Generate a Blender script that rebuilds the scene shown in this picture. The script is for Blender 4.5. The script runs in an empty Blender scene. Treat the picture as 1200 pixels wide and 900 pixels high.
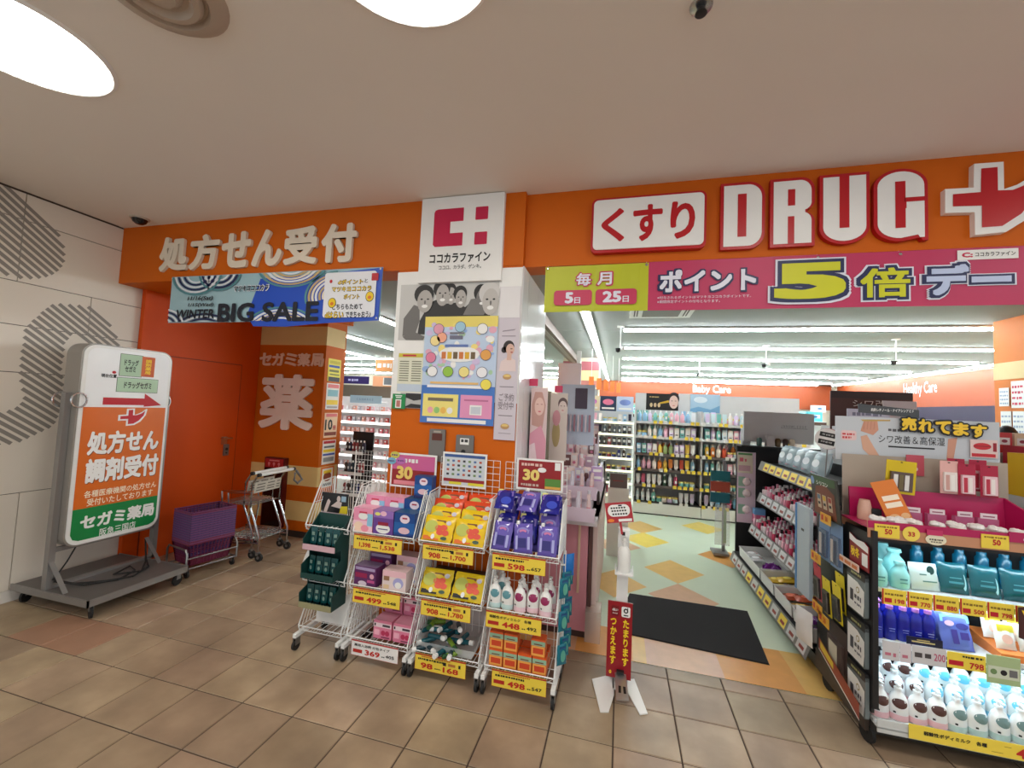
import bpy, math, random
from mathutils import Matrix, Vector
rnd = random.Random(7)
PI = math.pi
SC = bpy.context.scene
COL = SC.collection

# ------------------------------------------------------------------ camera
CAM_F, CAM_YAW, CAM_PITCH, CAM_ROLL = 487.4067, -0.258047, 0.0565505, 0.0446308
CAM_LOC = Vector((2.9913, -1.1765, 1.5338))
_f = Vector((math.sin(CAM_YAW)*math.cos(CAM_PITCH), math.cos(CAM_YAW)*math.cos(CAM_PITCH), math.sin(CAM_PITCH)))
_r0 = Vector((math.cos(CAM_YAW), -math.sin(CAM_YAW), 0)); _u0 = _r0.cross(_f)
_r = math.cos(CAM_ROLL)*_r0 + math.sin(CAM_ROLL)*_u0
_u = -math.sin(CAM_ROLL)*_r0 + math.cos(CAM_ROLL)*_u0
cam_data = bpy.data.cameras.new('camera'); cam = bpy.data.objects.new('camera', cam_data); COL.objects.link(cam)
cam_data.sensor_width = 36; cam_data.lens = CAM_F/1200*36; cam_data.clip_start = .02; cam_data.clip_end = 60
cam.matrix_world = Matrix(((_r.x, _u.x, -_f.x, CAM_LOC.x), (_r.y, _u.y, -_f.y, CAM_LOC.y), (_r.z, _u.z, -_f.z, CAM_LOC.z), (0, 0, 0, 1)))
SC.camera = cam
def P(px, py, **k):            # photo pixel -> point on a known plane (X=, Y= or Z=)
    d = _f*CAM_F + _r*(px-600) - _u*(py-450)
    a, v = next(iter(k.items())); i = 'XYZ'.index(a)
    return CAM_LOC + d*((v-CAM_LOC[i])/d[i])

# ------------------------------------------------------------------ world, exposure, corridor light
w = bpy.data.worlds.new('world'); SC.world = w; w.use_nodes = True
w.node_tree.nodes['Background'].inputs[0].default_value = (.86, .94, 1, 1)
w.node_tree.nodes['Background'].inputs[1].default_value = .42
SC.view_settings.view_transform = 'Standard'; SC.view_settings.look = 'None'
SC.view_settings.gamma = 1; SC.view_settings.use_curve_mapping = False
SC.view_settings.exposure = 1.15
DOWNLIGHT = 9.0      # emission of the corridor's round lights
TUBE = 24.0          # emission of the shop's fluorescent tubes

# ------------------------------------------------------------------ materials
def lin(c):
    return tuple(((v/255)/12.92 if v/255 <= .04045 else ((v/255+.055)/1.055)**2.4) for v in c)
MATS = {}
def mat(name, rgb=(200, 200, 200), rough=.5, metal=0., var=.06, scale=6., emit=0., bump=0., alpha=1., trans=0., spec=.5):
    if name in MATS: return MATS[name]
    m = bpy.data.materials.new(name); m.use_nodes = True; MATS[name] = m
    nt = m.node_tree; b = nt.nodes['Principled BSDF']; c = lin(rgb)
    b.inputs['Roughness'].default_value = rough; b.inputs['Metallic'].default_value = metal
    b.inputs['Specular IOR Level'].default_value = spec
    tc = nt.nodes.new('ShaderNodeTexCoord'); nz = nt.nodes.new('ShaderNodeTexNoise')
    nz.inputs['Scale'].default_value = scale; nz.inputs['Detail'].default_value = 4
    nt.links.new(tc.outputs['Object'], nz.inputs['Vector'])
    mx = nt.nodes.new('ShaderNodeMix'); mx.data_type = 'RGBA'
    mx.inputs[6].default_value = (*[v*(1-var) for v in c], 1); mx.inputs[7].default_value = (*[min(1, v*(1+var)) for v in c], 1)
    nt.links.new(nz.outputs['Fac'], mx.inputs[0]); nt.links.new(mx.outputs[2], b.inputs['Base Color'])
    if bump:
        bp = nt.nodes.new('ShaderNodeBump'); bp.inputs['Strength'].default_value = bump; bp.inputs['Distance'].default_value = .003
        nt.links.new(nz.outputs['Fac'], bp.inputs['Height']); nt.links.new(bp.outputs['Normal'], b.inputs['Normal'])
    if emit:
        b.inputs['Emission Color'].default_value = (*c, 1); b.inputs['Emission Strength'].default_value = emit
    if alpha < 1: b.inputs['Alpha'].default_value = alpha
    if trans: b.inputs['Transmission Weight'].default_value = trans
    return m
def palette_mat(name, cols, rough=.4):          # picks one colour of the palette for each object
    m = bpy.data.materials.new(name); m.use_nodes = True; MATS[name] = m
    nt = m.node_tree; b = nt.nodes['Principled BSDF']; b.inputs['Roughness'].default_value = rough
    oi = nt.nodes.new('ShaderNodeObjectInfo'); cr = nt.nodes.new('ShaderNodeValToRGB'); cr.color_ramp.interpolation = 'CONSTANT'
    e = cr.color_ramp.elements
    while len(e) < len(cols): e.new(1)
    for k, c in enumerate(cols): e[k].position = k/len(cols); e[k].color = (*lin(c), 1)
    nt.links.new(oi.outputs['Random'], cr.inputs[0]); nt.links.new(cr.outputs[0], b.inputs['Base Color'])
    return m
def C(r, g, b, rough=.5, **k):                  # a plain printed / painted colour
    return mat('paint_%d_%d_%d_%d' % (r, g, b, int(rough*100)), (r, g, b), rough, **k)
WHITE = C(238, 238, 236); BLACK = C(22, 22, 24); DGREY = C(60, 60, 62); RED = C(190, 20, 38); YEL = C(250, 214, 40)
CHROME = mat('chrome', (200, 200, 200), .22, 1.); STEEL = mat('satin_steel', (150, 150, 150), .4, .9)
WIRE = mat('white_wire', (236, 238, 236), .35); RUBBER = mat('black_rubber', (28, 28, 28), .7)
PLASTIC = mat('clear_plastic', (235, 240, 242), .12, alpha=.28)

# ------------------------------------------------------------------ mesh builder
_tc = {}
def glyphs(body, res, spacing):
    k = (body, res, spacing)
    if k in _tc: return _tc[k]
    t = bpy.data.curves.new('t', 'FONT'); t.body = body; t.align_x = 'CENTER'; t.resolution_u = res; t.space_line = spacing; t.size = 1
    o = bpy.data.objects.new('t', t); me = o.to_mesh()
    vs = [tuple(v.co) for v in me.vertices]; fs = [tuple(p.vertices) for p in me.polygons]
    o.to_mesh_clear(); bpy.data.objects.remove(o); bpy.data.curves.remove(t)
    _tc[k] = (vs, fs); return _tc[k]
class MB:
    def __init__(s, m=WHITE, w=None):
        s.v = []; s.f = []; s.mi = []; s.mats = []; s.T = None; s.use(m)
        if w is not None: s.T = (Matrix.Translation(w.location) @ w.rotation_euler.to_matrix().to_4x4()).inverted()
    def use(s, m):
        if m not in s.mats: s.mats.append(m)
        s.c = s.mats.index(m); return s
    def add(s, vs, fs, M=None):
        b = len(s.v)
        for p in vs:
            q = Vector(p)
            if M is not None: q = M @ q
            if s.T is not None: q = s.T @ q
            s.v.append(q)
        for f in fs: s.f.append([i+b for i in f]); s.mi.append(s.c)
        return s
    def box(s, x0, y0, z0, x1, y1, z1, M=None):
        return s.add([(x0,y0,z0),(x1,y0,z0),(x1,y1,z0),(x0,y1,z0),(x0,y0,z1),(x1,y0,z1),(x1,y1,z1),(x0,y1,z1)],
                     [(3,2,1,0),(4,5,6,7),(0,1,5,4),(1,2,6,5),(2,3,7,6),(3,0,4,7)], M)
    def hexa(s, b, t, M=None):                   # four bottom corners, four top corners
        return s.add(list(b)+list(t), [(3,2,1,0),(4,5,6,7),(0,1,5,4),(1,2,6,5),(2,3,7,6),(3,0,4,7)], M)
    def rbox(s, x0, y0, z0, x1, y1, z1, r=.02, n=4, M=None, ax='Y'):   # box with rounded outline, seen along an axis
        pts = []
        if ax == 'Y': a0, a1, b0, b1 = x0, x1, z0, z1
        elif ax == 'Z': a0, a1, b0, b1 = x0, x1, y0, y1
        else: a0, a1, b0, b1 = y0, y1, z0, z1
        for cx, cz, st in ((a1-r, b1-r, 0), (a0+r, b1-r, 1), (a0+r, b0+r, 2), (a1-r, b0+r, 3)):
            for k in range(n+1):
                t = PI/2*(st+k/n); pts.append((cx+r*math.cos(t), cz+r*math.sin(t)))
        L = len(pts)
        if ax == 'Y': vs = [(x, y0, z) for x, z in pts]+[(x, y1, z) for x, z in pts]
        elif ax == 'Z': vs = [(x, y, z0) for x, y in pts]+[(x, y, z1) for x, y in pts]
        else: vs = [(x0, y, z) for y, z in pts]+[(x1, y, z) for y, z in pts]
        return s.add(vs, [tuple(range(L))[::-1], tuple(range(L, 2*L))]+[(k, (k+1) % L, L+(k+1) % L, L+k) for k in range(L)], M)
    def prism(s, poly, y0, y1, M=None):          # outline in XZ, thickness along Y
        L = len(poly)
        return s.add([(x, y0, z) for x, z in poly]+[(x, y1, z) for x, z in poly],
                     [tuple(range(L)), tuple(range(2*L-1, L-1, -1))]+[((k+1) % L, k, L+k, L+(k+1) % L) for k in range(L)], M)
    def rect(s, x0, z0, x1, z1, y=0, M=None):
        return s.add([(x0,y,z0),(x1,y,z0),(x1,y,z1),(x0,y,z1)], [(0,1,2,3)], M)
    def flat(s, poly, y=0, M=None):
        return s.add([(x, y, z) for x, z in poly], [tuple(range(len(poly)))], M)
    def ell(s, cx, cz, rx, rz, y=0, n=20, a=0, M=None):
        return s.flat([(cx+rx*math.cos(t)*math.cos(a)-rz*math.sin(t)*math.sin(a), cz+rx*math.cos(t)*math.sin(a)+rz*math.sin(t)*math.cos(a)) for t in (2*PI*k/n for k in range(n))], y, M)
    def rrect(s, x0, z0, x1, z1, r, y=0, n=4, M=None):
        pts = []
        for cx, cz, st in ((x1-r, z1-r, 0), (x0+r, z1-r, 1), (x0+r, z0+r, 2), (x1-r, z0+r, 3)):
            for k in range(n+1):
                t = PI/2*(st+k/n); pts.append((cx+r*math.cos(t), cz+r*math.sin(t)))
        return s.flat(pts, y, M)
    def tube(s, pts, r, n=6, closed=False, M=None):
        pts = [Vector(p) for p in pts]; L = len(pts); vs = []; up = None
        for i, p in enumerate(pts):
            a = pts[i-1] if (i or closed) else p; b = pts[(i+1) % L] if (i < L-1 or closed) else p
            d = (b-a).normalized()
            if up is None: up = Vector((0, 0, 1)) if abs(d.z) < .9 else Vector((1, 0, 0))
            e1 = d.cross(up); e1 = e1.normalized() if e1.length > 1e-6 else d.orthogonal().normalized()
            e2 = d.cross(e1)
            if i == 0: up0 = e2
            up = -e2 if False else up
            for k in range(n):
                t = 2*PI*k/n; vs.append(p+r*(math.cos(t)*e1+math.sin(t)*e2))
        fs = []
        for i in range(L if closed else L-1):
            j = (i+1) % L
            for k in range(n): fs.append((i*n+k, i*n+(k+1) % n, j*n+(k+1) % n, j*n+k))
        if not closed: fs += [tuple(range(n))[::-1], tuple(range((L-1)*n, L*n))]
        return s.add(vs, fs, M)
    def lathe(s, prof, n=12, at=(0, 0, 0), sx=1., sy=1., M=None):
        vs = []; L = len(prof)
        for r, z in prof:
            for k in range(n):
                t = 2*PI*(k+.5)/n; vs.append((at[0]+r*sx*math.cos(t), at[1]+r*sy*math.sin(t), at[2]+z))
        fs = [(i*n+k, i*n+(k+1) % n, (i+1)*n+(k+1) % n, (i+1)*n+k) for i in range(L-1) for k in range(n)]
        fs += [tuple(range(n))[::-1], tuple(range((L-1)*n, L*n))]
        return s.add(vs, fs, M)
    def cyl(s, c, r, axis, L, n=12, M=None):     # centred cylinder along X, Y or Z
        a = {'X': Vector((1,0,0)), 'Y': Vector((0,1,0)), 'Z': Vector((0,0,1))}[axis]
        c = Vector(c); return s.tube([c-a*L/2, c+a*L/2], r, n, M=M)
    def pillow(s, w, h, d, n=6, M=None, seal=.06):     # sealed film pouch standing in XZ, centred in X and Y, base z=0
        vs = []; fs = []
        for side in (-1, 1):
            for i in range(n+1):
                for j in range(n+1):
                    u = 2*i/n-1; v = 2*j/n-1
                    t = max(0, (1-abs(u)**3)*(1-abs(v)**4))**.6
                    wr = 1-.03*math.sin(7*v+i)*abs(u)
                    vs.append((u*w/2*wr, side*(-d/2*t), (v+1)/2*h))
        N = (n+1)**2
        for i in range(n):
            for j in range(n):
                a = i*(n+1)+j; q = (a, a+n+1, a+n+2, a+1)
                fs.append(q[::-1]); fs.append(tuple(x+N for x in q))
        return s.add(vs, fs, M)
    def text(s, body, x0, z0, x1, z1, y=0, bold=0., ext=0., res=2, spacing=1., slant=0., keep=False, nd=8, M=None, sq=None):
        vs, fs = glyphs(body, res, spacing)
        if not vs: return s
        wx, wy = sq if sq else (bold, bold)
        ax = min(v[0] for v in vs)-wx; bx = max(v[0] for v in vs)+wx; ay = min(v[1] for v in vs)-wy; by = max(v[1] for v in vs)+wy
        kx = (x1-x0)/(bx-ax); kz = (z1-z0)/(by-ay)
        if keep: kx = kz = min(kx, kz)
        ox = (x0+x1)/2-kx*(ax+bx)/2; oz = (z0+z1)/2-kz*(ay+by)/2
        offs = [(0, 0)] if not bold else [(bold*math.cos(2*PI*k/nd), bold*math.sin(2*PI*k/nd)) for k in range(nd)]+[(0, 0)]
        if sq: offs = [(wx*(i/3), wy*(j/2)) for i in range(-3, 4) for j in range(-2, 3)]     # heavy squared capitals
        eps = .00003
        for q, (dx, dy) in enumerate(offs):
            f = [(ox+kx*(v[0]+dx)+slant*(v[1]*kz), y-ext-q*eps, oz+kz*(v[1]+dy)) for v in vs]
            s.add(f, fs, M)
            if ext:
                # side walls from the boundary edges
                ec = {}
                for fc in fs:
                    for a, b in zip(fc, fc[1:]+fc[:1]): ec[(a, b)] = 1
                bd = [(a, b) for (a, b) in ec if (b, a) not in ec]
                n = len(vs)
                s.add(f+[(p[0], y, p[2]) for p in f], [(b, a, a+n, b+n) for a, b in bd], M)
        return s
    def mesh(s, name, smooth=False):
        me = bpy.data.meshes.new(name); me.from_pydata([tuple(v) for v in s.v], [], s.f)
        for m in s.mats: me.materials.append(m)
        me.polygons.foreach_set('material_index', s.mi)
        if smooth:
            me.polygons.foreach_set('use_smooth', [True]*len(s.f)); me.set_sharp_from_angle(angle=.7)
        me.update(); return me
    def build(s, name, parent=None, smooth=False, label=None):
        o = bpy.data.objects.new(name, s.mesh(name, smooth)); COL.objects.link(o)
        if parent is not None: o.parent = parent
        if label: o['label'] = label
        return o
def thing(name, label, cat, loc=(0, 0, 0), rz=0, group=None):
    o = bpy.data.objects.new(name, None); COL.objects.link(o); o.empty_display_size = .05
    o.location = loc; o.rotation_euler = (0, 0, rz); o['label'] = label; o['category'] = cat
    if group: o['group'] = group
    return o
def tag(o, label, cat, group=None):
    o['label'] = label; o['category'] = cat
    if group: o['group'] = group
    return o
def struct(o, label=None):
    o['kind'] = 'structure'
    if label: o['label'] = label
    return o
def put(name, parts, label, cat, loc, rot=(0, 0, 0), group=None, scale=1.):
    """a copy of a product: parts = mesh or list of (part name, mesh)"""
    if not isinstance(parts, list):
        o = bpy.data.objects.new(name, parts)
    else: o = bpy.data.objects.new(name, None); o.empty_display_size = .02
    COL.objects.link(o); o.location = loc; o.rotation_euler = rot if isinstance(rot, tuple) else (0, 0, rot); o.scale = (scale,)*3 if not isinstance(scale, tuple) else scale
    tag(o, label, cat, group)
    if isinstance(parts, list):
        for pn, me in parts:
            c = bpy.data.objects.new(pn, me); COL.objects.link(c); c.parent = o
    return o
_ones = ('', 'first', 'second', 'third', 'fourth', 'fifth', 'sixth', 'seventh', 'eighth', 'ninth', 'tenth', 'eleventh', 'twelfth', 'thirteenth', 'fourteenth', 'fifteenth', 'sixteenth', 'seventeenth', 'eighteenth', 'nineteenth')
_tens = {2: ('twentieth', 'twenty'), 3: ('thirtieth', 'thirty'), 4: ('fortieth', 'forty')}
def nth(n): return _ones[n] if n < 20 else (_tens[n//10][0] if n % 10 == 0 else _tens[n//10][1]+'-'+_ones[n % 10])
def rotm(axis, a): return Matrix.Rotation(a, 4, axis)
def tr(x, y, z): return Matrix.Translation((x, y, z))
# ================================================================== the setting
ZC, ZS, ZSHOP = 2.92, 2.44, 2.70        # corridor ceiling, fascia soffit, shop ceiling
XL = -1.175                             # left corridor wall
YF, YR, YT = 1.34, 1.385, 1.612         # left fascia front, right fascia front, edge of the corridor tiles
ORANGE = mat('orange_paint', (205, 98, 6), .55, var=.05, scale=2, spec=.25)
DOOR_OR = mat('orange_door_paint', (214, 78, 4), .5, var=.05, scale=2, spec=.25)
CREAM = mat('cream_panel', (226, 218, 205), .5, var=.03, scale=1.5)
CEIL = mat('ceiling_paint', (232, 226, 218), .8, var=.03, scale=1.2, bump=.05)
GROUT = mat('dark_grout', (74, 60, 50), .85)

def tile_material():
    m = bpy.data.materials.new('terracotta_tile'); m.use_nodes = True; nt = m.node_tree; b = nt.nodes['Principled BSDF']
    tc = nt.nodes.new('ShaderNodeTexCoord'); geo = nt.nodes.new('ShaderNodeNewGeometry')
    oi = nt.nodes.new('ShaderNodeObjectInfo')
    n1 = nt.nodes.new('ShaderNodeTexNoise'); n1.inputs['Scale'].default_value = 4; n1.inputs['Detail'].default_value = 6
    n2 = nt.nodes.new('ShaderNodeTexNoise'); n2.inputs['Scale'].default_value = 28; n2.inputs['Detail'].default_value = 5
    nt.links.new(geo.outputs['Position'], n1.inputs['Vector']); nt.links.new(geo.outputs['Position'], n2.inputs['Vector'])
    cr = nt.nodes.new('ShaderNodeValToRGB'); e = cr.color_ramp.elements
    e[0].position = .25; e[0].color = (*lin((138, 117, 94)), 1); e[1].position = .75; e[1].color = (*lin((182, 158, 128)), 1)
    k = e.new(.5); k.color = (*lin((160, 137, 110)), 1)
    nt.links.new(n1.outputs['Fac'], cr.inputs[0])
    hs = nt.nodes.new('ShaderNodeHueSaturation'); hs.inputs['Saturation'].default_value = .95
    mr = nt.nodes.new('ShaderNodeMapRange'); mr.inputs[3].default_value = .84; mr.inputs[4].default_value = 1.12
    nt.links.new(oi.outputs['Random'], mr.inputs[0]); nt.links.new(mr.outputs[0], hs.inputs['Value'])
    mh = nt.nodes.new('ShaderNodeMapRange'); mh.inputs[3].default_value = .49; mh.inputs[4].default_value = .508
    ml = nt.nodes.new('ShaderNodeMath'); ml.operation = 'FRACT'; m2 = nt.nodes.new('ShaderNodeMath'); m2.operation = 'MULTIPLY'; m2.inputs[1].default_value = 7.3
    nt.links.new(oi.outputs['Random'], m2.inputs[0]); nt.links.new(m2.outputs[0], ml.inputs[0]); nt.links.new(ml.outputs[0], mh.inputs[0]); nt.links.new(mh.outputs[0], hs.inputs['Hue'])
    nt.links.new(cr.outputs[0], hs.inputs['Color'])
    mx = nt.nodes.new('ShaderNodeMix'); mx.data_type = 'RGBA'; mx.blend_type = 'MULTIPLY'; mx.inputs[0].default_value = .25
    nt.links.new(hs.outputs[0], mx.inputs[6]); nt.links.new(n2.outputs['Color'], mx.inputs[7]); nt.links.new(hs.outputs[0], b.inputs['Base Color'])
    b.inputs['Roughness'].default_value = .42
    bp = nt.nodes.new('ShaderNodeBump'); bp.inputs['Strength'].default_value = .12; bp.inputs['Distance'].default_value = .002
    nt.links.new(n2.outputs['Fac'], bp.inputs['Height']); nt.links.new(bp.outputs['Normal'], b.inputs['Normal'])
    return m
TILE = tile_material(); TILE_RED = mat('reddish_worn_tile', (162, 124, 100), .45, var=.14, scale=9)

# ---- corridor floor
mb = MB(GROUT)
mb.box(XL, -.6, -.05, 5.4, YT, -.004).box(XL, YT, -.05, 1.5, 2.78, -.004)
fm = mat('far_floor_tile', (160, 134, 106), .45, var=.12, scale=3); nt = fm.node_tree
bk = nt.nodes.new('ShaderNodeTexBrick'); bk.offset = 0; bk.inputs['Scale'].default_value = 1; bk.inputs['Brick Width'].default_value = .3; bk.inputs['Row Height'].default_value = .3; bk.inputs['Mortar Size'].default_value = .0032; bk.inputs['Mortar'].default_value = (*lin((74, 60, 50)), 1)
nt.links.new(nt.nodes['Texture Coordinate'].outputs['Object'], bk.inputs['Vector'])
for k in ('Color1', 'Color2'): nt.links.new(nt.nodes['Mix'].outputs[2], bk.inputs[k])
nt.links.new(bk.outputs['Color'], nt.nodes['Principled BSDF'].inputs['Base Color'])
mb.use(fm).box(XL, -5.5, -.05, 8, -.6, 0).box(5.4, -.6, -.05, 8, YT, 0)
floor = struct(mb.build('floor'))
def tile(x0, y0, x1, y1, me=None, m=TILE):
    g = .0032; b = .0025
    mb = MB(m); mb.hexa([(x0+g, y0+g, -.004), (x1-g, y0+g, -.004), (x1-g, y1-g, -.004), (x0+g, y1-g, -.004)], [(x0+g+b, y0+g+b, .0), (x1-g-b, y0+g+b, .0), (x1-g-b, y1-g-b, .0), (x0+g+b, y1-g-b, .0)])
    return mb
full = tile(0, 0, .3, .3).mesh('floor_tile')
for i in range(-4, 18):
    for j in range(-2, 10):
        x0, x1, y0, y1 = i*.3, i*.3+.3, j*.3, j*.3+.3
        ymax = 2.78 if i < 5 else YT
        X0 = max(x0, XL); Y1 = min(y1, ymax)
        if Y1-y0 < .02: continue
        if X0 == x0 and Y1 == y1 and not (i in (-1, -2) and j == 2):
            o = bpy.data.objects.new('floor_tile', full); COL.objects.link(o); o.parent = floor; o.location = (x0, y0, 0)
        else:
            tile(X0, y0, x1, Y1, m=TILE_RED if (i in (-1, -2) and j == 2) else TILE).build('floor_tile', floor)

# ---- shop floor with diamonds and a border of coloured blocks
VINYL = mat('pale_green_vinyl', (208, 223, 200), .3, var=.04, scale=5)
mb = MB(VINYL); mb.box(-9, 2.78, -.05, 10, 14.7, 0).box(1.5, YT, -.05, 10, 2.78, 0)
sf = struct(mb.build('floor_shop'))
DY = mat('yellow_vinyl', (232, 208, 96), .3, var=.12, scale=14); DO = mat('amber_vinyl', (226, 186, 110), .3, var=.12, scale=14)
DP = mat('pink_beige_vinyl', (214, 172, 138), .3, var=.12, scale=14); DA = mat('orange_vinyl', (222, 160, 84), .3, var=.14, scale=12)
def diamond(cx, cy, m, hx=.28, hy=.315):
    MB(m).add([(cx-hx, cy, .0006), (cx, cy-hy, .0006), (cx+hx, cy, .0006), (cx, cy+hy, .0006)], [(0, 1, 2, 3)]).build('floor_diamond', sf)
for cx, cy, m in ((3.54, 3.30, DO), (3.54, 2.67, DP), (3.32, 4.25, DY), (3.30, 4.83, DO), (4.13, 5.15, DY), (4.14, 3.93, DA), (2.98, 2.80, DO), (2.98, 3.9, DP), (3.7, 5.9, DA), (2.4, 3.3, DY), (5.6, 3.3, DO), (6.2, 5.1, DY)):
    diamond(cx, cy, m)
xs = [1.5, 2.0, 2.45, 2.75, 3.11, 3.19, 3.63, 4.05, 4.5, 5.0, 5.6, 6.2]; cs = [DA, DO, DP, DA, DO, DP, DA, DO, DA, DP, DA]
for k in range(len(xs)-1):
    y1 = 1.98 if k not in (6, 7) else 2.06
    MB(cs[k]).box(xs[k], YT, -.002, xs[k+1], y1, .0008).build('border_block', sf)

# ---- ceilings
mb = MB(CEIL).box(XL-.1, -5.5, ZC, 8, 1.5, ZC+.06); struct(mb.build('ceiling'))
SHOPCEIL = mat('shop_ceiling_board', (150, 153, 151), .8, var=.02)
mb = MB(SHOPCEIL).box(-9, 1.5, ZSHOP, 10, 14.8, ZSHOP+.06)
shopceil = struct(mb.build('ceiling_shop'))
mb = MB(C(150, 150, 146))
for y in (3.1, 4.9, 6.7, 8.5, 10.3, 12.1): mb.box(1.8, y, ZSHOP-.002, 9.7, y+.006, ZSHOP)
mb.build('ceiling_joint', shopceil)

# ---- left wall of cream panels with a printed striped letter
wl = struct(MB(mat('panel_gap', (62, 54, 48), .8)).box(XL-.14, -1.6, 0, XL-.012, 1.53, ZC).build('wall_left'))
rows = [(.08, .765, [-.6, .87]), (.765, 1.628, [-1.0, .3]), (1.628, 1.963, [-.6, .4]), (1.963, 2.271, [-.3, 1.168]), (2.271, 2.718, [-.8, .737]), (2.718, 2.92, [-.8, .737])]
for z0, z1, js in rows:
    ys = [-1.6]+js+[1.53]
    for a, b in zip(ys[:-1], ys[1:]):
        MB(CREAM).box(XL-.012, a+.0026, z0+.0026, XL, b-.0026, z1-.0026).build('wall_panel', wl)
struct(MB(C(222, 218, 212)).box(XL-.012, -1.6, 0, XL+.008, 1.5, .08).build('baseboard_left'))
struct(MB(mat('dark_shadow_gap', (70, 58, 48), .8)).box(XL-.01, -1.6, ZC-.012, XL+.004, 1.34, ZC).build('trim_1'))
def striped(line, r, name):
    mb = MB(C(142, 136, 129, .6)); d = Vector((.8, -.6)); n = Vector((.6, .8)); per = .041; wd = .0245
    L = [Vector(p) for p in line]
    def inside(p):
        for a, b in zip(L[:-1], L[1:]):
            ab = b-a; t = max(0, min(1, (p-a).dot(ab)/ab.dot(ab)))
            if (p-a-ab*t).length < r: return True
        return False
    o = L[0]
    for k in range(-60, 61):
        base = o+n*(k*per); start = None; st = .008
        for q in range(-260, 261):
            p = base+d*(q*st); ins = inside(p)
            if ins and start is None: start = q*st
            if not ins and start is not None:
                a = base+d*start; b = base+d*(q*st); h = n*wd/2; start = None
                mb.add([(XL+.0012, v.x, v.y) for v in (a-h, b-h, b+h, a+h)], [(0, 1, 2, 3)])
    return mb.build(name, wl)
striped([(.30, 2.90), (.73, 2.545)], .245, 'striped_print')
striped([(1.32, 1.55), (1.30, 1.80), (1.25, 1.97), (1.13, 2.08), (1.0, 2.06), (.915, 1.92), (.91, 1.65), (.95, 1.45), (.92, 1.32), (.78, 1.235), (.55, 1.22), (.2, 1.3)], .115, 'striped_print')

# ---- orange fascia, soffit, alcove with the orange door, pharmacy wall
fl = struct(MB(ORANGE).box(XL-.1, YF, ZS, 2.365, 1.55, ZC).build('wall_fascia_left'))
fr = struct(MB(ORANGE).box(2.365, YR, ZS, 8, 1.55, ZC).build('wall_fascia_right'))
struct(MB(ORANGE).box(XL-.1, 1.55, ZS, -.2, 3.2, ZS+.3).build('ceiling_alcove'))
XD = -1.135
dw = struct(MB(DOOR_OR).box(XD-.14, 1.535, 0, XD, 2.775, ZS-.001).build('wall_door'))
struct(MB(DOOR_OR).box(XD-.03, 1.522, 0, XD+.012, 1.60, ZS-.002).build('trim_2'))
LINE = mat('door_gap', (120, 40, 8), .7)
door = struct(MB(DOOR_OR).box(XD, 1.66, .01, XD+.006, 2.545, 1.868).build('door_1'))
MB(LINE).box(XD-.001, 1.652, 1.868, XD+.003, 2.553, 1.876).box(XD-.001, 2.545, 0, XD+.003, 2.553, 1.868).box(XD-.001, 1.652, 0, XD+.003, 1.66, 1.868).build('door_gap', door)
mb = MB(CHROME).box(XD+.006, 2.36, 1.06, XD+.05, 2.47, 1.075).box(XD+.006, 2.37, 1.0, XD+.01, 2.44, 1.085); mb.build('door_handle', door)
mb = MB(STEEL).box(XD+.006, 2.40, .88, XD+.018, 2.46, 1.0); mb.use(BLACK).cyl((XD+.02, 2.43, .95), .014, 'X', .01).cyl((XD+.02, 2.43, .91), .008, 'X', .01); mb.build('door_lock', door)
wm = struct(MB(ORANGE).box(XD-.05, 2.78, 0, -.225, 3.12, ZS).build('wall_pharmacy'))
STRIPE = mat('cream_stripe', (226, 196, 130), .5)
for z0, z1 in ((2.14, 2.351), (.56, .775), (.175, .388)):
    MB(STRIPE).box(XD+.001, 2.777, z0, -.2235, 3.10, z1).build('cream_stripe', wm)
struct(MB(C(48, 40, 36)).box(XD, 2.765, 0, -.22, 2.78, .065).build('baseboard_pharmacy'))
struct(MB(mat('back_wall', (215, 205, 190), .7)).box(-9, 14.6, 0, 10, 14.75, ZSHOP).build('wall_back'))
wr = struct(MB(mat('right_wall', (214, 204, 188), .7)).box(9.75, 4.5, 0, 9.9, 14.6, ZSHOP).build('wall_right'))
struct(MB(mat('side_wall', (216, 210, 200), .7)).box(-9.1, 2.8, 0, -9, 14.6, ZSHOP).build('wall_far_left'))
wn = struct(MB(mat('service_wall', (214, 120, 50), .7)).box(6.9, 1.55, 0, 9.9, 4.5, ZSHOP).build('wall_service'))
MB(mat('cream_wall_band', (224, 200, 150), .7)).box(6.894, 1.6, 2.06, 6.9, 4.5, 2.24).build('cream_band', wn)
MB(MATS['cream_wall_band']).box(6.894, 1.6, .9, 6.9, 4.5, 1.25).build('cream_band', wn)

# ---- the column between the two openings
COLW = mat('white_column_film', (226, 226, 224), .35, var=.04, scale=3)
cl = struct(MB(ORANGE).box(1.49, YF+.004, 0, 2.363, 2.16, ZS).build('wall_column'))
GLOSS = mat('glossy_white_panel', (232, 234, 236), .12, var=.12, scale=2)
for a, b in ((YF+.01, 1.50), (1.505, 1.83), (1.835, 2.155)):
    MB(GLOSS).box(2.363, a, 1.0, 2.371, b, ZS-.004).build('side_panel', cl)
MB(WHITE).box(1.484, YF-.004, 1.56, 2.366, YF+.004, 2.425).build('film_sheet', cl)
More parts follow.
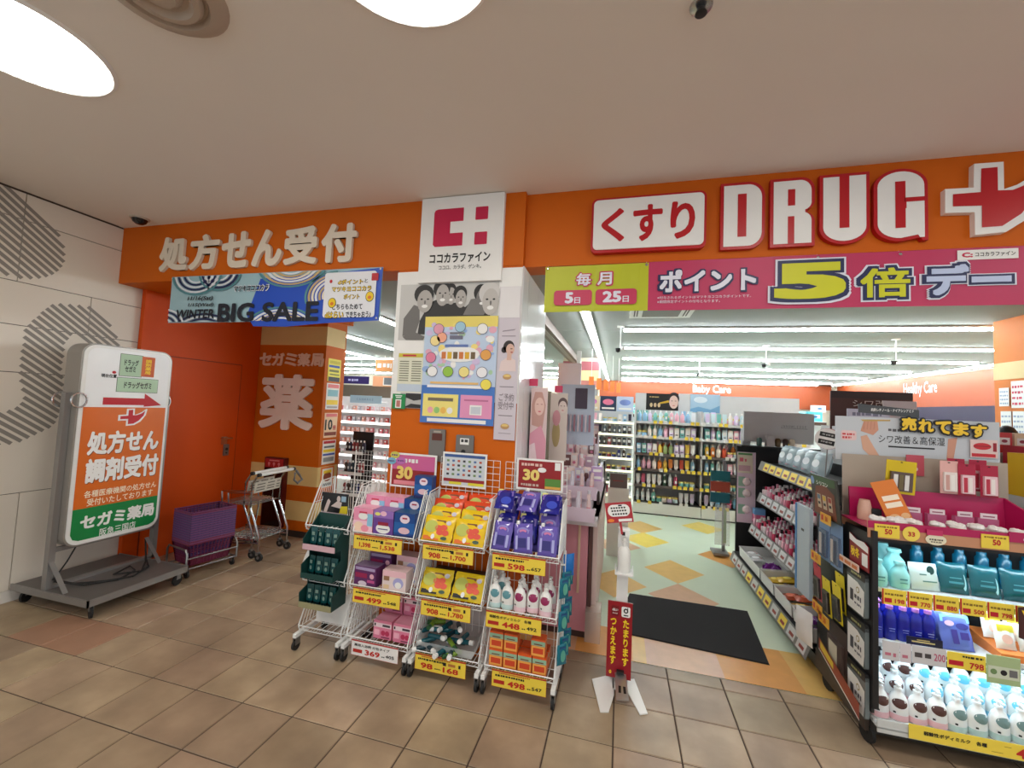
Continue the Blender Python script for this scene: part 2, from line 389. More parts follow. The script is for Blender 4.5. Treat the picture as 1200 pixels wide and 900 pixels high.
# ================================================================== ceiling fittings
GLOW = mat('lamp_glow', (255, 250, 240), .5, emit=DOWNLIGHT)
def downlight(x, y, label):
    t = thing('ceiling_downlight', label, 'ceiling light', (x, y, ZC), group='round corridor downlights')
    MB(WHITE).lathe([(.275, -.004), (.285, -.010), (.296, -.004), (.30, 0)], 40).build('trim_ring', t, True)
    MB(GLOW).lathe([(.274, -.004), (.272, -.011)], 40).build('diffuser', t)
downlight(.59, -.15, 'large round glowing ceiling light at the upper left corner')
downlight(2.32, -.15, 'large round glowing ceiling light cut by the top edge of the picture')
for k, (x, y) in enumerate(((4.1, -.15), (.59, -2.2), (2.32, -2.2), (4.1, -2.2), (5.9, -.15))): downlight(x, y, 'round glowing ceiling light of the corridor outside the picture')
VENT = mat('beige_vent', (176, 160, 144), .5)
t = thing('ceiling_vent', 'round beige ceiling air diffuser with concentric rings between two lights', 'air vent', (1.42, -.2, ZC))
MB(VENT).lathe([(.14, -.004), (.15, -.022), (.178, -.022), (.205, 0)], 36).build('outer_ring', t, True)
MB(VENT).lathe([(.085, -.012), (.10, -.03), (.118, -.03), (.13, -.01)], 32).build('middle_ring', t, True)
MB(VENT).lathe([(.001, -.034), (.05, -.034), (.07, -.012)], 28).build('inner_cone', t, True)
MB(C(70, 60, 52)).lathe([(.001, -.002), (.16, -.0015)], 32).build('dark_throat', t)
t = thing('sprinkler_head', 'small chrome sprinkler head in the corridor ceiling', 'sprinkler', (3.215, .262, ZC))
MB(CHROME).lathe([(.038, 0), (.036, -.006), (.022, -.008)][::-1], 20).build('rose', t, True)
MB(BLACK).lathe([(.012, -.03), (.02, -.028), (.012, -.008)], 14).build('nozzle', t, True)
t = thing('dome_camera', 'black security dome on the ceiling above the orange fascia corner', 'security camera', (-.794, 1.21, ZC))
MB(C(190, 176, 160)).lathe([(.062, -.012), (.066, 0)], 24).build('base_ring', t, True)
MB(mat('smoked_dome', (26, 22, 26), .12)).lathe([(.004, -.052), (.026, -.048), (.044, -.034), (.052, -.012)], 24).build('dome', t, True)

# ================================================================== fascia lettering
LETW = mat('ivory_letter', (226, 214, 196), .5)
b3 = lambda x, y, Y=1.30: P(180+x/4, 240+y/4, Y=Y)
t = thing('pharmacy_lettering', 'raised ivory Japanese characters on the left orange fascia above the blue banner', 'sign lettering', (.2, YF, 2.5))
for ch, xa, xb in (('処', 18, 150), ('方', 158, 297), ('せ', 308, 444), ('ん', 452, 592), ('受', 600, 757), ('付', 775, 940)):
    xA = b3(xa, 220).x; xB = b3(xb, 220).x
    MB(LETW, w=t).text(ch, xA, 2.512, xB, 2.798, YF-.002, bold=.045, ext=.022, res=4, nd=10).build('letter', t)

t = thing('logo_board', 'white square board with a crimson C and two dots above the column', 'sign board', (1.94, YF, 2.338))
MB(WHITE, w=t).box(1.652, 1.308, 2.338, 2.232, YF, 2.914).build('board', t)
CRIM = C(196, 24, 72, .4)
mb = MB(CRIM, w=t)
mb.flat([(1.762, 2.577), (1.957, 2.577), (1.957, 2.664), (1.866, 2.664), (1.866, 2.742), (1.957, 2.742), (1.957, 2.832), (1.775, 2.832), (1.755, 2.826), (1.747, 2.81), (1.747, 2.592)], 1.3065)
mb.rrect(2.04, 2.742, 2.126, 2.828, .006, 1.3065).rrect(2.04, 2.577, 2.126, 2.66, .006, 1.3065).build('emblem', t)
MB(BLACK, w=t).text('ココカラファイン', 1.729, 2.462, 2.154, 2.53, 1.3065, bold=.03, res=3).text('ココロ、カラダ、ゲンキ。', 1.80, 2.42, 2.095, 2.45, 1.3065, bold=.012).build('lettering', t)

SIGNRED = C(186, 12, 28, .35)
e5 = lambda x: P(620+x/4, 180+330/4, Y=1.36).x
t = thing('kusuri_sign', 'white rounded sign with red border and red hiragana on the right fascia', 'sign board', (3.1, YR, 2.494))
MB(SIGNRED, w=t).rbox(2.784, 1.345, 2.494, 3.434, YR, 2.834, .035, 6).build('border', t)
MB(WHITE, w=t).rbox(2.797, 1.338, 2.512, 3.421, 1.346, 2.82, .028, 6).build('face', t)
mb = MB(SIGNRED, w=t)
for ch, a, b, z0, z1 in (('く', 340, 448, 2.556, 2.762), ('す', 487, 624, 2.55, 2.772), ('り', 660, 775, 2.552, 2.776)):
    mb.text(ch, e5(a), z0, e5(b), z1, 1.337, bold=.035, res=4, nd=12)
mb.build('lettering', t)
t = thing('drug_lettering', 'large white block capitals DRUG outlined in red on the orange fascia', 'sign lettering', (4.0, YR, 2.478))
def blockface(ch, x0, z0, x1, z1, g=0.):     # outline of a heavy condensed capital, grown by g
    x0, z0, x1, z1 = x0-g, z0-g, x1+g, z1+g; W, H = x1-x0, z1-z0
    def arc(cx, cz, rx, rz, a0, a1, n=8): return [(cx+rx*math.cos(a0+(a1-a0)*k/n), cz+rz*math.sin(a0+(a1-a0)*k/n)) for k in range(n+1)]
    r = .30*W; h = PI/2
    if ch == 'D': return [(x0, z0)]+arc(x1-r*1.2, z0+r*1.3, r*1.2, r*1.3, -h, 0)+arc(x1-r*1.2, z1-r*1.3, r*1.2, r*1.3, 0, h)+[(x0, z1)]
    if ch == 'R':
        zw = z0+H*.52; return [(x0, z0), (x1, z0)]+arc(x1-r*.8, zw-.16*H, r*.8, .13*H, 0, h*.8, 5)+arc(x1-r*.8, zw+.12*H, r*.8, .12*H, -h*.8, 0, 5)+arc(x1-r, z1-r*1.1, r, r*1.1, 0, h)+[(x0, z1)]
    if ch == 'U': return [(x0, z1)]+arc(x0+W/2, z0+r*1.3, W/2, r*1.3, 2*h, 3*h)+arc(x0+W/2, z0+r*1.3, W/2, r*1.3, 3*h, 4*h)+[(x1, z1)]
    return arc(x0+W/2, z0+r*1.3, W/2, r*1.3, 2*h, 3*h)+[(x1-.14*W, z0+.04*H), (x1-.10*W, z0), (x1, z0)]+[(x1, z0+.3*H)]+arc(x0+W/2, z1-r*1.3, W/2, r*1.3, 0, h)+arc(x0+W/2, z1-r*1.3, W/2, r*1.3, h, 2*h)
CUT = {'D': [(.37, .15, .60, .85)], 'R': [(.38, .60, .57, .86), (.38, 0, .55, .43)], 'U': [(.38, .20, .61, 1)], 'G': [(.38, .15, .60, .85), (.58, .535, 1, .60), (.60, .44, .62, .535)]}
for ch, x0, x1 in (('D', 3.51, 3.736), ('R', 3.762, 3.977), ('U', 4.0, 4.228), ('G', 4.246, 4.48)):
    q = (x0+.016, 2.496, x1-.016, 2.85); W, H = q[2]-q[0], q[3]-q[1]
    o = MB(SIGNRED, w=t).prism(blockface(ch, *q, .016), YR-.031, YR-.001).build('letter', t)
    MB(WHITE, w=t).flat(blockface(ch, *q), YR-.033).build('letter_face', o)
    mb = MB(SIGNRED, w=t)
    for a_, b_, c_, d_ in CUT[ch]: mb.rect(q[0]+a_*W, q[1]+b_*H, q[0]+c_*W, q[1]+d_*H, YR-.0345)
    mb.build('letter_counter', o)
g6 = lambda x, y: (lambda p: (p.x, p.z))(P(900+x/4, 170+y/4, Y=1.36))
t = thing('cross_emblem', 'red cross with a bird wing and white outline at the right end of the fascia', 'emblem', (4.7, YR, 2.49))
W6 = [(825,210),(958,203),(960,92),(1098,82),(1100,210),(1160,190),(1230,150),(1300,90),(1325,95),(1300,220),(1215,345),(1110,410),(965,425),(963,318),(825,322)]
R6 = [(860,235),(990,225),(992,115),(1068,108),(1070,217),(1140,215),(1220,182),(1285,130),(1262,225),(1180,325),(1090,383),(995,390),(995,288),(860,292)]
MB(WHITE, w=t).prism([g6(*p) for p in W6][::-1], 1.352, YR).build('outline', t)
MB(SIGNRED, w=t).flat([g6(*p) for p in R6][::-1], 1.350).build('cross', t)

# ================================================================== hanging banners
def cloth(mb, x0, z0, x1, z1, y, n=24, amp=.006, ph=0):
    vs = []; fs = []
    for i in range(n+1):
        u = i/n; x = x0+(x1-x0)*u
        for j in range(5):
            v = j/4; vs.append((x, y+amp*math.sin(u*9+ph)*(1-v)+amp*.4*math.sin(u*23+3*v), z0+(z1-z0)*v))
    for i in range(n):
        for j in range(4): a = i*5+j; fs.append((a, a+5, a+6, a+1))
    return mb.add(vs, fs)
YB = 1.372
t = thing('point_banner', 'long magenta and yellow vinyl banner hung under the right fascia', 'banner', (3.8, YB, 2.14))
cloth(MB(C(186, 192, 20, .45), w=t), 2.505, 2.142, 3.127, 2.43, YB, 12, .003).build('yellow_section', t)
cloth(MB(C(190, 44, 92, .45), w=t), 3.127, 2.142, 5.45, 2.434, YB, 40, .003).build('magenta_section', t)
MAG = C(196, 44, 86, .45); NAVY = C(24, 34, 84, .45); PALE = C(226, 228, 242, .45)
y = YB-.006
mb = MB(MAG, w=t)
mb.rrect(2.566, 2.181, 2.80, 2.276, .02, y).rrect(2.822, 2.181, 3.063, 2.276, .02, y)
mb.text('毎', 2.693, 2.294, 2.80, 2.388, y, bold=.06).text('月', 2.82, 2.294, 2.925, 2.388, y, bold=.06)
mb.use(PALE).text('毎', 2.702, 2.302, 2.79, 2.38, y-.0012, bold=.025).text('月', 2.829, 2.302, 2.916, 2.38, y-.0012, bold=.025)
mb.text('5', 2.635, 2.192, 2.688, 2.263, y-.001, bold=.05).text('日', 2.694, 2.192, 2.73, 2.23, y-.001, bold=.02)
mb.text('25', 2.864, 2.194, 2.975, 2.264, y-.001, bold=.05).text('日', 2.982, 2.194, 3.018, 2.232, y-.001, bold=.02)
mb.build('yellow_print', t)
zb = lambda x, yy: P(900+x/4, 170+yy/4, Y=YB)
xe = lambda x: P(620+x/4, 330, Y=YB).x
mb = MB(NAVY, w=t)
mb.text('ポイント', xe(600), 2.236, xe(1074), 2.388, y, sq=(.075, .10))
mb.use(PALE).text('ポイント', xe(612), 2.246, xe(1062), 2.378, y-.0025, sq=(.032, .045))
mb.use(PALE).text('※付与されるポイントはマツキヨココカラポイントです。', xe(603), 2.207, xe(1040), 2.224, y, bold=.0)
mb.text('※期間限定ポイントの付与となります。', xe(603), 2.182, xe(895), 2.2, y)
xg = lambda x: P(900+x/4, 330, Y=YB).x
LIME = C(206, 208, 24, .45)
mb.use(PALE).text('5', xg(-2), 2.162, xg(388), 2.414, y, sq=(.085, .13), res=4).use(NAVY).text('5', xg(8), 2.172, xg(378), 2.406, y-.0025, sq=(.068, .105), res=4).use(LIME).text('5', xg(26), 2.19, xg(360), 2.388, y-.005, sq=(.035, .05), res=4)
mb.use(PALE).text('倍', xg(398), 2.168, xg(688), 2.368, y, sq=(.085, .11)).use(NAVY).text('倍', xg(408), 2.176, xg(678), 2.36, y-.0025, sq=(.068, .09)).use(LIME).text('倍', xg(428), 2.19, xg(660), 2.345, y-.005, sq=(.02, .03))
mb.use(PALE).text('デー', xg(706), 2.172, xg(1160), 2.372, y, sq=(.10, .13)).use(NAVY).text('デー', xg(716), 2.18, xg(1150), 2.364, y-.0025, sq=(.08, .11)).use(C(190, 204, 236, .45)).text('デー', xg(736), 2.194, xg(1132), 2.35, y-.005, sq=(.035, .05))
mb.use(WHITE).rect(xg(885), 2.372, xg(1172), 2.422, y)
mb.use(CRIM).text('C:', xg(905), 2.384, xg(958), 2.41, y-.001, bold=.06).use(BLACK).text('ココカラファイン', xg(968), 2.386, xg(1158), 2.408, y-.001, bold=.02)
mb.build('magenta_print', t)
mb = MB(CHROME, w=t)
for x in (2.52, 3.115, 4.0, 4.37, 4.9): mb.lathe([(.008, 0), (.004, .003)], 10, M=tr(x, YB-.004, 2.418) @ rotm('X', PI/2))
mb.build('eyelet', t)
mb = MB(C(200, 200, 200), w=t)
for x in (2.52, 3.115, 4.0, 4.37, 4.9): mb.tube([(x, YB, 2.418), (x, YB+.02, 2.45)], .0015, 4)
mb.build('tie', t)

YW = 1.322
t = thing('winter_sale_banner', 'pale and deep blue WINTER BIG SALE banner hung below the left lettering', 'banner', (.4, YW, 2.09))
cloth(MB(C(156, 190, 200, .45), w=t), -.55, 2.09, 1.375, 2.464, YW, 30, .004).build('cloth', t)
bb = lambda x, yy: (lambda p: (p.x, p.z))(P(180+x/4, 240+yy/4, Y=YW))
mb = MB(C(30, 78, 190, .45), w=t); y = YW-.0065
mb.flat([bb(*p) for p in ((505,348),(830,322),(1078,295),(1055,543),(800,556),(620,572),(470,570),(440,520),(470,440))][::-1], y)
mb.build('blue_field', t)
def swirl(c, r0, n, a0, a1, cols, wd=.013, sx=1.5):
    mb = MB(NAVY, w=t)
    for k in range(n):
        r = r0+k*wd*1.5; mb.use(cols[k % len(cols)]); S = 14
        for q in range(S):
            p = []
            for rr, aa in ((r, a0+(a1-a0)*q/S), (r+wd, a0+(a1-a0)*q/S), (r+wd, a0+(a1-a0)*(q+1)/S), (r, a0+(a1-a0)*(q+1)/S)):
                p.append((min(1.36, max(-.545, c[0]+rr*sx*math.cos(aa))), min(2.458, max(2.096, c[1]+rr*math.sin(aa)))))
            mb.flat(p, y-.0006*(k+1))
    mb.build('ribbon_print', t)
TEAL = C(84, 140, 150, .45); CRM = C(232, 222, 200, .45); GOLDc = C(196, 170, 120, .45); WB = C(226, 232, 240, .45)
swirl((-.28, 2.475), .06, 6, PI, 2*PI, [WB, NAVY, WB, NAVY, WB, TEAL])
swirl((-.05, 2.475), .05, 5, PI, 2*PI, [WB, NAVY, WB, NAVY, TEAL])
swirl((-.58, 2.06), .05, 5, 0, PI/2, [WB, NAVY, WB, NAVY, WB])
swirl((-.18, 2.03), .06, 4, 0, PI, [WB, NAVY, WB, NAVY], sx=2.2)
swirl((.62, 2.50), .05, 6, PI, 2*PI, [WB, GOLDc, CRM, WB, GOLDc, TEAL], sx=1.9)
swirl((1.02, 2.27), .07, 6, PI*.5, PI*1.1, [CRM, GOLDc, WB, CRM, GOLDc, TEAL], sx=1.5)
swirl((.55, 2.04), .07, 5, PI*.05, PI*.95, [WB, GOLDc, CRM, WB, TEAL], sx=2.)
INK = C(18, 24, 40, .5)
mb = MB(INK, w=t); y2 = y-.006
def br(x0, y0, x1, y1): a = bb(x0, y1); b = bb(x1, y0); return a[0], a[1], b[0], b[1]
mb.text('BIG SALE', *br(303, 452, 782, 552), y2, bold=.035, res=3)
mb.text('WINTER', *br(108, 490, 292, 536), y2, bold=.03, slant=.12)
mb.text('11/16(Sat)', *br(165, 428, 285, 456), y2, bold=.03, slant=.2).text('1/15(Wed)', *br(168, 460, 288, 484), y2, bold=.03, slant=.2)
mb.use(WB).text('マツキヨココカラ', *br(378, 372, 548, 412), y2, bold=.06, slant=.15).use(INK).text('マツキヨココカラ', *br(382, 376, 544, 408), y2-.0015, bold=.035, slant=.15)
mb.build('lettering', t)
mb = MB(C(232, 234, 240), w=t)
a = bb(795, 545); b = bb(1052, 315); mb.rrect(a[0], 2.112, b[0], 2.436, .02, y-.0055)
y3 = y-.0065
for s_, x0, y0, x1, y1 in (('dポイント', 868, 348, 990, 378), ('マツキヨココカラ', 840, 380, 1028, 412), ('ポイント', 895, 418, 972, 446), ('dはらい', 806, 500, 898, 536)):
    r_ = br(x0, y0, x1, y1); mb.use(INK).text(s_, *r_, y3, bold=.07).use(C(240, 204, 30)).text(s_, r_[0]+.004, r_[1]+.004, r_[2]-.004, r_[3]-.004, y3-.001, bold=.025)
mb.use(INK).text('と', *br(994, 348, 1010, 368), y3, bold=.02).text('どちらもためて', *br(842, 464, 985, 494), y3, bold=.03).text('できちゃおう♪', *br(904, 500, 1024, 532), y3, bold=.03)
mb.use(RED).rrect(*br(1026, 322, 1060, 358), .006, y3).use(WB).ell(bb(838, 362)[0], bb(838, 362)[1], .018, .018, y3).use(RED).ell(bb(838, 362)[0], bb(838, 362)[1], .012, .013, y3-.001)
for x_, yy_ in ((1018, 432), (842, 462)):
    c_ = bb(x_, yy_); mb.use(INK).ell(c_[0], c_[1], .033, .037, y3).use(C(240, 204, 30)).ell(c_[0], c_[1], .029, .033, y3-.001).use(C(220, 120, 30)).ell(c_[0], c_[1]-.006, .014, .012, y3-.002)
mb.build('point_card', t)
mb = MB(C(200, 200, 200), w=t)
for x, z in ((-.535, 2.45), (1.36, 2.45), (1.35, 2.105)): mb.lathe([(.008, 0), (.004, .003)], 10, M=tr(x, YW-.008, z) @ rotm('X', PI/2))
mb.build('eyelet', t)

# ================================================================== pharmacy wall
LETP = mat('salmon_letter', (242, 204, 176), .5)
t = thing('pharmacy_name_lettering', 'row of five pale raised characters on the orange pharmacy wall', 'sign lettering', (-.68, 2.78, 1.9))
for k, ch in enumerate('セガミ薬局'):
    MB(LETP, w=t).text(ch, -1.122+k*.178, 1.895, -1.122+k*.178+.168, 2.045, 2.7775, bold=.04, ext=.012, res=3).build('letter', t)
t = thing('medicine_character', 'single huge pale raised kanji for medicine on the orange pharmacy wall', 'sign lettering', (-.68, 2.78, 1.16))
MB(mat('pale_peach_letter', (248, 230, 216), .5), w=t).text('薬', -1.066, 1.165, -.325, 1.80, 2.7775, bold=.034, ext=.02, res=4, nd=10).build('letter', t)
t = thing('equipment_cabinet', 'tall narrow dark cabinet with red header on the pharmacy wall behind the carts', 'cabinet', (-.75, 2.777, .085))
MB(C(96, 20, 20), w=t).box(-.889, 2.72, .085, -.617, 2.777, .852).build('frame', t)
MB(mat('dark_glass', (24, 12, 14), .15), w=t).box(-.872, 2.714, .10, -.634, 2.722, .738).build('glass_door', t)
mb = MB(C(172, 28, 30), w=t).box(-.872, 2.714, .745, -.634, 2.722, .84)
mb.use(C(220, 130, 130))
for k in range(3): mb.ell(-.82+k*.067, .785, .016, .018, 2.7125, 12).rect(-.826+k*.067, .755, -.814+k*.067, .775, 2.7125)
mb.rect(-.82, .815, -.68, .828, 2.7125).build('header', t)

# stickers on the wall's narrow end (faces +X)
def side_sheet(name, label, z0, z1, base, prints, y0=2.825, y1=3.045):
    t = thing(name, label, 'notice', (-.2225, (y0+y1)/2, z0), PI/2, 'paper notices on the narrow wall end')
    W = y1-y0; H = z1-z0
    MB(base).box(-W/2, -.002, 0, W/2, 0, H).build('sheet', t)
    mb = MB(BLACK)
    for kind, m, *a in prints:
        mb.use(m)
        if kind == 'r': x0, q0, x1, q1 = a; mb.rect(-W/2+x0*W, q0*H, -W/2+x1*W, q1*H, -.003)
        elif kind == 'R': x0, q0, x1, q1 = a; mb.rect(-W/2+x0*W, q0*H, -W/2+x1*W, q1*H, -.0025)
        elif kind == 't': s_, x0, q0, x1, q1 = a; mb.text(s_, -W/2+x0*W, q0*H, -W/2+x1*W, q1*H, -.004, bold=.03)
        elif kind == 'e': cx, cz, rx, rz = a; mb.ell(-W/2+cx*W, cz*H, rx*W, rz*H, -.003)
    mb.build('print', t)
PINK = C(228, 120, 120); BLUE = C(60, 90, 180); OFF = C(240, 234, 226)
side_sheet('wall_notice', 'yellow and blue notice highest on the narrow orange wall end', 1.74, 2.0, C(240, 222, 60), [('r', BLUE, .06, .62, .9, .72), ('r', C(210, 190, 30), .1, .78, .95, .92), ('r', INK, .08, .0, .95, .2), ('r', C(120, 120, 40), .15, .28, .9, .34), ('r', C(120, 120, 40), .1, .42, .85, .52)])
side_sheet('wall_notice', 'white notice with pink header and yellow box on the narrow wall end', 1.42, 1.72, OFF, [('r', PINK, .08, .82, .95, .96), ('r', C(140, 190, 200), .1, .5, .9, .75), ('r', YEL, .05, .18, .92, .36), ('r', C(180, 170, 160), .1, .05, .9, .12)])
side_sheet('wall_notice', 'cream notice with a bold black 10 on the narrow wall end', 1.10, 1.38, C(242, 208, 170), [('r', PINK, .1, .84, .95, .97), ('t', BLACK, '10', .05, .3, .62, .74), ('t', RED, '倍', .64, .3, .9, .5), ('r', C(140, 60, 40), .05, .08, .95, .22)])
side_sheet('wall_notice', 'white notice with red header and several printed bands on the narrow wall end', .80, 1.07, OFF, [('r', RED, .05, .86, .95, .97), ('r', C(100, 100, 110), .1, .68, .9, .76), ('r', YEL, .05, .5, .95, .62), ('r', BLUE, .05, .36, .95, .44), ('r', C(150, 150, 150), .1, .1, .9, .28)])
side_sheet('wall_notice', 'orange bordered notice lowest on the narrow wall end', .52, .77, C(226, 120, 40), [('R', OFF, .1, .08, .9, .92), ('e', C(140, 60, 30), .5, .55, .3, .22), ('r', YEL, .2, .7, .8, .84), ('r', C(90, 90, 90), .2, .14, .8, .26)])

# ================================================================== posters on the column (front face)
def sheet(name, label, cat, x0, z0, x1, z1, y, base, th=.002):
    t = thing(name, label, cat, ((x0+x1)/2, y, z0)); MB(base, w=t).box(x0, y-th, z0, x1, y, z1).build('sheet', t); return t
YP = YF-.0045
t = sheet('photo_poster', 'black and white poster of five laughing people high on the column', 'poster', 1.515, 1.957, 2.215, 2.336, YP, C(196, 196, 194, .4))
c4 = lambda x, y: (lambda p: (p.x, p.z))(P(460+x/7.5, 320+y/7.5, Y=YP))
GH, GF, GD, GM = C(34, 33, 33), C(176, 172, 168), C(46, 45, 45), C(110, 108, 106)
def poly(mb, pts, yy): mb.flat([c4(*p) for p in pts][::-1], yy)
def head(mb, x, y, rx, ry, hair, face, yy, a=0):
    c = c4(x, y); k = .00085
    mb.use(hair).ell(c[0]-rx*k*.08, c[1]+ry*k*.40, rx*k*1.08, ry*k*.74, yy, 18, a); mb.use(face).ell(c[0]+rx*k*.06, c[1]-ry*k*.14, rx*k*.84, ry*k*.86, yy-.0004, 18, a)
    mb.use(GH).ell(c[0]-rx*k*.3, c[1]+ry*k*.02, rx*k*.14, ry*k*.06, yy-.0007, 8, a).ell(c[0]+rx*k*.4, c[1]+ry*k*.02, rx*k*.14, ry*k*.06, yy-.0007, 8, a)
    mb.use(WHITE).ell(c[0]+rx*k*.06, c[1]-ry*k*.52, rx*k*.34, ry*k*.13, yy-.0007, 10, a); mb.use(GM).ell(c[0]+rx*k*.08, c[1]-ry*k*.22, rx*k*.1, ry*k*.16, yy-.0006, 8, a)
mb = MB(GD, w=t); y = YP-.0026
poly(mb, [(240,420),(330,260),(400,230),(470,270),(560,260),(640,300),(720,225),(800,250),(850,350),(860,380),(560,390),(300,540),(220,540)], y)
mb.use(GM); poly(mb, [(88,555),(100,400),(190,280),(240,300),(240,420),(200,540)], y-.0002)
mb.use(C(120, 118, 116)); poly(mb, [(620,370),(690,230),(760,220),(830,330),(800,370)], y-.0002)
mb.use(GM); poly(mb, [(88,560),(200,520),(285,560),(270,590),(120,590)], y-.0004)
for x, yy, rx, ry, h_, f_ in ((515, 190, 46, 80, GH, GF), (440, 180, 66, 100, GH, GF), (600, 215, 52, 82, GH, GF), (785, 215, 55, 90, GH, C(120, 118, 116)), (860, 235, 78, 120, C(206, 204, 202), C(190, 186, 182)), (285, 235, 78, 105, GH, GF)):
    y -= .0009; head(mb, x, yy, rx, ry, h_, f_, y)
for v in mb.v: v.z = min(v.z, .377)
mb.build('photograph', t)
t = sheet('campaign_poster', 'colourful pastel campaign poster with blue lower band on the column', 'poster', 1.716, 1.412, 2.222, 2.112, YP-.0085, C(190, 208, 232, .35))
mb = MB(YEL, w=t); y = YP-.0112; X0, Z0, Wp, Hp = 1.716, 1.412, .506, .70
def pr(m, a, b, c, d, k=0): mb.use(m).rect(X0+a*Wp, Z0+b*Hp, X0+c*Wp, Z0+d*Hp, y-.0004*k)
def pe(m, a, b, rx, rz, k=1): mb.use(m).ell(X0+a*Wp, Z0+b*Hp, rx*Wp, rz*Hp, y-.0004*k, 16)
pr(C(232, 214, 110), 0, .9, 1, 1); pr(C(70, 120, 196), 0, 0, 1, .35); pr(C(240, 226, 130), .03, .06, .52, .27, 1); pr(C(226, 150, 190), .55, .06, .97, .27, 1); pr(WHITE, .1, .012, .9, .045, 1)
for k in range(60):
    a, b = rnd.uniform(.05, .95), rnd.uniform(.42, .95)
    pe(rnd.choice([C(150, 180, 226), C(226, 170, 190), C(240, 220, 130), C(170, 206, 170), WHITE, C(206, 190, 226)]), a, b, rnd.uniform(.02, .06), rnd.uniform(.012, .04), 1+k % 5)
pe(WHITE, .5, .645, .28, .075, 7); pr(C(96, 120, 180), .3, .71, .62, .735, 8)
for k, m in enumerate((C(206, 120, 60), C(220, 180, 40), C(110, 90, 60), C(206, 120, 60), C(220, 170, 40), C(110, 90, 60))):
    pr(m, .26+.08*k, .60, .32+.08*k, .665, 8)
for a, b, m in ((.11, .61, C(226, 130, 160)), (.86, .64, C(222, 160, 80)), (.14, .48, C(236, 236, 236)), (.36, .48, C(150, 196, 70)), (.58, .48, C(236, 222, 140)), (.82, .48, C(236, 236, 240)), (.88, .37, C(240, 224, 90)), (.2, .88, C(226, 160, 180)), (.5, .9, C(160, 200, 220)), (.8, .88, WHITE), (.25, .8, C(240, 170, 140)), (.16, .77, C(240, 220, 150))):
    pe(C(90, 90, 120), a, b, .075, .052, 9); pe(m, a, b, .068, .047, 10)
pr(C(120, 120, 130), .36, .83, .56, .85, 8); pr(C(110, 110, 130), .36, .785, .54, .82, 8)
pr(C(232, 190, 120), .12, .365, .78, .385, 8); pr(C(240, 240, 245), .08, .33, .9, .355, 8)
for k in range(4): pe([C(240, 170, 180), C(150, 200, 120), C(240, 190, 90), WHITE][k], .14+.09*k, .12, .04, .03, 3)
pr(C(120, 110, 90), .1, .205, .45, .235, 3); pr(C(190, 110, 150), .6, .215, .92, .23, 3); pr(WHITE, .68, .09, .84, .18, 3); pr(C(200, 206, 216), .695, .1, .825, .165, 4)
mb.build('artwork', t)
t = sheet('timetable_notice', 'small white notice with yellow header and a table on the column edge', 'notice', 1.527, 1.605, 1.712, 1.868, YP, C(226, 226, 206))
mb = MB(C(206, 190, 60), w=t).rect(1.53, 1.84, 1.709, 1.866, YP-.003).use(C(190, 40, 60)).rect(1.56, 1.846, 1.66, 1.858, YP-.0034)
mb.use(C(130, 130, 110))
for k in range(9): mb.rect(1.54, 1.68+k*.016, 1.61, 1.687+k*.016, YP-.003).rect(1.63, 1.68+k*.016, 1.70, 1.687+k*.016, YP-.003)
mb.use(C(196, 210, 226)).rect(1.53, 1.61, 1.709, 1.66, YP-.003).build('print', t)
t = sheet('green_notice', 'small green card with a white product picture at the column edge', 'notice', 1.505, 1.492, 1.60, 1.592, YP-.006, C(30, 140, 76))
mb = MB(WHITE, w=t).rect(1.528, 1.498, 1.572, 1.555, YP-.009).rect(1.525, 1.576, 1.575, 1.583, YP-.009).rect(1.53, 1.565, 1.57, 1.571, YP-.009).use(C(190, 120, 110)).rect(1.536, 1.505, 1.564, 1.548, YP-.0095); mb.build('print', t)
t = sheet('dark_photo_strip', 'dark grey photographic strip under the timetable notice on the column', 'poster', 1.56, 1.50, 1.716, 1.60, YP, C(186, 186, 184))
MB(GD, w=t).flat([(1.60, 1.598), (1.60, 1.57), (1.66, 1.55), (1.714, 1.56), (1.714, 1.598)], YP-.003).flat([(1.60, 1.51), (1.64, 1.53), (1.714, 1.525), (1.714, 1.502), (1.60, 1.502)], YP-.003).build('print', t)
t = sheet('makeup_poster', 'tall lilac beauty poster with a dark haired woman beside the campaign poster', 'poster', 2.224, 1.33, 2.362, 2.30, YP-.001, C(206, 198, 208, .35))
mb = MB(C(228, 226, 228), w=t); y = YP-.0045
mb.rect(2.226, 2.10, 2.36, 2.298, y); mb.use(C(150, 140, 150)).flat([(2.25, 2.01), (2.33, 2.02), (2.34, 2.028), (2.255, 2.018)], y).rect(2.25, 1.98, 2.34, 1.986, y)
mb.use(C(226, 206, 204)).flat([(2.24, 1.76), (2.35, 1.76), (2.345, 1.83), (2.315, 1.845), (2.285, 1.845), (2.25, 1.82)], y)
mb.use(C(44, 34, 36)).ell(2.298, 1.915, .036, .04, y-.0005).ell(2.268, 1.895, .018, .02, y-.0005)
mb.use(C(214, 176, 160)).ell(2.308, 1.898, .027, .036, y-.001).flat([(2.288, 1.83), (2.318, 1.83), (2.318, 1.875), (2.29, 1.875)], y-.0008)
mb.use(C(170, 70, 70)).ell(2.318, 1.88, .008, .004, y-.0015).use(C(90, 60, 56)).ell(2.316, 1.902, .008, .003, y-.0015)
mb.use(C(120, 110, 116)).text('ご予約\n受付中', 2.245, 1.52, 2.345, 1.62, y-.0005, bold=.0).rect(2.25, 1.66, 2.34, 1.664, y).rect(2.25, 1.48, 2.34, 1.484, y)
for z in (1.725, 1.415): mb.use(C(190, 150, 100)).ell(2.295, z, .028, .018, y-.0005).use(C(226, 196, 120)).ell(2.295, z+.006, .022, .008, y-.001)
mb.use(C(160, 150, 160)).rect(2.255, 1.37, 2.335, 1.374, y); mb.build('print', t)
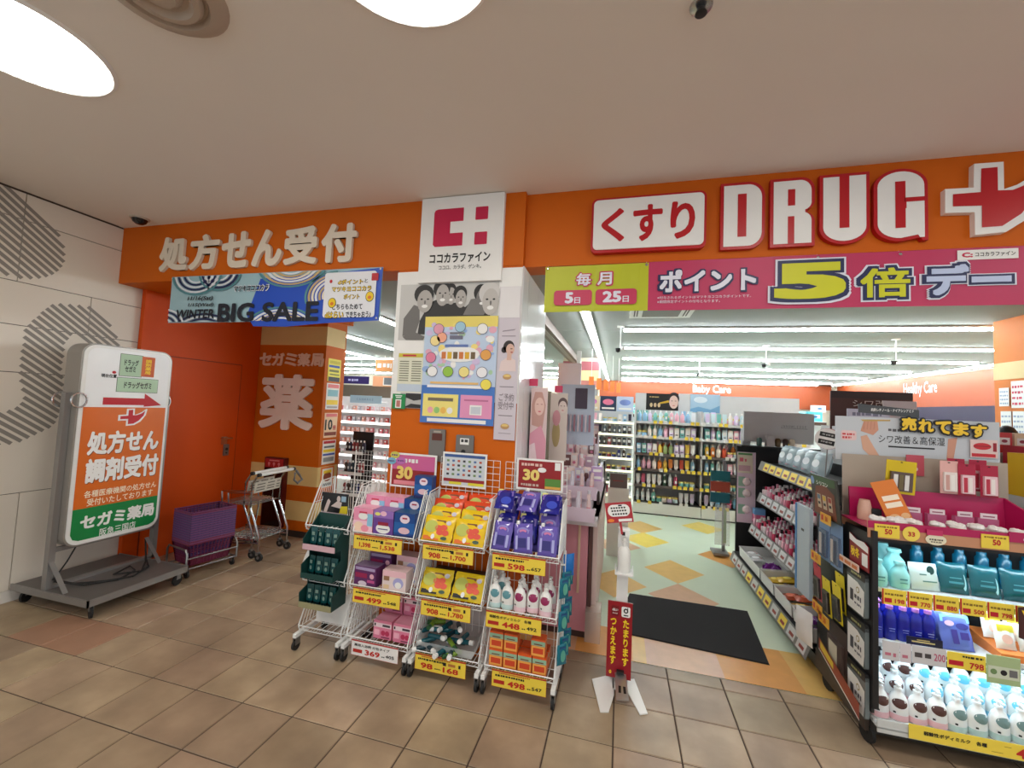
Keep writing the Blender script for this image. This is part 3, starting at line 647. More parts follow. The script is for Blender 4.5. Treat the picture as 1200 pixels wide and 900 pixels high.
t = thing('key_switch_box', 'grey metal shutter switch box with dark window on the orange column', 'switch box', (1.845, YF, 1.165))
MB(mat('grey_metal_box', (120, 116, 112), .45, .3), w=t).rbox(1.79, YF-.014, 1.165, 1.90, YF+.003, 1.372, .008).build('body', t)
MB(C(90, 44, 34), w=t).box(1.81, YF-.016, 1.30, 1.88, YF-.013, 1.345).use(C(170, 160, 150)).box(1.82, YF-.016, 1.35, 1.87, YF-.0135, 1.362).build('window', t)
t = thing('lock_box', 'smaller grey metal lock box with white label on the orange column', 'switch box', (2.035, YF, 1.15))
MB(mat('grey_metal_box', ), w=t).rbox(1.976, YF-.012, 1.15, 2.096, YF+.003, 1.345, .008).build('body', t)
mb = MB(WHITE, w=t).rect(2.005, 1.285, 2.065, 1.325, YF-.0135).use(DGREY).rect(2.012, 1.30, 2.03, 1.318, YF-.014).rect(2.036, 1.30, 2.058, 1.318, YF-.014); mb.build('label', t)
MB(BLACK, w=t).cyl((2.03, YF-.014, 1.24), .014, 'Y', .006).build('keyhole', t)
# ================================================================== rolling pharmacy sign by the left wall
def caster(parent, x, y, r=.03, h=.07, m=STEEL, rot=0.):
    M = tr(x, y, 0) @ rotm('Z', rot)
    o = MB(m).box(-.012, -.014, r+.004, -.008, .022, h-.004, M).box(.008, -.014, r+.004, .012, .022, h-.004, M).box(-.016, -.016, h-.006, .016, .02, h, M).build('caster', parent)
    MB(RUBBER).tube([M @ Vector((-.0075, 0, r)), M @ Vector((.0075, 0, r))], r, 14).build('wheel', o, True)
GREYM = mat('grey_steel_frame', (146, 144, 142), .4, .5); PLATE = mat('platform_plate', (112, 108, 106), .5, .4, var=.1, scale=12)
t = thing('rolling_sign', 'white lightbox pharmacy sign with orange and green panels on a wheeled grey platform', 'sign', (-.74, 1.18, 0))
mb = MB(PLATE, w=t).box(-1.12, .855, .10, -.36, 1.51, .135); mb.use(GREYM).box(-1.125, .85, .095, -.355, .86, .14).box(-.365, .85, .095, -.355, 1.515, .14).box(-1.125, 1.505, .095, -.355, 1.515, .14).build('platform', t)
for x, y, r_ in ((-1.07, .91, .4), (-.41, .905, 1.2), (-.40, 1.46, .2), (-1.06, 1.45, .8)):
    caster(t, x+.74, y-1.18, .042, .098, STEEL, r_)
for y in (.885, 1.555):
    yy = min(y, 1.50) if y > 1.2 else y
    MB(GREYM, w=t).box(-.845, y-.018, .13 if y < 1.2 else .135, -.80, y+.018, 1.50).build('post', t)
MB(GREYM, w=t).box(-.845, .90, .13, -.80, 1.573, .155).box(-.836, .88, .38, -.81, 1.56, .41).build('crossbar', t)
for gs in ([(-.80, .87, .32), (-.80, .90, .32), (-.63, .90, .135), (-.63, .87, .135)], [(-.80, 1.50, .32), (-.80, 1.47, .32), (-.63, 1.47, .135), (-.63, 1.50, .135)]): MB(GREYM, w=t).add(gs, [(0, 1, 2, 3)]).build('gusset', t)

XS = -.745
box_ = MB(mat('sign_side_metal', (150, 146, 140), .35, .3), w=t).rbox(-.90, .905, .405, XS, 1.525, 1.868, .085, 8, ax='X').build('sign_box', t, True)
MB(mat('white_frame', (230, 230, 228), .3), w=t).rbox(XS-.002, .915, .415, XS+.006, 1.515, 1.858, .078, 8, ax='X').build('face_frame', box_)
# printed face in local panel space: u along +Y, v up, towards +X
S = thing('tmp', '', ''); S.location = (XS, 0, 0); S.rotation_euler = (0, 0, PI/2)
FM = tr(XS+.006, 0, 0) @ rotm('Z', PI/2)        # local x -> world y ; local -y -> world +x
bpy.data.objects.remove(S)
zz = lambda x, y: (lambda p: (p.y, p.z))(P(x/2.5, 380+y/2.5, X=XS+.007))
a0, a1, v0, v1 = .938, 1.497, .442, 1.838
mb = MB(mat('lightbox_white', (236, 238, 240), .3), w=t).rrect(a0, v0, a1, v1, .06, -.001, M=FM)
zo = zz(480, 243)[1]; zg = zz(300, 528)[1]; zo = (zz(265, 242)[1]+zz(485, 245)[1])/2; zg = (zz(232, 540)[1]+zz(465, 502)[1])/2
mb.use(C(216, 104, 20, .35)).rect(a0, zg, a1, zo, -.002, FM)
mb.use(C(0, 128, 62, .35)).flat([(a0, zg), (a0, v0+.05), (a0+.015, v0+.015), (a0+.05, v0), (a1-.05, v0), (a1-.015, v0+.015), (a1, v0+.05), (a1, zg)], -.002, FM)
mb.build('panel_print', box_)
mb = MB(C(0, 150, 80), w=t)
LG = C(176, 206, 176); OUT = C(40, 60, 50)
def zr(x0, y0, x1, y1): p = zz(x0, y1); q = zz(x1, y0); return p[0], p[1], q[0], q[1]
zs = lambda x, y: (lambda p: (p.y, p.z))(P(60+x/6.43, 380+y/6.43, X=XS+.007))
def sr(x0, y0, x1, y1):      # upright rectangle from two opposite corners of the zoomed sign
    A_, B_, C_, D_ = zs(x0, y0), zs(x1, y0), zs(x0, y1), zs(x1, y1)
    return (A_[0]+C_[0])/2, (C_[1]+D_[1])/2, (B_[0]+D_[0])/2, (A_[1]+B_[1])/2
r1, r2, r3 = sr(515, 228, 688, 395), sr(490, 408, 803, 515), sr(680, 248, 778, 398)
for q in (r1, r2): mb.use(OUT).rect(*q, -.002, FM).use(LG).rect(q[0]+.003, q[1]+.003, q[2]-.003, q[3]-.003, -.003, FM)
mb.use(C(206, 96, 40)).rect(*r3, -.0035, FM)
mb.use(BLACK).text('ドラッグ\nセガミ', r1[0]+.03, r1[1]+.035, r1[2]-.03, r1[3]-.04, -.004, bold=.03, M=FM).text('ドラッグセガミ', r2[0]+.05, r2[1]+.03, r2[2]-.05, r2[3]-.03, -.004, bold=.03, M=FM).text('現在位置', *sr(375, 374, 494, 402), -.002, bold=.04, M=FM)
mb.use(YEL).text('調\n剤\n薬\n局', r3[0]+.025, r3[1]+.02, r3[2]-.025, r3[3]-.02, -.0045, bold=.02, M=FM)
c_ = zs(474, 362); mb.use(RED).ell(c_[0], c_[1], .013, .011, -.002, M=FM)
ar = sr(388, 555, 700, 608); mb.rect(*ar, -.002, FM).flat([(ar[2], ar[1]-.012), (zs(828, 614)[0], ar[1]+.002), (ar[2], ar[3]+.04)], -.002, FM)
mb.build('map_print', box_)
mb = MB(WHITE, w=t)
def wing(mb, cx, cz, s, yy, poly):
    xs = [(p[0]-1030)/250*s for p in poly]; zs = [-(p[1]-255)/250*s for p in poly]
    mb.flat([(cx+a_, cz+b_) for a_, b_ in zip(xs, zs)][::-1], yy, FM)
ce = zs(595, 700); wing(mb, ce[0], ce[1], .10, -.003, W6); mb.use(RED); wing(mb, ce[0], ce[1], .10, -.004, R6)
def line(xl, yl0, yl1, xr, yr0, yr1):      # a line of the sign measured at its left and right end
    A_, B_, C_, D_ = zz(xl, yl0), zz(xl, yl1), zz(xr, yr0), zz(xr, yr1)
    return A_[0], (B_[1]+D_[1])/2, min(C_[0]-.012, 1.478), (A_[1]+C_[1])/2
L1, L2 = line(258, 318, 384, 472, 303, 368), line(252, 397, 466, 470, 374, 441)
for s_, q in (('処方せん', L1), ('調剤受付', L2)):
    mb.use(C(120, 60, 20)).text(s_, q[0]+.004, q[1]-.006, q[2]+.004, q[3]-.006, -.003, bold=.05, M=FM).use(WHITE).text(s_, *q, -.004, bold=.045, M=FM)
mb.use(C(250, 240, 214)).text('各種医療機関の処方せん', *line(247, 487, 507, 463, 460, 478), -.003, bold=.012, M=FM).text('受付いたしております', *line(255, 511, 530, 452, 482, 502), -.003, bold=.012, M=FM)
mb.use(WHITE).text('セガミ薬局', *line(236, 560, 598, 458, 520, 562), -.003, bold=.045, M=FM).text('阪急三国店', *line(292, 597, 618, 402, 576, 598), -.003, bold=.012, M=FM)
mb.build('lettering', box_)
def ring(cx, cy, cz, r=.045):
    return [(cx, cy+r*math.cos(a_), cz+r*1.15*math.sin(a_)) for a_ in [2*PI*k/16 for k in range(16)]]
for cy, cx in ((.875, -.86), (.91, -.735), (1.53, -.80)):
    MB(CHROME, w=t).tube(ring(cx, cy, 1.45), .007, 6, True).build('handle_ring', t, True)
MB(RUBBER, w=t).tube([(-.80, .90, .20), (-.72, .98, .15), (-.6, 1.1, .143), (-.52, 1.22, .143), (-.6, 1.38, .148), (-.75, 1.46, .16), (-.83, 1.5, .3)], .006, 6).tube([(-.80, .91, .18), (-.66, 1.0, .143), (-.55, 1.14, .143), (-.62, 1.3, .143), (-.74, 1.34, .145), (-.66, 1.18, .15), (-.56, 1.3, .146), (-.72, 1.44, .15), (-.82, 1.5, .25)], .006, 6).tube([(-.8, .905, .19), (-.85, 1.0, .28), (-.87, 1.08, .42)], .005, 6).build('power_cable', t, True)

# ================================================================== stack of shopping baskets and its low cart
BK = mat('plum_basket_plastic', (108, 36, 66), .35, var=.1); BKB = mat('violet_basket_plastic', (72, 52, 102), .35, var=.1)
RIM = mat('rim_highlight', (128, 84, 126), .25)  # highlight along the basket rims, painted in as a lighter lilac
def basket_mesh(m):
    mb = MB(m); n = 11
    def ringp(z, L, W): return [(-L/2, -W/2, z), (L/2, -W/2, z), (L/2, W/2, z), (-L/2, W/2, z)]
    L0, W0, L1, W1, H = .30, .225, .36, .275, .19
    pts = ringp(.004, L0, W0)
    mb.box(-L0/2, -W0/2, 0, L0/2, W0/2, .006)
    for s_ in range(4):
        A, B = ringp(.0, L0, W0)[s_], ringp(.0, L0, W0)[(s_+1) % 4]; A2, B2 = ringp(H, L1, W1)[s_], ringp(H, L1, W1)[(s_+1) % 4]
        A, B, A2, B2 = map(Vector, (A, B, A2, B2))
        N = 12 if s_ % 2 == 0 else 9
        for k in range(N+1):
            u = k/N; mb.tube([A.lerp(B, u), A2.lerp(B2, u)], .0035, 4)
        for v in (.3, .62): mb.tube([A.lerp(A2, v), B.lerp(B2, v)], .0035, 4)
        # solid lower band
        mb.add([A, B, B.lerp(B2, .3), A.lerp(A2, .3)], [(0, 1, 2, 3)])
    rim = [Vector(p) for p in ringp(H, L1, W1)]
    for s_ in range(4):
        a_, b_ = rim[s_], rim[(s_+1) % 4]; mb.use(RIM).tube([a_, b_], .0038, 5).use(m)
        o_ = Vector((0, 0, -.0155)); c_ = 1.015
        mb.add([a_, b_, Vector((b_.x*c_, b_.y*c_, b_.z))+o_, Vector((a_.x*c_, a_.y*c_, a_.z))+o_], [(0, 1, 2, 3)])
    return mb.mesh('shopping_basket')
bm1, bm2 = basket_mesh(BK), basket_mesh(BKB)
BX, BY, BR = -.55, 1.785, 1.36
hn = MB(BK).tube([(-.18, 0, .19), (-.165, -.11, .185), (.165, -.11, .185), (.18, 0, .19)], .005, 5).mesh('handle')
for k in range(14):
    first, last = k == 0, k == 13
    lb = ('lowest and most visible plum basket of the nested stack on the floor cart' if first else 'topmost open plum shopping basket of the nested stack' if last else 'violet shopping basket, %s from the top of the nested stack' % nth(14-k))
    put('shopping_basket', [('basket_body', bm1 if (first or last or k == 1) else bm2)]+([('handle', hn)] if last else []), lb, 'basket', (BX, BY, .085+k*.0195), BR, 'nested shopping baskets')
t = thing('basket_cart', 'low chrome tube cart under the stack of shopping baskets', 'cart', (BX, BY, 0), BR)
mb = MB(STEEL)
for z in (.075,): mb.tube([(-.2, -.15, z), (.2, -.15, z), (.2, .15, z), (-.2, .15, z)], .007, 6, True)
mb.tube([(-.2, -.06, .075), (.2, -.06, .075)], .006).tube([(-.2, .06, .075), (.2, .06, .075)], .006)
mb.build('base_frame', t)
for s_ in (-1, 1):
    MB(STEEL).tube([(.2*s_, -.155, .07), (.2*s_, -.155, .20), (.2*s_, -.13, .23), (.2*s_, .13, .23), (.2*s_, .155, .20), (.2*s_, .155, .07)], .008).build('end_hoop', t, True)
MB(STEEL).tube([(-.2, -.16, .16), (.2, -.16, .16)], .006).build('side_rail', t)
for x in (-.18, .18):
    for y in (-.13, .13): caster(t, x, y, .03, .07)

# ================================================================== two nested shopping carts
def cart_parts():
    out = []
    wd = .36
    for s_ in (0, wd):
        out.append(('side_frame', MB(CHROME).tube([(0, s_, .80), (-.05, s_, .78), (-.10, s_, .70), (-.10, s_, .48), (-.06, s_, .40), (.02, s_, .22), (.02, s_, .07)], .0095, 7).tube([(-.36, s_, .60), (-.34, s_, .40), (-.38, s_, .12), (-.38, s_, .07)], .008, 7).tube([(-.10, s_, .62), (-.36, s_, .60)], .007, 6).tube([(.02, s_, .16), (-.38, s_, .13)], .007, 6).mesh('side_frame', True)))
    mb = MB(WHITE).tube([(.01, -.03, .80), (.01, wd+.03, .80)], .016, 10); out.append(('handle', mb.mesh('handle', True)))
    mb = MB(BLACK).tube([(.01, -.055, .80), (.01, -.03, .80)], .018, 8).tube([(.01, wd+.03, .80), (.01, wd+.055, .80)], .018, 8); out.append(('grip_end', mb.mesh('grip_end', True)))
    mb = MB(CHROME)
    for k in range(8): mb.tube([(-.10-.035*k, 0, .50), (-.10-.035*k, wd, .50)], .004, 5)
    for y in (.06, .18, .30): mb.tube([(-.10, y, .50), (-.36, y, .50)], .004, 5)
    out.append(('upper_rack', mb.mesh('upper_rack')))
    mb = MB(CHROME)
    for k in range(9): mb.tube([(.0-.04*k, 0, .19), (.0-.04*k, wd, .19)], .004, 5)
    for y in (.0, .12, .24, .36): mb.tube([(.0, y, .19), (-.36, y, .18)], .005, 5)
    out.append(('lower_rack', mb.mesh('lower_rack')))
    mb = MB(mat('ivory_plate', (206, 200, 188), .4)).hexa([(-.092, .015, .61), (-.092, wd-.015, .61), (-.096, wd-.015, .61), (-.096, .015, .61)], [(-.078, .015, .715), (-.078, wd-.015, .715), (-.082, wd-.015, .715), (-.082, .015, .715)])
    mb.use(C(90, 84, 78))
    for z in (.63, .655, .685):
        q = rnd.uniform(.02, .08)
        for a_, b_ in ((.03, .14), (.16, .26), (.28, .33)): mb.add([(-.0905+(z-.61)*.133+.001, a_+q*.2, z), (-.0905+(z-.61)*.133+.001, b_, z), (-.0893+(z-.61)*.133+.001, b_, z+.009), (-.0893+(z-.61)*.133+.001, a_+q*.2, z+.009)], [(0, 1, 2, 3)])
    out.append(('notice_plate', mb.mesh('notice_plate')))
    for x in (.02, -.38):
        for y in (0, wd):
            mb = MB(STEEL).box(x-.012, y-.018, .055, x+.012, y+.018, .085); mb.use(RUBBER).cyl((x+.012, y, .036), .036, 'Y', .022, 14).use(STEEL).cyl((x+.012, y, .036), .014, 'Y', .026, 10); out.append(('caster_wheel', mb.mesh('caster_wheel', True)))
    return out
cp = cart_parts()
put('shopping_cart', cp, 'front chrome shopping cart with white handle bar beside the basket stack', 'shopping cart', (-.26, 2.07, 0), .05, 'nested shopping carts')
put('shopping_cart', cp, 'rear chrome shopping cart nested behind the other, nearer the orange door', 'shopping cart', (-.38, 2.11, 0), .06, 'nested shopping carts')
put('hanging_strap', MB(C(120, 118, 116)).tube([(.0, .0, .0), (.02, .03, -.05), (.03, .06, -.10), (.03, .0, -.13), (.02, -.04, -.09), (.01, -.02, -.02)], .012, 8).mesh('hanging_strap', True), 'grey looped strap hanging at the far end of the cart handle', 'strap', (-.25, 2.485, .785))

# ================================================================== entrance mat
mb = MB(mat('black_mat', (34, 34, 36), .95, var=.3, scale=300, bump=.6)).hexa([(2.985, 1.93, .001), (3.935, 1.85, .001), (4.01, 2.60, .001), (3.105, 2.60, .001)], [(2.99, 1.935, .009), (3.93, 1.856, .009), (4.005, 2.595, .009), (3.11, 2.595, .009)])
tag(mb.build('entrance_mat'), 'black ribbed entrance mat lying on the pale green shop floor', 'mat')

# ================================================================== foot-pedal hand sanitiser stand
t = thing('sanitiser_stand', 'white foot pedal sanitiser stand with a dark red card at the entrance', 'stand', (3.03, 1.38, 0))
mb = MB(WHITE, w=t).box(2.997, 1.38, .02, 3.06, 1.42, .86); mb.build('column', t)
mb = MB(WHITE, w=t)
for poly_ in ([(2.876, 1.345), (2.934, 1.095), (2.975, 1.108), (3.0, 1.25), (2.995, 1.395), (2.95, 1.40)], [(3.055, 1.40), (3.11, 1.425), (3.168, 1.16), (3.13, 1.14), (3.07, 1.30)], [(2.99, 1.30), (3.07, 1.30), (3.07, 1.42), (2.99, 1.42)]):
    n_ = len(poly_); mb.add([(x, y, .002) for x, y in poly_]+[(x, y, .008) for x, y in poly_], [tuple(range(n_, 2*n_)), tuple(range(n_))[::-1]]+[(k, (k+1) % n_, n_+(k+1) % n_, n_+k) for k in range(n_)])
mb.build('foot_plate', t)
mb = MB(mat('pedal_steel', (190, 190, 188), .3, .8), w=t).hexa([(3.012, 1.17, .03), (3.076, 1.185, .03), (3.06, 1.37, .06), (3.0, 1.37, .06)], [(3.012, 1.17, .036), (3.076, 1.185, .036), (3.06, 1.37, .068), (3.0, 1.37, .068)])
mb.use(BLACK)
for q in (0, 1): mb.add([(3.022+.027*q, 1.215, .0438), (3.036+.027*q, 1.217, .0438), (3.035+.024*q, 1.262, .052), (3.021+.024*q, 1.262, .052)], [(0, 1, 2, 3)])
mb.box(3.01, 1.33, .07, 3.05, 1.37, .085).build('pedal', t)
mb = MB(WHITE, w=t).box(2.985, 1.30, .622, 3.085, 1.40, .63).box(2.985, 1.30, .63, 2.99, 1.40, .65).box(3.08, 1.30, .63, 3.085, 1.40, .65).build('bottle_shelf', t)
MB(mat('white_bottle', (236, 236, 232), .3), w=t).lathe([(.034, 0), (.036, .01), (.036, .10), (.03, .125), (.014, .14), (.014, .155), (.018, .156), (.018, .17), (.006, .172), (.006, .19)], 18, (3.034, 1.348, .631)).box(3.028, 1.30, .815, 3.042, 1.352, .825).build('pump_bottle', t, True)
MB(WHITE, w=t).box(3.005, 1.33, .83, 3.06, 1.385, .865).use(BLACK).box(3.018, 1.328, .835, 3.035, 1.331, .855).build('pump_cover', t)
SR = C(150, 16, 30, .35)
o = MB(SR, w=t).box(2.952, 1.352, .035, 3.088, 1.358, .455).build('red_card', t)
mb = MB(C(120, 10, 20), w=t).rrect(2.972, .375, 3.014, .432, .008, 1.351).use(WHITE).rrect(3.028, .375, 3.076, .432, .008, 1.351).use(WHITE).text('d払い', 2.977, .402, 3.009, .418, 1.3505, bold=.03)
for q in range(3): mb.ell(2.983+.01*q, .39, .003, .003, 1.3505, 8)
mb.use(BLACK).ell(3.052, .41, .013, .014, 1.3505).use(WHITE).ell(3.052, .41, .006, .007, 1.350).use(BLACK).rect(3.06, .408, .3+2.764, .43, 1.3503).rect(3.04, .382, 3.066, .388, 1.3505)
mb.use(YEL).text('た\nま\nり\nま\nす\n。', 3.036, .055, 3.072, .362, 1.3505, bold=.035, spacing=1.).text('つ\nか\nえ\nま\nす\n。', 2.968, .055, 3.004, .362, 1.3505, bold=.035, spacing=1.)
mb.build('card_print', o)
M_ = tr(2.998, 1.335, .96) @ rotm('Y', -.17) @ rotm('X', -.15)
o = MB(C(170, 30, 40, .35), w=t).box(-.074, 0, -.056, .074, .004, .056, M_).box(-.006, .004, -.12, .006, .03, -.02, M_).build('top_card', t)
mb = MB(WHITE, w=t).rrect(-.062, -.022, .062, .044, .03, -.001, M=M_).use(BLACK)
for q, z in enumerate((.026, .01, -.008)):
    for k in range(6): mb.rect(-.044+k*.0145+.003*q, z-.005, -.034+k*.0145+.003*q, z+.004, -.002, M_)
mb.use(C(230, 130, 40)).ell(-.05, -.042, .018, .009, -.001, M=M_).use(WHITE).rect(-.008, -.05, .066, -.036, -.001, M_).use(BLACK).rect(0, .034, .02, .042, -.0022, M_); mb.build('card_print', o)
# ================================================================== wire racks in front of the column
RY = 1.06
def rack(x0, w_, label, back_top=1.2):
    t = thing('wire_rack', label, 'display rack', (x0, RY, 0), 0, 'white wire racks in front of the column')
    D = .25
    for L in (.75, .44, .14):
        mb = MB(WIRE); r = .0022
        T = .25
        for s_ in (0, w_):
            for k in range(9):
                u = k/8; mb.tube([(s_, u*D, L-.012), (s_, .12+u*(D-.12), L+T-.012+.01*u)], r, 4)
            mb.tube([(s_, .012, L-.03), (s_, 0, L), (s_, .12, L+T), (s_, D, L+T+.01)], .0036, 5)
            mb.tube([(s_, .06, L+T*.5), (s_, D, L+T*.5)], r, 4).tube([(s_, 0, L), (s_, .10, L-.055), (s_, D, L-.055)], .0034, 5)
        n = int(w_/.035)
        for k in range(n+1): mb.tube([(w_*k/n, 0, L-.012), (w_*k/n, D, L-.012)], r, 4)
        for y in (.1, .2): mb.tube([(0, y, L-.014), (w_, y, L-.014)], r, 4)
        mb.tube([(0, 0, L), (w_, 0, L)], .0034, 5).tube([(0, .012, L-.03), (w_, .012, L-.03)], .003, 5)
        # diagonal lattice at the front foot
        for k in range(n): mb.tube([(w_*k/n, .006, L-.03), (w_*(k+1)/n, .002, L)], .0014, 3)
        mb.build('basket_tier', t)
    mb = MB(WIRE)
    n = int(w_/.04)
    for k in range(n+1): mb.tube([(w_*k/n, D+.006, .10), (w_*k/n, D+.006, 1.0)], .0022, 4)
    for z in (.2, .35, .5, .65, .8, .92, 1.0): mb.tube([(0, D+.006, z), (w_, D+.006, z)], .0022, 4)
    mb.build('back_grid', t)
    if back_top > 1.02:
        mb = MB(WIRE)
        for k in range(n+1): mb.tube([(w_*k/n, D+.006, 1.0), (w_*k/n, D+.006, back_top)], .0018, 4)
        for z in (1.04, 1.08, 1.12, 1.16, back_top): mb.tube([(0, D+.006, z), (w_, D+.006, z)], .0018, 4)
        mb.build('header_grid', t)
    for s_ in (0, w_):
        MB(WIRE).tube([(s_, D+.004, .075), (s_, D+.004, 1.01)], .0075, 6).build('upright', t)
        MB(WIRE).box(s_-.011, -.03, .078, s_+.011, D+.02, .1).build('foot_bar', t)
        for y in (-.012, D): caster(t, s_, y, .03, .078, STEEL, 0)
    return t
R1, R2, R3, R4 = (1.112, .30), (1.452, .40), (1.887, .395), (2.318, .378)
rack(*R1, 'narrow white wire rack holding the dark green display, leftmost of the row', 0)
rack(*R2, 'white wire rack with tissue-like pink and blue boxes on its top tier', 0)
rack(*R3, 'white wire rack with yellow and orange snack pouches on its top tier')
rack(*R4, 'white wire rack with purple refill pouches, rightmost of the row')

# ---- price cards
CARDY = mat('yellow_card', (240, 212, 72), .45)
def bars(mb, m, x0, z0, x1, z1, y, n, seed=1, M=None):
    """a line of print too small to read"""
    r_ = random.Random(seed); x = x0; mb.use(m)
    while x < x1:
        w_ = r_.uniform(.6, 1.4)*(z1-z0); mb.rect(x, z0+r_.uniform(0, .25)*(z1-z0), min(x+w_, x1), z1, y, M); x += w_*1.35
def price_card(x0, x1, z, label, price, sub, extra=None, base=CARDY, h=.088, name_line=None, y=RY-.013):
    t = thing('price_card', label, 'price card', (x0, y, z-h))
    W = x1-x0
    MB(base).box(0, 0, 0, W, .002, h).build('card', t)
    mb = MB(C(176, 40, 40)).rect(0, h-.008, W, h, -.0006).rect(0, 0, W, .0015, -.0006).rect(0, 0, .0015, h, -.0006).rect(W-.0015, 0, W, h, -.0006)
    if name_line: mb.use(BLACK).text(name_line, .02, h*.60, W*.82, h*.78, -.0012, bold=.02)
    else: bars(mb, BLACK, .02, h*.62, W*.6, h*.74, -.0012, 12, int(x0*1000+z*77)); bars(mb, C(190, 60, 40), .04, h*.80, W*.7, h*.87, -.0012, 12, int(x0*999+z*7))
    mb.use(C(196, 40, 30)); mb.text(price, W*.30 if not extra else W*.12, h*.14, W*.62 if not extra else W*.36, h*.48, -.0012, bold=.035)
    if extra: mb.text(extra, W*.56, h*.14, W*.86, h*.46, -.0012, bold=.03)
    if sub: mb.use(BLACK).text(sub, W*.74, h*.22, W*.92, h*.42, -.0012, bold=.02)
    if not extra: mb.use(C(180, 40, 30)).rect(W*.04, h*.2, W*.24, h*.42, -.0010)
    else:
        mb.use(BLACK).rect(W*.56, h*.54, W*.62, h*.74, -.001).rect(W*.86, h*.54, W*.9, h*.74, -.001).use(C(190, 120, 60)).rect(W*.66, h*.56, W*.8, h*.72, -.001)
    bars(mb, BLACK, W*.40 if extra else W*.66, h*.2, W*.52 if extra else W*.72, h*.28, -.0012, 4, 5)
    mb.build('print', t)
price_card(2.337, 2.632, .742, 'yellow price card reading 598 below the purple pouches', '598', '657')
price_card(2.316, 2.622, .434, 'yellow price card reading 448 below the pump bottles of the rack', '448', '492', name_line='弱酸性ボディミルク　各種')
price_card(2.364, 2.66, .136, 'yellow price card reading 498 below the orange boxes', '498', '547')
price_card(1.922, 2.228, .742, 'yellow price card reading 908 and 1,700 below the top snack pouches', '908', None, '1,700')
price_card(1.93, 2.228, .434, 'yellow price card reading 908 and 1,780 below the second tier of pouches', '908', None, '1,780')
price_card(1.912, 2.216, .136, 'yellow price card reading 98 and 168 below the box of small tubes', '98', None, '168')
price_card(1.47, 1.79, .742, 'yellow price card reading 1,398 below the pink and blue boxes', '1,398', None, '1,538')
price_card(1.487, 1.798, .434, 'yellow price card reading 499 below the purple gift boxes', '499', '548')
price_card(1.50, 1.806, .136, 'white price card reading 369 below the pink cartons', '369', '405', base=C(236, 234, 232), name_line='薬用入浴剤 分包タイプ')

# ---- show cards standing in the racks' back grids
def show_card(x0, x1, z0, z1, label, base, y=1.305):
    t = thing('show_card', label, 'show card', (x0, y, z0)); W, H = x1-x0, z1-z0
    MB(WHITE).box(0, 0, 0, W, .004, H).build('card', t); mb = MB(base).rect(.012, .012, W-.012, H-.012, -.001); return t, mb, W, H
DR = C(150, 30, 34, .35)
t, mb, W, H = show_card(1.535, 1.862, .985, 1.205, 'red and pink show card with a gold 30 behind the pink and blue boxes', DR)
mb.use(C(206, 96, 150)).rect(.012, H*.52, W-.012, H-.012, -.0016)
mb.use(C(236, 206, 110)).text('30', W*.14, H*.24, W*.50, H*.62, -.003, bold=.05, res=3)
mb.use(C(226, 140, 150)).rect(.03, H*.08, W*.9, H*.2, -.002); bars(mb, WHITE, .03, H*.72, W*.6, H*.84, -.003, 9, 3)
mb.build('print', t)
mb = MB(C(206, 200, 90)).ell(.03, .205, .034, .022, -.005).use(C(120, 180, 206)).ell(.008, .165, .034, .022, -.006).use(C(190, 110, 180)).ell(.075, .17, .036, .024, -.0065)
for cx, cz in ((.03, .205), (.008, .165), (.075, .17)): bars(mb, C(90, 60, 120), cx-.022, cz-.006, cx+.022, cz+.004, -.0072, 5, int(cx*999))
mb.build('sticker', t)
t, mb, W, H = show_card(1.903, 2.199, 1.022, 1.235, 'white show card of small product pictures behind the snack pouches', C(206, 214, 222))
mb.use(C(60, 90, 150)).rect(.012, H*.86, W-.012, H-.012, -.0016).use(C(150, 40, 50)).rect(.012, .03, W-.012, .05, -.0016).use(C(226, 216, 60)).rect(.05, .014, W*.45, .03, -.002).rect(W*.6, .014, W*.95, .03, -.002)
for i in range(7):
    for j in range(4):
        mb.use([C(60, 60, 70), C(190, 90, 70), C(90, 120, 170), C(120, 150, 100)][(i*3+j*5) % 4]).rect(.03+i*.036, .07+j*.028, .047+i*.036, .083+j*.028, -.002)
mb.build('print', t)
t, mb, W, H = show_card(2.39, 2.674, 1.045, 1.232, 'dark red show card with a gold 30 behind the purple pouches', DR)
mb.use(C(240, 214, 120)).text('30', W*.14, H*.30, W*.50, H*.66, -.003, bold=.05, res=3)
mb.use(WHITE).ell(W*.55, H*.66, .026, .015, -.002).rect(W*.82, H*.68, W*.94, H*.92, -.002).use(C(90, 140, 60)).rect(W*.62, H*.1, W*.95, H*.4, -.002).use(C(226, 170, 80)).rect(W*.62, H*.08, W*.95, H*.16, -.0025)
bars(mb, C(230, 190, 180), .03, H*.76, W*.55, H*.85, -.003, 9, 4); bars(mb, C(206, 180, 170), .03, H*.12, W*.5, H*.2, -.003, 9, 8)
mb.build('print', t)

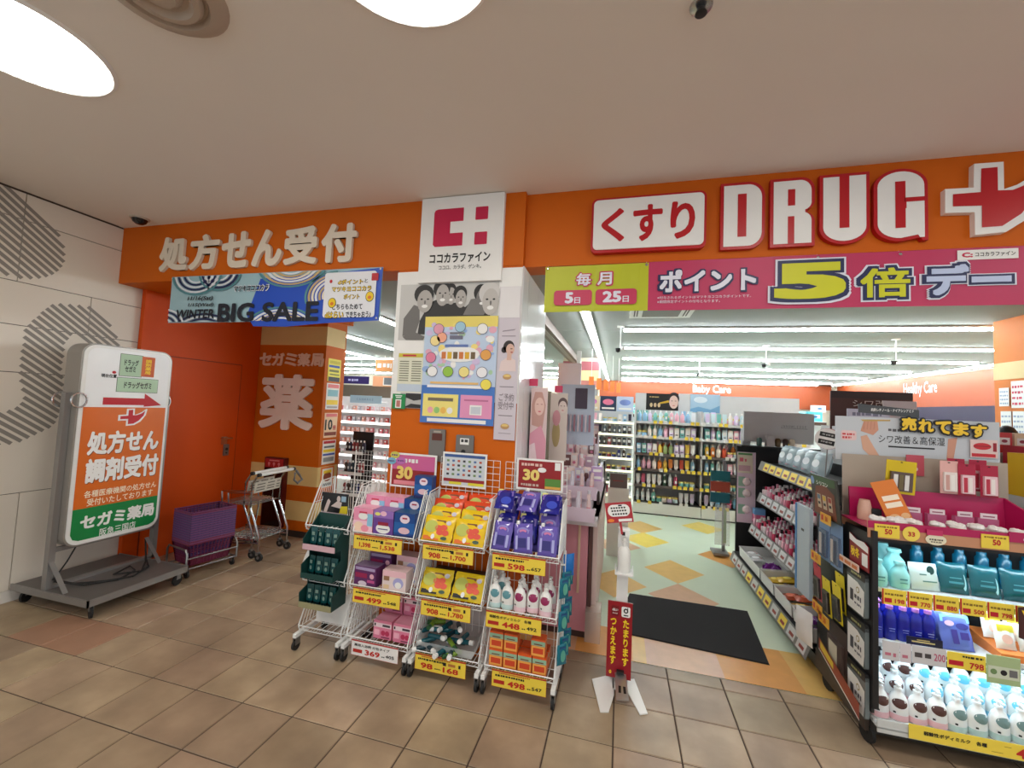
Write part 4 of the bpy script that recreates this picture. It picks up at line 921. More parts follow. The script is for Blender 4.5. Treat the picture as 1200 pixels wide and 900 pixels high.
# ---- product meshes
def carton(w_, d_, h_, base, prints, name='carton', top=None):
    mb = MB(base).box(-w_/2, -d_/2, 0, w_/2, d_/2, h_)
    if top: mb.use(top).add([(-w_/2, -d_/2, h_+.0003), (w_/2, -d_/2, h_+.0003), (w_/2, d_/2, h_+.0003), (-w_/2, d_/2, h_+.0003)], [(0, 1, 2, 3)])
    y = -d_/2-.0005; k = 0
    for kind, m, a, b, c, d in prints:
        mb.use(m); k += 1; yy = y-.00025*k
        if kind == 'e': mb.ell(-w_/2+a*w_, b*h_, c*w_, d*h_, yy, 16)
        elif kind == 'r': mb.rect(-w_/2+a*w_, b*h_, -w_/2+c*w_, d*h_, yy)
    return mb.mesh(name)
LP, SKY = C(240, 176, 200, .35), C(140, 196, 226, .35)
pink_b = carton(.132, .10, .146, C(236, 150, 182, .35), [('r', C(246, 200, 216, .35), 0, 0, 1, .5), ('r', SKY, .72, .3, 1, .8), ('e', WHITE, .5, .68, .24, .14), ('r', C(210, 60, 90), .3, .8, .7, .87), ('e', C(246, 214, 190), .3, .25, .25, .2), ('e', C(240, 150, 170), .62, .2, .2, .14)], top=C(240, 176, 200))
purp_b = carton(.132, .10, .146, C(106, 66, 150, .35), [('r', C(150, 110, 190, .35), 0, .7, 1, 1), ('e', WHITE, .5, .28, .36, .2), ('r', C(150, 30, 60), .24, .4, .76, .54), ('e', C(230, 226, 120), .2, .85, .14, .07), ('e', C(240, 190, 210), .5, .88, .16, .1), ('r', C(90, 70, 140), .25, .24, .75, .28)], top=C(150, 120, 180))
blue_b = carton(.132, .10, .146, C(24, 70, 140, .3), [('r', C(30, 96, 170, .3), 0, .2, 1, .62), ('e', C(236, 220, 232), .52, .76, .24, .17), ('e', C(226, 190, 200), .5, .3, .28, .13), ('r', C(40, 44, 100), 0, 0, 1, .12), ('r', C(170, 40, 70), .4, .76, .64, .82)], top=C(26, 84, 130))
G = 'wipes boxes on the top tier'
def P3(me, nm, lb, cat, x, y, z, g, rz=0.): put(nm, me, lb, cat, (x, y, z), rz, g)
for x, me, lb in ((1.507, pink_b, 'pink flowered box at the front left of the top tier'), (1.645, purp_b, 'purple box with white oval in the front middle of the top tier'), (1.783, blue_b, 'blue box with two ovals at the front right of the top tier')):
    P3(me, 'tissue_box', lb, 'box', x, RY+.062, .741, G)
for x, me, lb in ((1.518, pink_b, 'pink box at the left of the raised second row on the top tier'), (1.652, pink_b, 'pink box in the middle of the raised second row on the top tier'), (1.786, blue_b, 'blue box at the right of the raised second row on the top tier')):
    P3(me, 'tissue_box', lb, 'box', x, RY+.165, .80, G)
    put('tissue_box', me, lb.replace('raised second row', 'hidden lower second row'), 'box', (x, RY+.165, .741), 0, G, (1, 1, .4))
put('tissue_box', blue_b, 'single blue box standing upright on top at the right before the show card', 'box', (1.815, RY+.195, .947), .05, G, (.86, .7, .92))
# gift boxes
gift_p = carton(.15, .09, .115, C(96, 44, 98, .35), [('r', C(170, 150, 190), .05, .8, .95, .95), ('r', C(150, 30, 80), .05, .42, .6, .66), ('e', C(226, 170, 190), .82, .55, .1, .13), ('e', C(220, 206, 220), .4, .14, .2, .13), ('r', C(190, 80, 140), .62, .22, .95, .36)], top=C(110, 80, 120))
gift_w = carton(.15, .09, .115, C(232, 214, 214, .35), [('r', C(236, 190, 200), 0, .7, 1, 1), ('e', C(170, 170, 220), .68, .42, .22, .26), ('e', WHITE, .68, .32, .14, .16), ('r', C(150, 110, 80), .06, .5, .3, .72), ('r', C(230, 200, 160), .06, .1, .3, .3)], top=C(236, 206, 206))
G = 'small gift boxes on the middle tier'
P3(gift_p, 'gift_box', 'dark purple gift box at the front left of the middle tier', 'box', 1.545, RY+.06, .4312, G, -.05)
P3(gift_w, 'gift_box', 'white and pink gift box at the front right of the middle tier', 'box', 1.735, RY+.06, .4312, G, .04)
P3(gift_p, 'gift_box', 'dark purple gift box behind at the left of the middle tier', 'box', 1.57, RY+.18, .475, G); put('gift_box', gift_p, 'lower purple gift box behind at the left of the middle tier', 'box', (1.57, RY+.18, .4312), 0, G, (1, 1, .38))
P3(gift_w, 'gift_box', 'white and pink gift box behind at the right of the middle tier', 'box', 1.755, RY+.18, .48, G); put('gift_box', gift_w, 'lower white gift box behind at the right of the middle tier', 'box', (1.755, RY+.18, .4312), 0, G, (1, 1, .42))
pc = carton(.118, .10, .105, C(226, 130, 160, .4), [('r', C(240, 214, 222), 0, .62, 1, .86), ('r', BLACK, .04, .68, .12, .82), ('r', C(70, 60, 70), .5, .68, .92, .8), ('e', C(190, 50, 90), .55, .34, .12, .14), ('e', C(190, 50, 90), .78, .34, .12, .14), ('r', C(246, 180, 200), .06, .2, .35, .5), ('r', C(120, 50, 80), .45, .08, .92, .14)], top=C(222, 150, 172))
G = 'pink cartons on the bottom tier'
for x, y, z, lb in ((1.66, .10, .13, 'pink carton at the front left of the bottom tier'), (1.79, .10, .13, 'pink carton at the front right of the bottom tier'), (1.665, .215, .13, 'pink carton behind at the left, underneath, on the bottom tier'), (1.79, .215, .13, 'pink carton behind at the right, underneath, on the bottom tier'), (1.66, .215, .2355, 'pink carton stacked behind at the left of the bottom tier'), (1.79, .215, .2355, 'pink carton stacked behind at the right of the bottom tier')):
    P3(pc, 'bath_carton', lb, 'box', x, RY+y, z, G)
# snack pouches
def snack(base, m2, m3, name='snack_pouch', w_=.186, h_=.15, d_=.03):
    mb = MB(base).pillow(w_, h_, d_, 8)
    y = -d_/2-.002
    mb.use(m2).rect(-w_*.42, h_*.06, w_*.1, h_*.2, y+.005).use(m3)
    for a_, b_ in ((.02, .52), (.2, .55), (.1, .36), (.28, .36)): mb.ell(a_*w_, b_*h_, .022, .016, y, 12)
    mb.use(C(190, 196, 90)).ell(-w_*.22, h_*.55, .04, .035, y, 12).use(C(206, 200, 210)).ell(w_*.32, h_*.74, .016, .013, y+.003, 10).use(WHITE).ell(-w_*.1, h_*.18, .012, .015, y, 8).use(C(60, 90, 70)).ell(w_*.26, h_*.16, .02, .01, y+.003, 8).use(C(120, 70, 30)).rect(-w_*.1, h_*.72, w_*.22, h_*.82, y+.003)
    return mb.mesh(name, True)
yel_s = snack(C(238, 200, 24, .25), C(226, 110, 30), C(226, 84, 60)); org_s = snack(C(226, 76, 36, .25), C(240, 150, 60), C(240, 200, 120)); blk_s = snack(C(226, 196, 40, .25), C(30, 26, 20), C(232, 96, 70))
G = 'snack pouches on the top tier'
tilt = lambda a_, b_=0., c_=0.: (a_, b_, c_)
for k in range(4):
    for q in (0, 1):
        put('snack_pouch', yel_s if k < 2 else org_s, '%s snack pouch of the top tier, %s row, %s' % ('yellow' if k < 2 else 'orange', ('front', 'second', 'third', 'rearmost')[k], ('left', 'right')[q]), 'pouch', (1.984+.195*q+.006*(k % 2), RY+.014+.0595*k, .744+.038*k), (-.5, rnd.uniform(-.03, .03), rnd.uniform(-.015, .015)), G)
st_ = MB(C(206, 150, 40)).box(-.17, .0, 0, .17, .05, .03).box(-.17, .052, 0, .17, .10, .07).box(-.17, .104, 0, .17, .15, .11)
put('snack_stack', st_.mesh('snack_stack'), 'hidden lower layer of yellow pouches carrying the top snack pouches', 'pouch', (2.085, RY+.085, .740), 0, G)
G = 'snack pouches on the middle tier'
put('snack_pouch', blk_s, 'yellow pouch with black foot at the left of the middle tier', 'pouch', (1.982, RY+.03, .437), (-.62, 0, .02), G)
put('snack_pouch', blk_s, 'yellow pouch with black foot at the right of the middle tier', 'pouch', (2.178, RY+.03, .437), (-.62, 0, -.02), G)
dk = carton(.34, .1, .10, C(40, 36, 34), [('r', C(206, 200, 190), .1, .78, .3, .86), ('r', C(206, 200, 190), .45, .74, .62, .84)]); put('dark_carton', dk, 'long dark carton lying behind the middle tier pouches', 'box', (2.085, RY+.19, .4312), 0)
# translucent tray of small tubes
FROST = mat('frosted_plastic', (226, 230, 232), .35, alpha=.55)
t = thing('plastic_tray', 'frosted plastic tray full of small tubes on the bottom tier', 'tray', (1.90, RY+.01, .131))
mb = MB(FROST).hexa([(.02, .02, 0), (.33, .02, 0), (.33, .24, 0), (.02, .24, 0)], [(.02, .02, .003), (.33, .02, .003), (.33, .24, .003), (.02, .24, .003)])
for a_, b_, c_, d_ in (((.02, .02), (.33, .02), (.0, .0), (.36, .0)), ((.33, .02), (.33, .24), (.36, 0), (.36, .27)), ((.33, .24), (.02, .24), (.36, .27), (0, .27)), ((.02, .24), (.02, .02), (0, .27), (0, 0))):
    zt = lambda y: .06+.2*y
    mb.add([(*a_, 0), (*b_, 0), (d_[0], d_[1], zt(d_[1]) if False else .055+.45*d_[1]), (c_[0], c_[1], .055+.45*c_[1])], [(0, 1, 2, 3)])
mb.build('tray_body', t)
def stick(m, m2):
    return [('tube_body', MB(m).tube([(0, 0, 0), (0, 0, .07)], .011, 10).mesh('tube_body', True)), ('cap', MB(m2).tube([(0, 0, .07), (0, 0, .09)], .0105, 10).mesh('cap', True))]
st = [stick(C(20, 84, 96, .25), WHITE), stick(C(16, 50, 60, .25), WHITE), stick(C(120, 150, 50, .25), C(40, 90, 50)), stick(C(220, 222, 222, .25), BLACK)]
for k in range(22):
    i = k % 6; j = (k//6); q = rnd.choice((0, 0, 1, 2, 3))
    lb = ['teal lip tube with white cap in the frosted tray', 'dark lip tube with white cap in the frosted tray', 'lime green tube with green cap in the frosted tray', 'white tube with black cap in the frosted tray'][q]
    put('lip_tube', st[q], lb, 'tube', (1.945+i*.042+rnd.uniform(-.01, .01), RY+.05+j*.05, .148+j*.022+rnd.uniform(0, .006)), (PI/2+rnd.uniform(-.15, .15), 0, rnd.uniform(-1.9, 1.9)), 'small tubes in the frosted tray %d' % q, 1.22)
# purple refill pouches
def refill():
    a = MB(C(108, 94, 182, .12)).pillow(.105, .155, .03, 8)
    y = -.0175
    a.use(C(150, 140, 210, .25)).ell(0, .112, .034, .022, y+.004).use(C(206, 120, 170)).ell(0, .114, .02, .009, y+.003).use(C(44, 40, 120)).rect(-.025, .03, .02, .078, y+.0005).use(C(170, 170, 226)).rect(-.04, .02, -.028, .09, y+.002).rect(.026, .02, .04, .085, y+.003)
    b = MB(WHITE).lathe([(.010, 0), (.010, .018), (.006, .02)], 10, (-.03, 0, .15))
    return [('pouch_body', a.mesh('pouch_body', True)), ('spout_cap', b.mesh('spout_cap', True))]
def refill2():
    a = MB(C(40, 40, 140, .12)).pillow(.105, .15, .03, 8); y = -.0175
    a.use(C(120, 100, 190, .25)).rect(-.045, .09, .045, .13, y+.006).use(C(236, 226, 140)).rect(-.05, .125, -.02, .15, y+.012).use(C(60, 80, 200)).ell(.01, .05, .03, .03, y+.001)
    return [('pouch_body', a.mesh('pouch_body', True))]
rf1, rf2 = refill(), refill2(); G = 'purple refill pouches on the top tier'
for k in range(4):
    for q in range(3):
        u_ = (k*2+q) % 3
        put('refill_pouch', rf1 if (k == 0 or u_ == 1) else rf2, ('lilac' if (k == 0 or u_ == 1) else 'deep blue')+' refill pouch of the rack, %s row, %s' % (('front', 'second', 'third', 'rearmost')[k], ('left', 'middle', 'right')[q]), 'pouch', (2.366+.131*q+(.004 if k % 2 else 0), RY+.03+.052*k, .743+.046*k), (-.3-.02*k, rnd.uniform(-.09, .09), rnd.uniform(-.05, .05)), G)
for q in range(3):
    put('refill_pouch', rf2 if q != 1 else rf1, 'refill pouch lying flat across the top of the purple heap, %s' % ('left', 'middle', 'right')[q], 'pouch', (2.368+.131*q, RY+.05, .965), (-1.0, 0, (.1, -.06, .08)[q]), G)
st_ = MB(C(60, 54, 140)).box(-.185, .0, 0, .185, .04, .035).box(-.185, .042, 0, .185, .087, .08).box(-.185, .09, 0, .185, .15, .125)
put('refill_stack', st_.mesh('refill_stack'), 'packed hidden layer of purple refill pouches under the heap', 'pouch', (2.50, RY+.085, .741), 0, G)
# pump bottles
def pump_bottle(body, lab, tint, h_=.165, w_=.068, d_=.05):
    k = h_/.165
    a = MB(body).lathe([(.030, 0), (.034, .004*k), (.034, .07*k), (.032, .09*k), (.024, .112*k), (.013, .124*k), (.012, .132*k)], 16, sy=d_/w_)
    if tint: a.use(tint).lathe([(.0345, .004*k), (.0345, .03*k)], 16, sy=d_/w_)
    b = MB(body).lathe([(.014, .131*k), (.014, .143*k), (.006, .145*k), (.006, .156*k), (.011, .157*k), (.011, .165*k)], 12).box(-.005, -.024, .157*k, .005, 0, .164*k)
    c = MB(lab); n = 18; vs = []; fs = []; yb = -.0345*d_/w_
    for q_ in (1., .66, .33):
        for q in range(n):
            t_ = 2*PI*q/n; x = .025*q_*math.cos(t_); z = .082*k+.021*q_*math.sin(t_)
            rr = .0345 if z < .07*k else .0345-.0125*max(0, (z-.07*k)/(.042*k))**1.6
            vs.append((x, -(math.sqrt(max(0, 1-(x/rr)**2))*rr*d_/w_)-.0012, z))
    vs.append((0, yb*.99-.0012, .082*k))
    for j in (0, 1): fs += [(j*n+q, j*n+(q+1) % n, (j+1)*n+(q+1) % n, (j+1)*n+q) for q in range(n)]
    fs += [(2*n+q, 2*n+(q+1) % n, 3*n) for q in range(n)]
    c.add(vs, fs).use(BLACK)
    c.add([(-.022, yb*.76-.0016, .036*k), (-.014, yb*.9-.0016, .036*k), (-.014, yb*.9-.0016, .044*k), (-.022, yb*.76-.0016, .044*k)], [(0, 1, 2, 3)])
    return [('bottle_body', a.mesh('bottle_body', True)), ('pump_head', b.mesh('pump_head', True)), ('oval_label', c.mesh('oval_label'))]
MILK = mat('milky_plastic', (240, 240, 238), .28)
pb_t = pump_bottle(MILK, C(96, 150, 160, .3), C(200, 226, 226, .3)); pb_p = pump_bottle(MILK, C(150, 40, 90, .3), C(240, 206, 216, .3)); pb_b = pump_bottle(MILK, C(84, 50, 44, .3), C(236, 190, 196, .3)); pb_g = pump_bottle(MILK, C(110, 138, 136, .3), C(190, 214, 210, .3)); pb_s = pump_bottle(MILK, C(110, 196, 226, .3), C(160, 216, 236, .3))
G = 'pump bottles on the rack middle tier'
for x, y, me, lb in ((2.348, .045, pb_t, 'white pump bottle with teal oval label at the far left of the rack tier'), (2.418, .045, pb_t, 'white pump bottle with teal oval label second from the left on the rack tier'), (2.487, .115, pb_p, 'white pump bottle with plum oval label, third from the left, set back'), (2.49, .04, pb_p, 'white pump bottle with plum oval label in the front middle of the rack tier'), (2.56, .055, pb_p, 'white pump bottle with plum oval label between two others at the right'), (2.632, .04, pb_p, 'white pump bottle with plum oval label at the front right of the rack tier'), (2.36, .15, pb_t, 'white pump bottle hidden behind the teal ones of the rack tier'), (2.56, .15, pb_p, 'white pump bottle in the back row of the rack tier'), (2.64, .14, pb_p, 'white pump bottle in the back right corner of the rack tier')):
    put('pump_bottle', me, lb, 'bottle', (x, RY+y, .4312), rnd.uniform(-.2, .2), G, 1.0)
ob = carton(.075, .06, .09, C(222, 110, 40, .4), [('r', C(150, 190, 160), 0, .62, 1, .9), ('r', C(240, 170, 80), .04, .06, .96, .6), ('r', C(206, 70, 36), .14, .18, .88, .5), ('r', C(226, 90, 30), 0, .9, 1, 1), ('r', C(120, 60, 40), .2, .68, .8, .74)], top=C(206, 84, 30))
G = 'orange cartons on the bottom tier'
for x, z, lb in ((2.372, .131, 'orange carton at the bottom left of the lower tier'), (2.452, .131, 'orange carton second from the left in the bottom layer'), (2.533, .131, 'orange carton third from the left in the bottom layer'), (2.613, .131, 'orange carton at the bottom right of the lower tier'), (2.372, .2218, 'orange carton stacked on top at the left'), (2.453, .2218, 'orange carton stacked on top, second from the left'), (2.603, .2218, 'orange carton standing alone on top at the right')):
    P3(ob, 'cream_carton', lb+' of the rack', 'box', x, RY+.05, z, G)
for x in (2.372, 2.453, 2.533, 2.613): P3(ob, 'cream_carton', 'orange carton in the hidden back row of the bottom tier', 'box', x, RY+.13, .131, G+' back')

# hanging strips of teal packs on the rack's right side
tp = MB(C(18, 110, 130, .25)).pillow(.06, .105, .02, 5).use(C(90, 170, 150)).ell(0, .05, .015, .03, -.012).use(C(30, 80, 130)).rect(-.018, .08, .018, .096, -.0085).mesh('teal_pack', True)
for r_, z in enumerate((.54, .37, .20)):
    for k in range(3):
        put('teal_pack', tp, ('upper', 'middle', 'lower')[r_]+' row of teal sample packs hanging beside the rack, '+('nearest the front', 'in the middle', 'furthest back')[k], 'pack', (2.728+.004*k, RY+.03+k*.065, z+.01*k), (0, 0, .75), 'teal packs hanging beside the purple pouch rack')
put('blue_pack', MB(C(20, 110, 190, .25)).pillow(.07, .12, .03, 5).mesh('blue_pack', True), 'bright blue round topped pack hanging above the teal packs', 'pack', (2.737, RY+.13, .62), (0, 0, .7))
t = thing('clip_strip', 'thin white clip strip carrying the teal packs beside the rack', 'strip', (2.722, RY+.11, .18))
MB(WHITE).box(-.002, -.008, 0, .002, .008, .58).build('strip', t); MB(WHITE).box(-.028, -.004, .5, -.002, .004, .51).build('hook', t)

# ---- dark green display with tubes in the narrow rack
GRN = mat('dark_green_board', (14, 62, 58), .5); t = thing('tube_display', 'three-step dark green cardboard display in the narrow rack', 'display stand', (1.27, RY-.02, .285))
x0, x1 = -.115, .11
mb = MB(GRN).box(x0, .085, 0, x1, .092, .53)
mb.build('back_panel', t)
for s_ in (x0, x1):
    pts = [(.09, 0), (-.04, .0), (-.045, .085), (.02, .11), (.02, .17), (-.04, .175), (-.045, .25), (.02, .28), (.02, .34), (-.04, .345), (-.045, .40), (.09, .53)]
    MB(GRN).add([(s_-.002, a_, b_) for a_, b_ in pts]+[(s_+.002, a_, b_) for a_, b_ in pts], [tuple(range(12)), tuple(range(12, 24))[::-1]]+[(k, (k+1) % 12, 12+(k+1) % 12, 12+k) for k in range(12)]).build('side_panel', t)
tubep = [('tube_body', MB(C(12, 70, 72, .2)).hexa([(-.02, -.012, .02), (.02, -.012, .02), (.02, .012, .02), (-.02, .012, .02)], [(-.022, -.002, .115), (.022, -.002, .115), (.022, .002, .115), (-.022, .002, .115)]).use(C(120, 150, 140)).rect(-.01, .07, .01, .09, -.0125).ell(0, .045, .008, .012, -.0135).mesh('tube_body')), ('cap', MB(C(10, 40, 44, .25)).lathe([(.016, 0), (.017, .02)], 12).mesh('cap', True))]
for r_, z in enumerate((.345, .175, .004)):
    sh = MB(GRN).box(x0, -.04, z-.004, x1, .085, z).build('shelf', t)
    MB([C(206, 170, 180), GRN, C(150, 146, 110)][r_]).box(x0, -.045, z-.004, x1, -.04, z+.028).build('shelf_lip', sh)
    for k in range(4):
        put('hand_cream_tube', tubep, 'green hand cream tube on the %s step of the green display, %s' % (('top', 'middle', 'bottom')[r_], ('leftmost', 'second from left', 'third from left', 'rightmost')[k]), 'tube', (1.27-.08+k*.052, RY-.02+.012, .285+z+.001), rnd.uniform(-.25, .25), 'green tubes in the display')
t = thing('photo_card', 'dark photo card with a pale figure and yellow corner above the green display', 'card', (1.105, RY+.14, .80))
MB(C(26, 26, 30, .3)).box(0, 0, 0, .20, .004, .125).build('card', t)
mb = MB(C(206, 190, 186)).ell(.13, .09, .014, .02, -.001).flat([(.02, .0), (.045, .0), (.07, .07), (.055, .085), (.045, .075)], -.001).flat([(.075, .04), (.15, .03), (.155, .07), (.12, .075)], -.0012).use(C(220, 200, 40)).flat([(.14, 0), (.199, 0), (.199, .05), (.15, .045)], -.0016).use(C(150, 180, 200)).rect(.15, .075, .185, .11, -.0016).use(C(190, 170, 180)).rect(0, -.012, .2, 0, -.001)
mb.build('print', t)
t = thing('paper_liner', 'crumpled white plastic liner in the bottom tier of the narrow rack', 'liner', (1.275, RY+.1, .131))
vs = []; fs = []
for i in range(7):
    for j in range(7):
        u, v = i/6, j/6; vs.append((-.12+.24*u, .0+.05*math.sin(5*u+3*v)*v*.4, v*(.17+.03*math.sin(u*8))+rnd.uniform(-.004, .004)*v))
for i in range(6):
    for j in range(6): a_ = i*7+j; fs.append((a_, a_+7, a_+8, a_+1))
MB(mat('milky_film', (230, 230, 228), .4)).add(vs, fs).build('sheet', t, True)
put('plastic_bag_bundle', MB(MATS['milky_film']).lathe([(.004, -.09), (.03, -.07), (.035, -.02), (.02, .02), (.006, .05)], 9, sy=.5).mesh('plastic_bag_bundle', True), 'white plastic bag tied to the left side of the narrow rack', 'bag', (1.095, RY+.06, .52))
# free-standing lattice panel and black nail polish tower seen through the left opening
t = thing('lattice_panel', 'white wire lattice panel behind the narrow rack in the left opening', 'panel', (1.05, 1.62, 0))
mb = MB(WIRE)
for k in range(11): mb.tube([(.026*k, 0, .45), (.026*k, 0, 1.16)], .0016, 4)
for k in range(18): mb.tube([(0, 0, .45+.04*k), (.26, 0, .45+.04*k)], .0016, 4)
mb.build('mesh_grid', t)
MB(WIRE).tube([(0, 0, .03), (0, 0, 1.16), (.26, 0, 1.16), (.26, 0, .03)], .005, 6).tube([(0, -.12, .01), (0, .12, .01)], .006).tube([(.26, -.12, .01), (.26, .12, .01)], .006).tube([(0, 0, .01), (0, 0, .05)], .006).tube([(.26, 0, .01), (.26, 0, .05)], .006).build('frame', t)
# ================================================================== black end display at the right of the entrance
EX, EY = 4.19, 1.265; EX1 = 5.35; ED = 1.82
BLK = mat('black_shelf_metal', (26, 26, 28), .45); SKIRT = mat('dark_brown_skirt', (52, 42, 36), .5)
t = thing('end_display', 'black wheeled shelving display with lit shelves at the right of the entrance', 'display shelf', (EX, EY, 0))
MB(SKIRT, w=t).box(EX-.02, EY+.03, .06, EX, ED, .17).build('side_skirt', t)
MB(BLK, w=t).box(EX-.012, EY-.01, .17, EX, ED, 1.0).build('side_panel', t)
MB(BLK, w=t).box(EX1, EY-.01, .06, EX1+.012, EY+.38, 1.0).build('side_panel', t)
MB(BLK, w=t).box(EX-.014, EY-.03, .2, EX+.008, EY-.01, 1.02).build('front_post', t)
MB(BLK, w=t).box(EX, EY+.36, .1, EX1, EY+.38, .965).build('back_panel', t)
MB(BLK, w=t).box(EX, EY+.02, .06, EX1, EY+.36, .118).build('base', t)
for x, y in ((EX+.0, EY+.05), (EX+.0, ED-.12), (EX1-.1, EY+.05)): caster(t, x-EX, y-EY, .045, .105, BLK, .2)
SHELF = mat('pale_shelf', (206, 206, 206), .4)
for z, d in ((.137, 0), (.49, .01), (.742, .02), (.985, 0)):
    o = MB(SHELF if z < .9 else BLK, w=t).box(EX+.002, EY+d, z-.018, EX1, EY+.36, z).build('shelf', t)
    if z > .4:      # slim lamp under the shelf above the products
        MB(mat('shelf_lamp', (206, 238, 255), .4, emit=18.), w=t).box(EX+.03, EY+d+.03, z-.024, EX1-.05, EY+d+.045, z-.0185).build('shelf_lamp', o)
MB(mat('clear_tray', (214, 216, 214), .2, alpha=.8), w=t).box(EX+.002, EY-.03, .10, EX1, EY-.024, .16).box(EX+.002, EY-.03, .118, EX1, EY, .123).build('front_tray', t)
for k in (0, 1): MB(SHELF, w=t).box(EX+.002, EY+.083+.085*k, .138, EX1-.002, EY+.36, .179 if k == 0 else .22).build('riser_step', t)
# bottles on the lowest lit shelf
row = [('b', 4.235), ('b', 4.31), ('b', 4.385), ('b', 4.46), ('g', 4.535), ('g', 4.61), ('g', 4.69), ('g', 4.77), ('g', 4.85), ('g', 4.93), ('b', 5.01), ('b', 5.09), ('b', 5.17), ('b', 5.25)]
row2 = [('b' if k < 3 else 's', 4.25+.079*k) for k in range(12)]
ORD = ('first', 'second', 'third', 'fourth', 'fifth', 'sixth', 'seventh', 'eighth', 'ninth', 'tenth', 'eleventh', 'twelfth', 'thirteenth', 'fourteenth')
nm = {'b': 'brown', 'g': 'grey-green', 's': 'sky blue'}; ms = {'b': pb_b, 'g': pb_g, 's': pb_s}
for r_, (rw, y, z) in enumerate(((row, EY+.04, .1385), (row2, EY+.125, .1795), (row2, EY+.21, .2205))):
    for k, (c_, x) in enumerate(rw):
        lb = 'white pump bottle, %s oval, %s from left, %s row of lowest lit shelf' % (nm[c_], ORD[k], ('front', 'second', 'hidden rear')[r_])
        put('pump_bottle', ms[c_], lb, 'bottle', (x+(.012 if r_ else 0), y, z), rnd.uniform(-.35, .35) if c_ == 'b' else rnd.uniform(-.1, .25), 'body milk bottles on the lowest lit shelf'+(' rear' if r_ == 2 else ''), (1.12, 1.12, 1.0) if r_ == 0 else (1.12, 1.12, .98))
t = thing('shelf_price_strip', 'long yellow price strip along the foot of the lit display', 'price strip', (4.31, EY-.036, .105))
MB(CARDY).box(0, 0, 0, .98, .002, .064).build('card', t)
mb = MB(BLACK).text('弱酸性ボディミルク　各種', .055, .026, .285, .044, -.001, bold=.035).use(C(190, 30, 24)).text('448', .385, .008, .49, .05, -.001, bold=.05, res=3).use(C(150, 120, 40)).rect(.30, .014, .34, .016, -.001).rect(.345, .044, .37, .046, -.001)
mb.build('print', t)
# second shelf: cobalt pump bottles in a dark carton, blue sachets, white refills on an orange tray
COB = mat('cobalt_bottle', (28, 34, 150), .15); LIL = C(190, 130, 220, .3)
def cobalt():
    a = MB(COB).lathe([(.026, 0), (.028, .004), (.028, .09), (.024, .115), (.012, .13), (.012, .136)], 14, sy=.75).use(C(120, 130, 210)).rect(-.012, .05, .012, .054, -.0218).rect(-.01, .04, .01, .043, -.0218)
    b = MB(LIL).lathe([(.014, .135), (.014, .150), (.006, .152), (.006, .166), (.012, .167), (.012, .176)], 12).box(-.005, -.03, .168, .005, 0, .176)
    return [('bottle_body', a.mesh('bottle_body', True)), ('pump_head', b.mesh('pump_head', True))]
cb = cobalt()
for k, x in enumerate((4.24, 4.295, 4.35, 4.40, 4.45)):
    put('cobalt_bottle', cb, 'cobalt blue pump bottle with lilac pump on the second shelf, %s' % ('leftmost', 'second from left', 'third from left', 'fourth from left', 'rightmost')[k], 'bottle', (x, EY+.075, .4905), 0, 'cobalt bottles on the second shelf', 1.05)
    put('cobalt_bottle', cb, 'cobalt blue pump bottle in the rear row of the second shelf', 'bottle', (x+.02, EY+.15, .4905), 0, 'cobalt bottles rear row', 1.05)
t = thing('carton_lip', 'dark blue carton tray lip with gold line in front of the cobalt bottles', 'carton', (4.355, EY+.02, .4905))
MB(C(16, 14, 50, .3)).box(-.02, 0, 0, .12, .003, .045).use(C(206, 180, 110)).rect(0, .022, .09, .028, -.0008).rect(.02, .032, .07, .036, -.0008).build('lip', t)
sach = MB(C(92, 110, 196, .25)).pillow(.13, .16, .04, 7).use(C(130, 190, 236)).rect(-.06, .12, .06, .15, -.012).use(C(226, 190, 220)).ell(-.03, .115, .02, .012, -.0205).use(C(60, 50, 140)).rect(-.03, .03, -.005, .09, -.0215).rect(.005, .05, .04, .08, -.0215).use(C(60, 60, 150)).ell(.02, .105, .026, .014, -.021).mesh('blue_sachet', True)
for k, x in enumerate((4.555, 4.57, 4.585)):
    put('blue_sachet', sach, 'blue refill sachet leaning on the second shelf, %s' % ('left', 'middle', 'right')[k], 'pouch', (x, EY+.05+.055*k, .4915), (-.28, 0, .1), 'blue sachets on the second shelf')
t = thing('orange_tray', 'orange cardboard tray on the second shelf with white sachets', 'tray', (4.69, EY+.02, .4905))
MB(C(232, 130, 60, .4)).hexa([(0, 0, 0), (.40, 0, 0), (.40, .2, 0), (0, .2, 0)], [(0, 0, .03), (.40, 0, .03), (.40, .2, .06), (0, .2, .06)]).build('tray_body', t)
ws = MB(C(240, 236, 230, .3)).pillow(.075, .115, .03, 6).use(C(226, 206, 60)).rect(-.03, .075, .03, .105, -.0145).use(C(240, 190, 170)).ell(0, .045, .02, .02, -.0165).mesh('white_sachet', True)
for k in range(8):
    put('white_sachet', ws, 'white sachet with yellow top in the orange tray, %s row, %s from left' % (('front', 'back')[k % 2], nth(k//2+1)), 'pouch', (4.735+(k//2)*.085, EY+.055+(k % 2)*.07, .527+.016*(k % 2)), (-.25, 0, 0), 'white sachets in the orange tray %d' % (k % 2))
def shelf_card(x0, x1, z0, z1, label, base, what):
    t = thing('shelf_card', label, 'price card', (x0, EY-.012, z0)); W, H = x1-x0, z1-z0
    MB(base).box(0, 0, 0, W, .002, H).build('card', t); mb = MB(BLACK); what(mb, W, H); mb.build('print', t)
GREYC = C(206, 204, 206)
shelf_card(4.222, 4.29, .425, .512, 'small pale tag with pink figures at the left of the second shelf', GREYC, lambda mb, W, H: bars(mb, C(190, 110, 130), .01, H*.2, W*.85, H*.4, -.001, 3, 2))
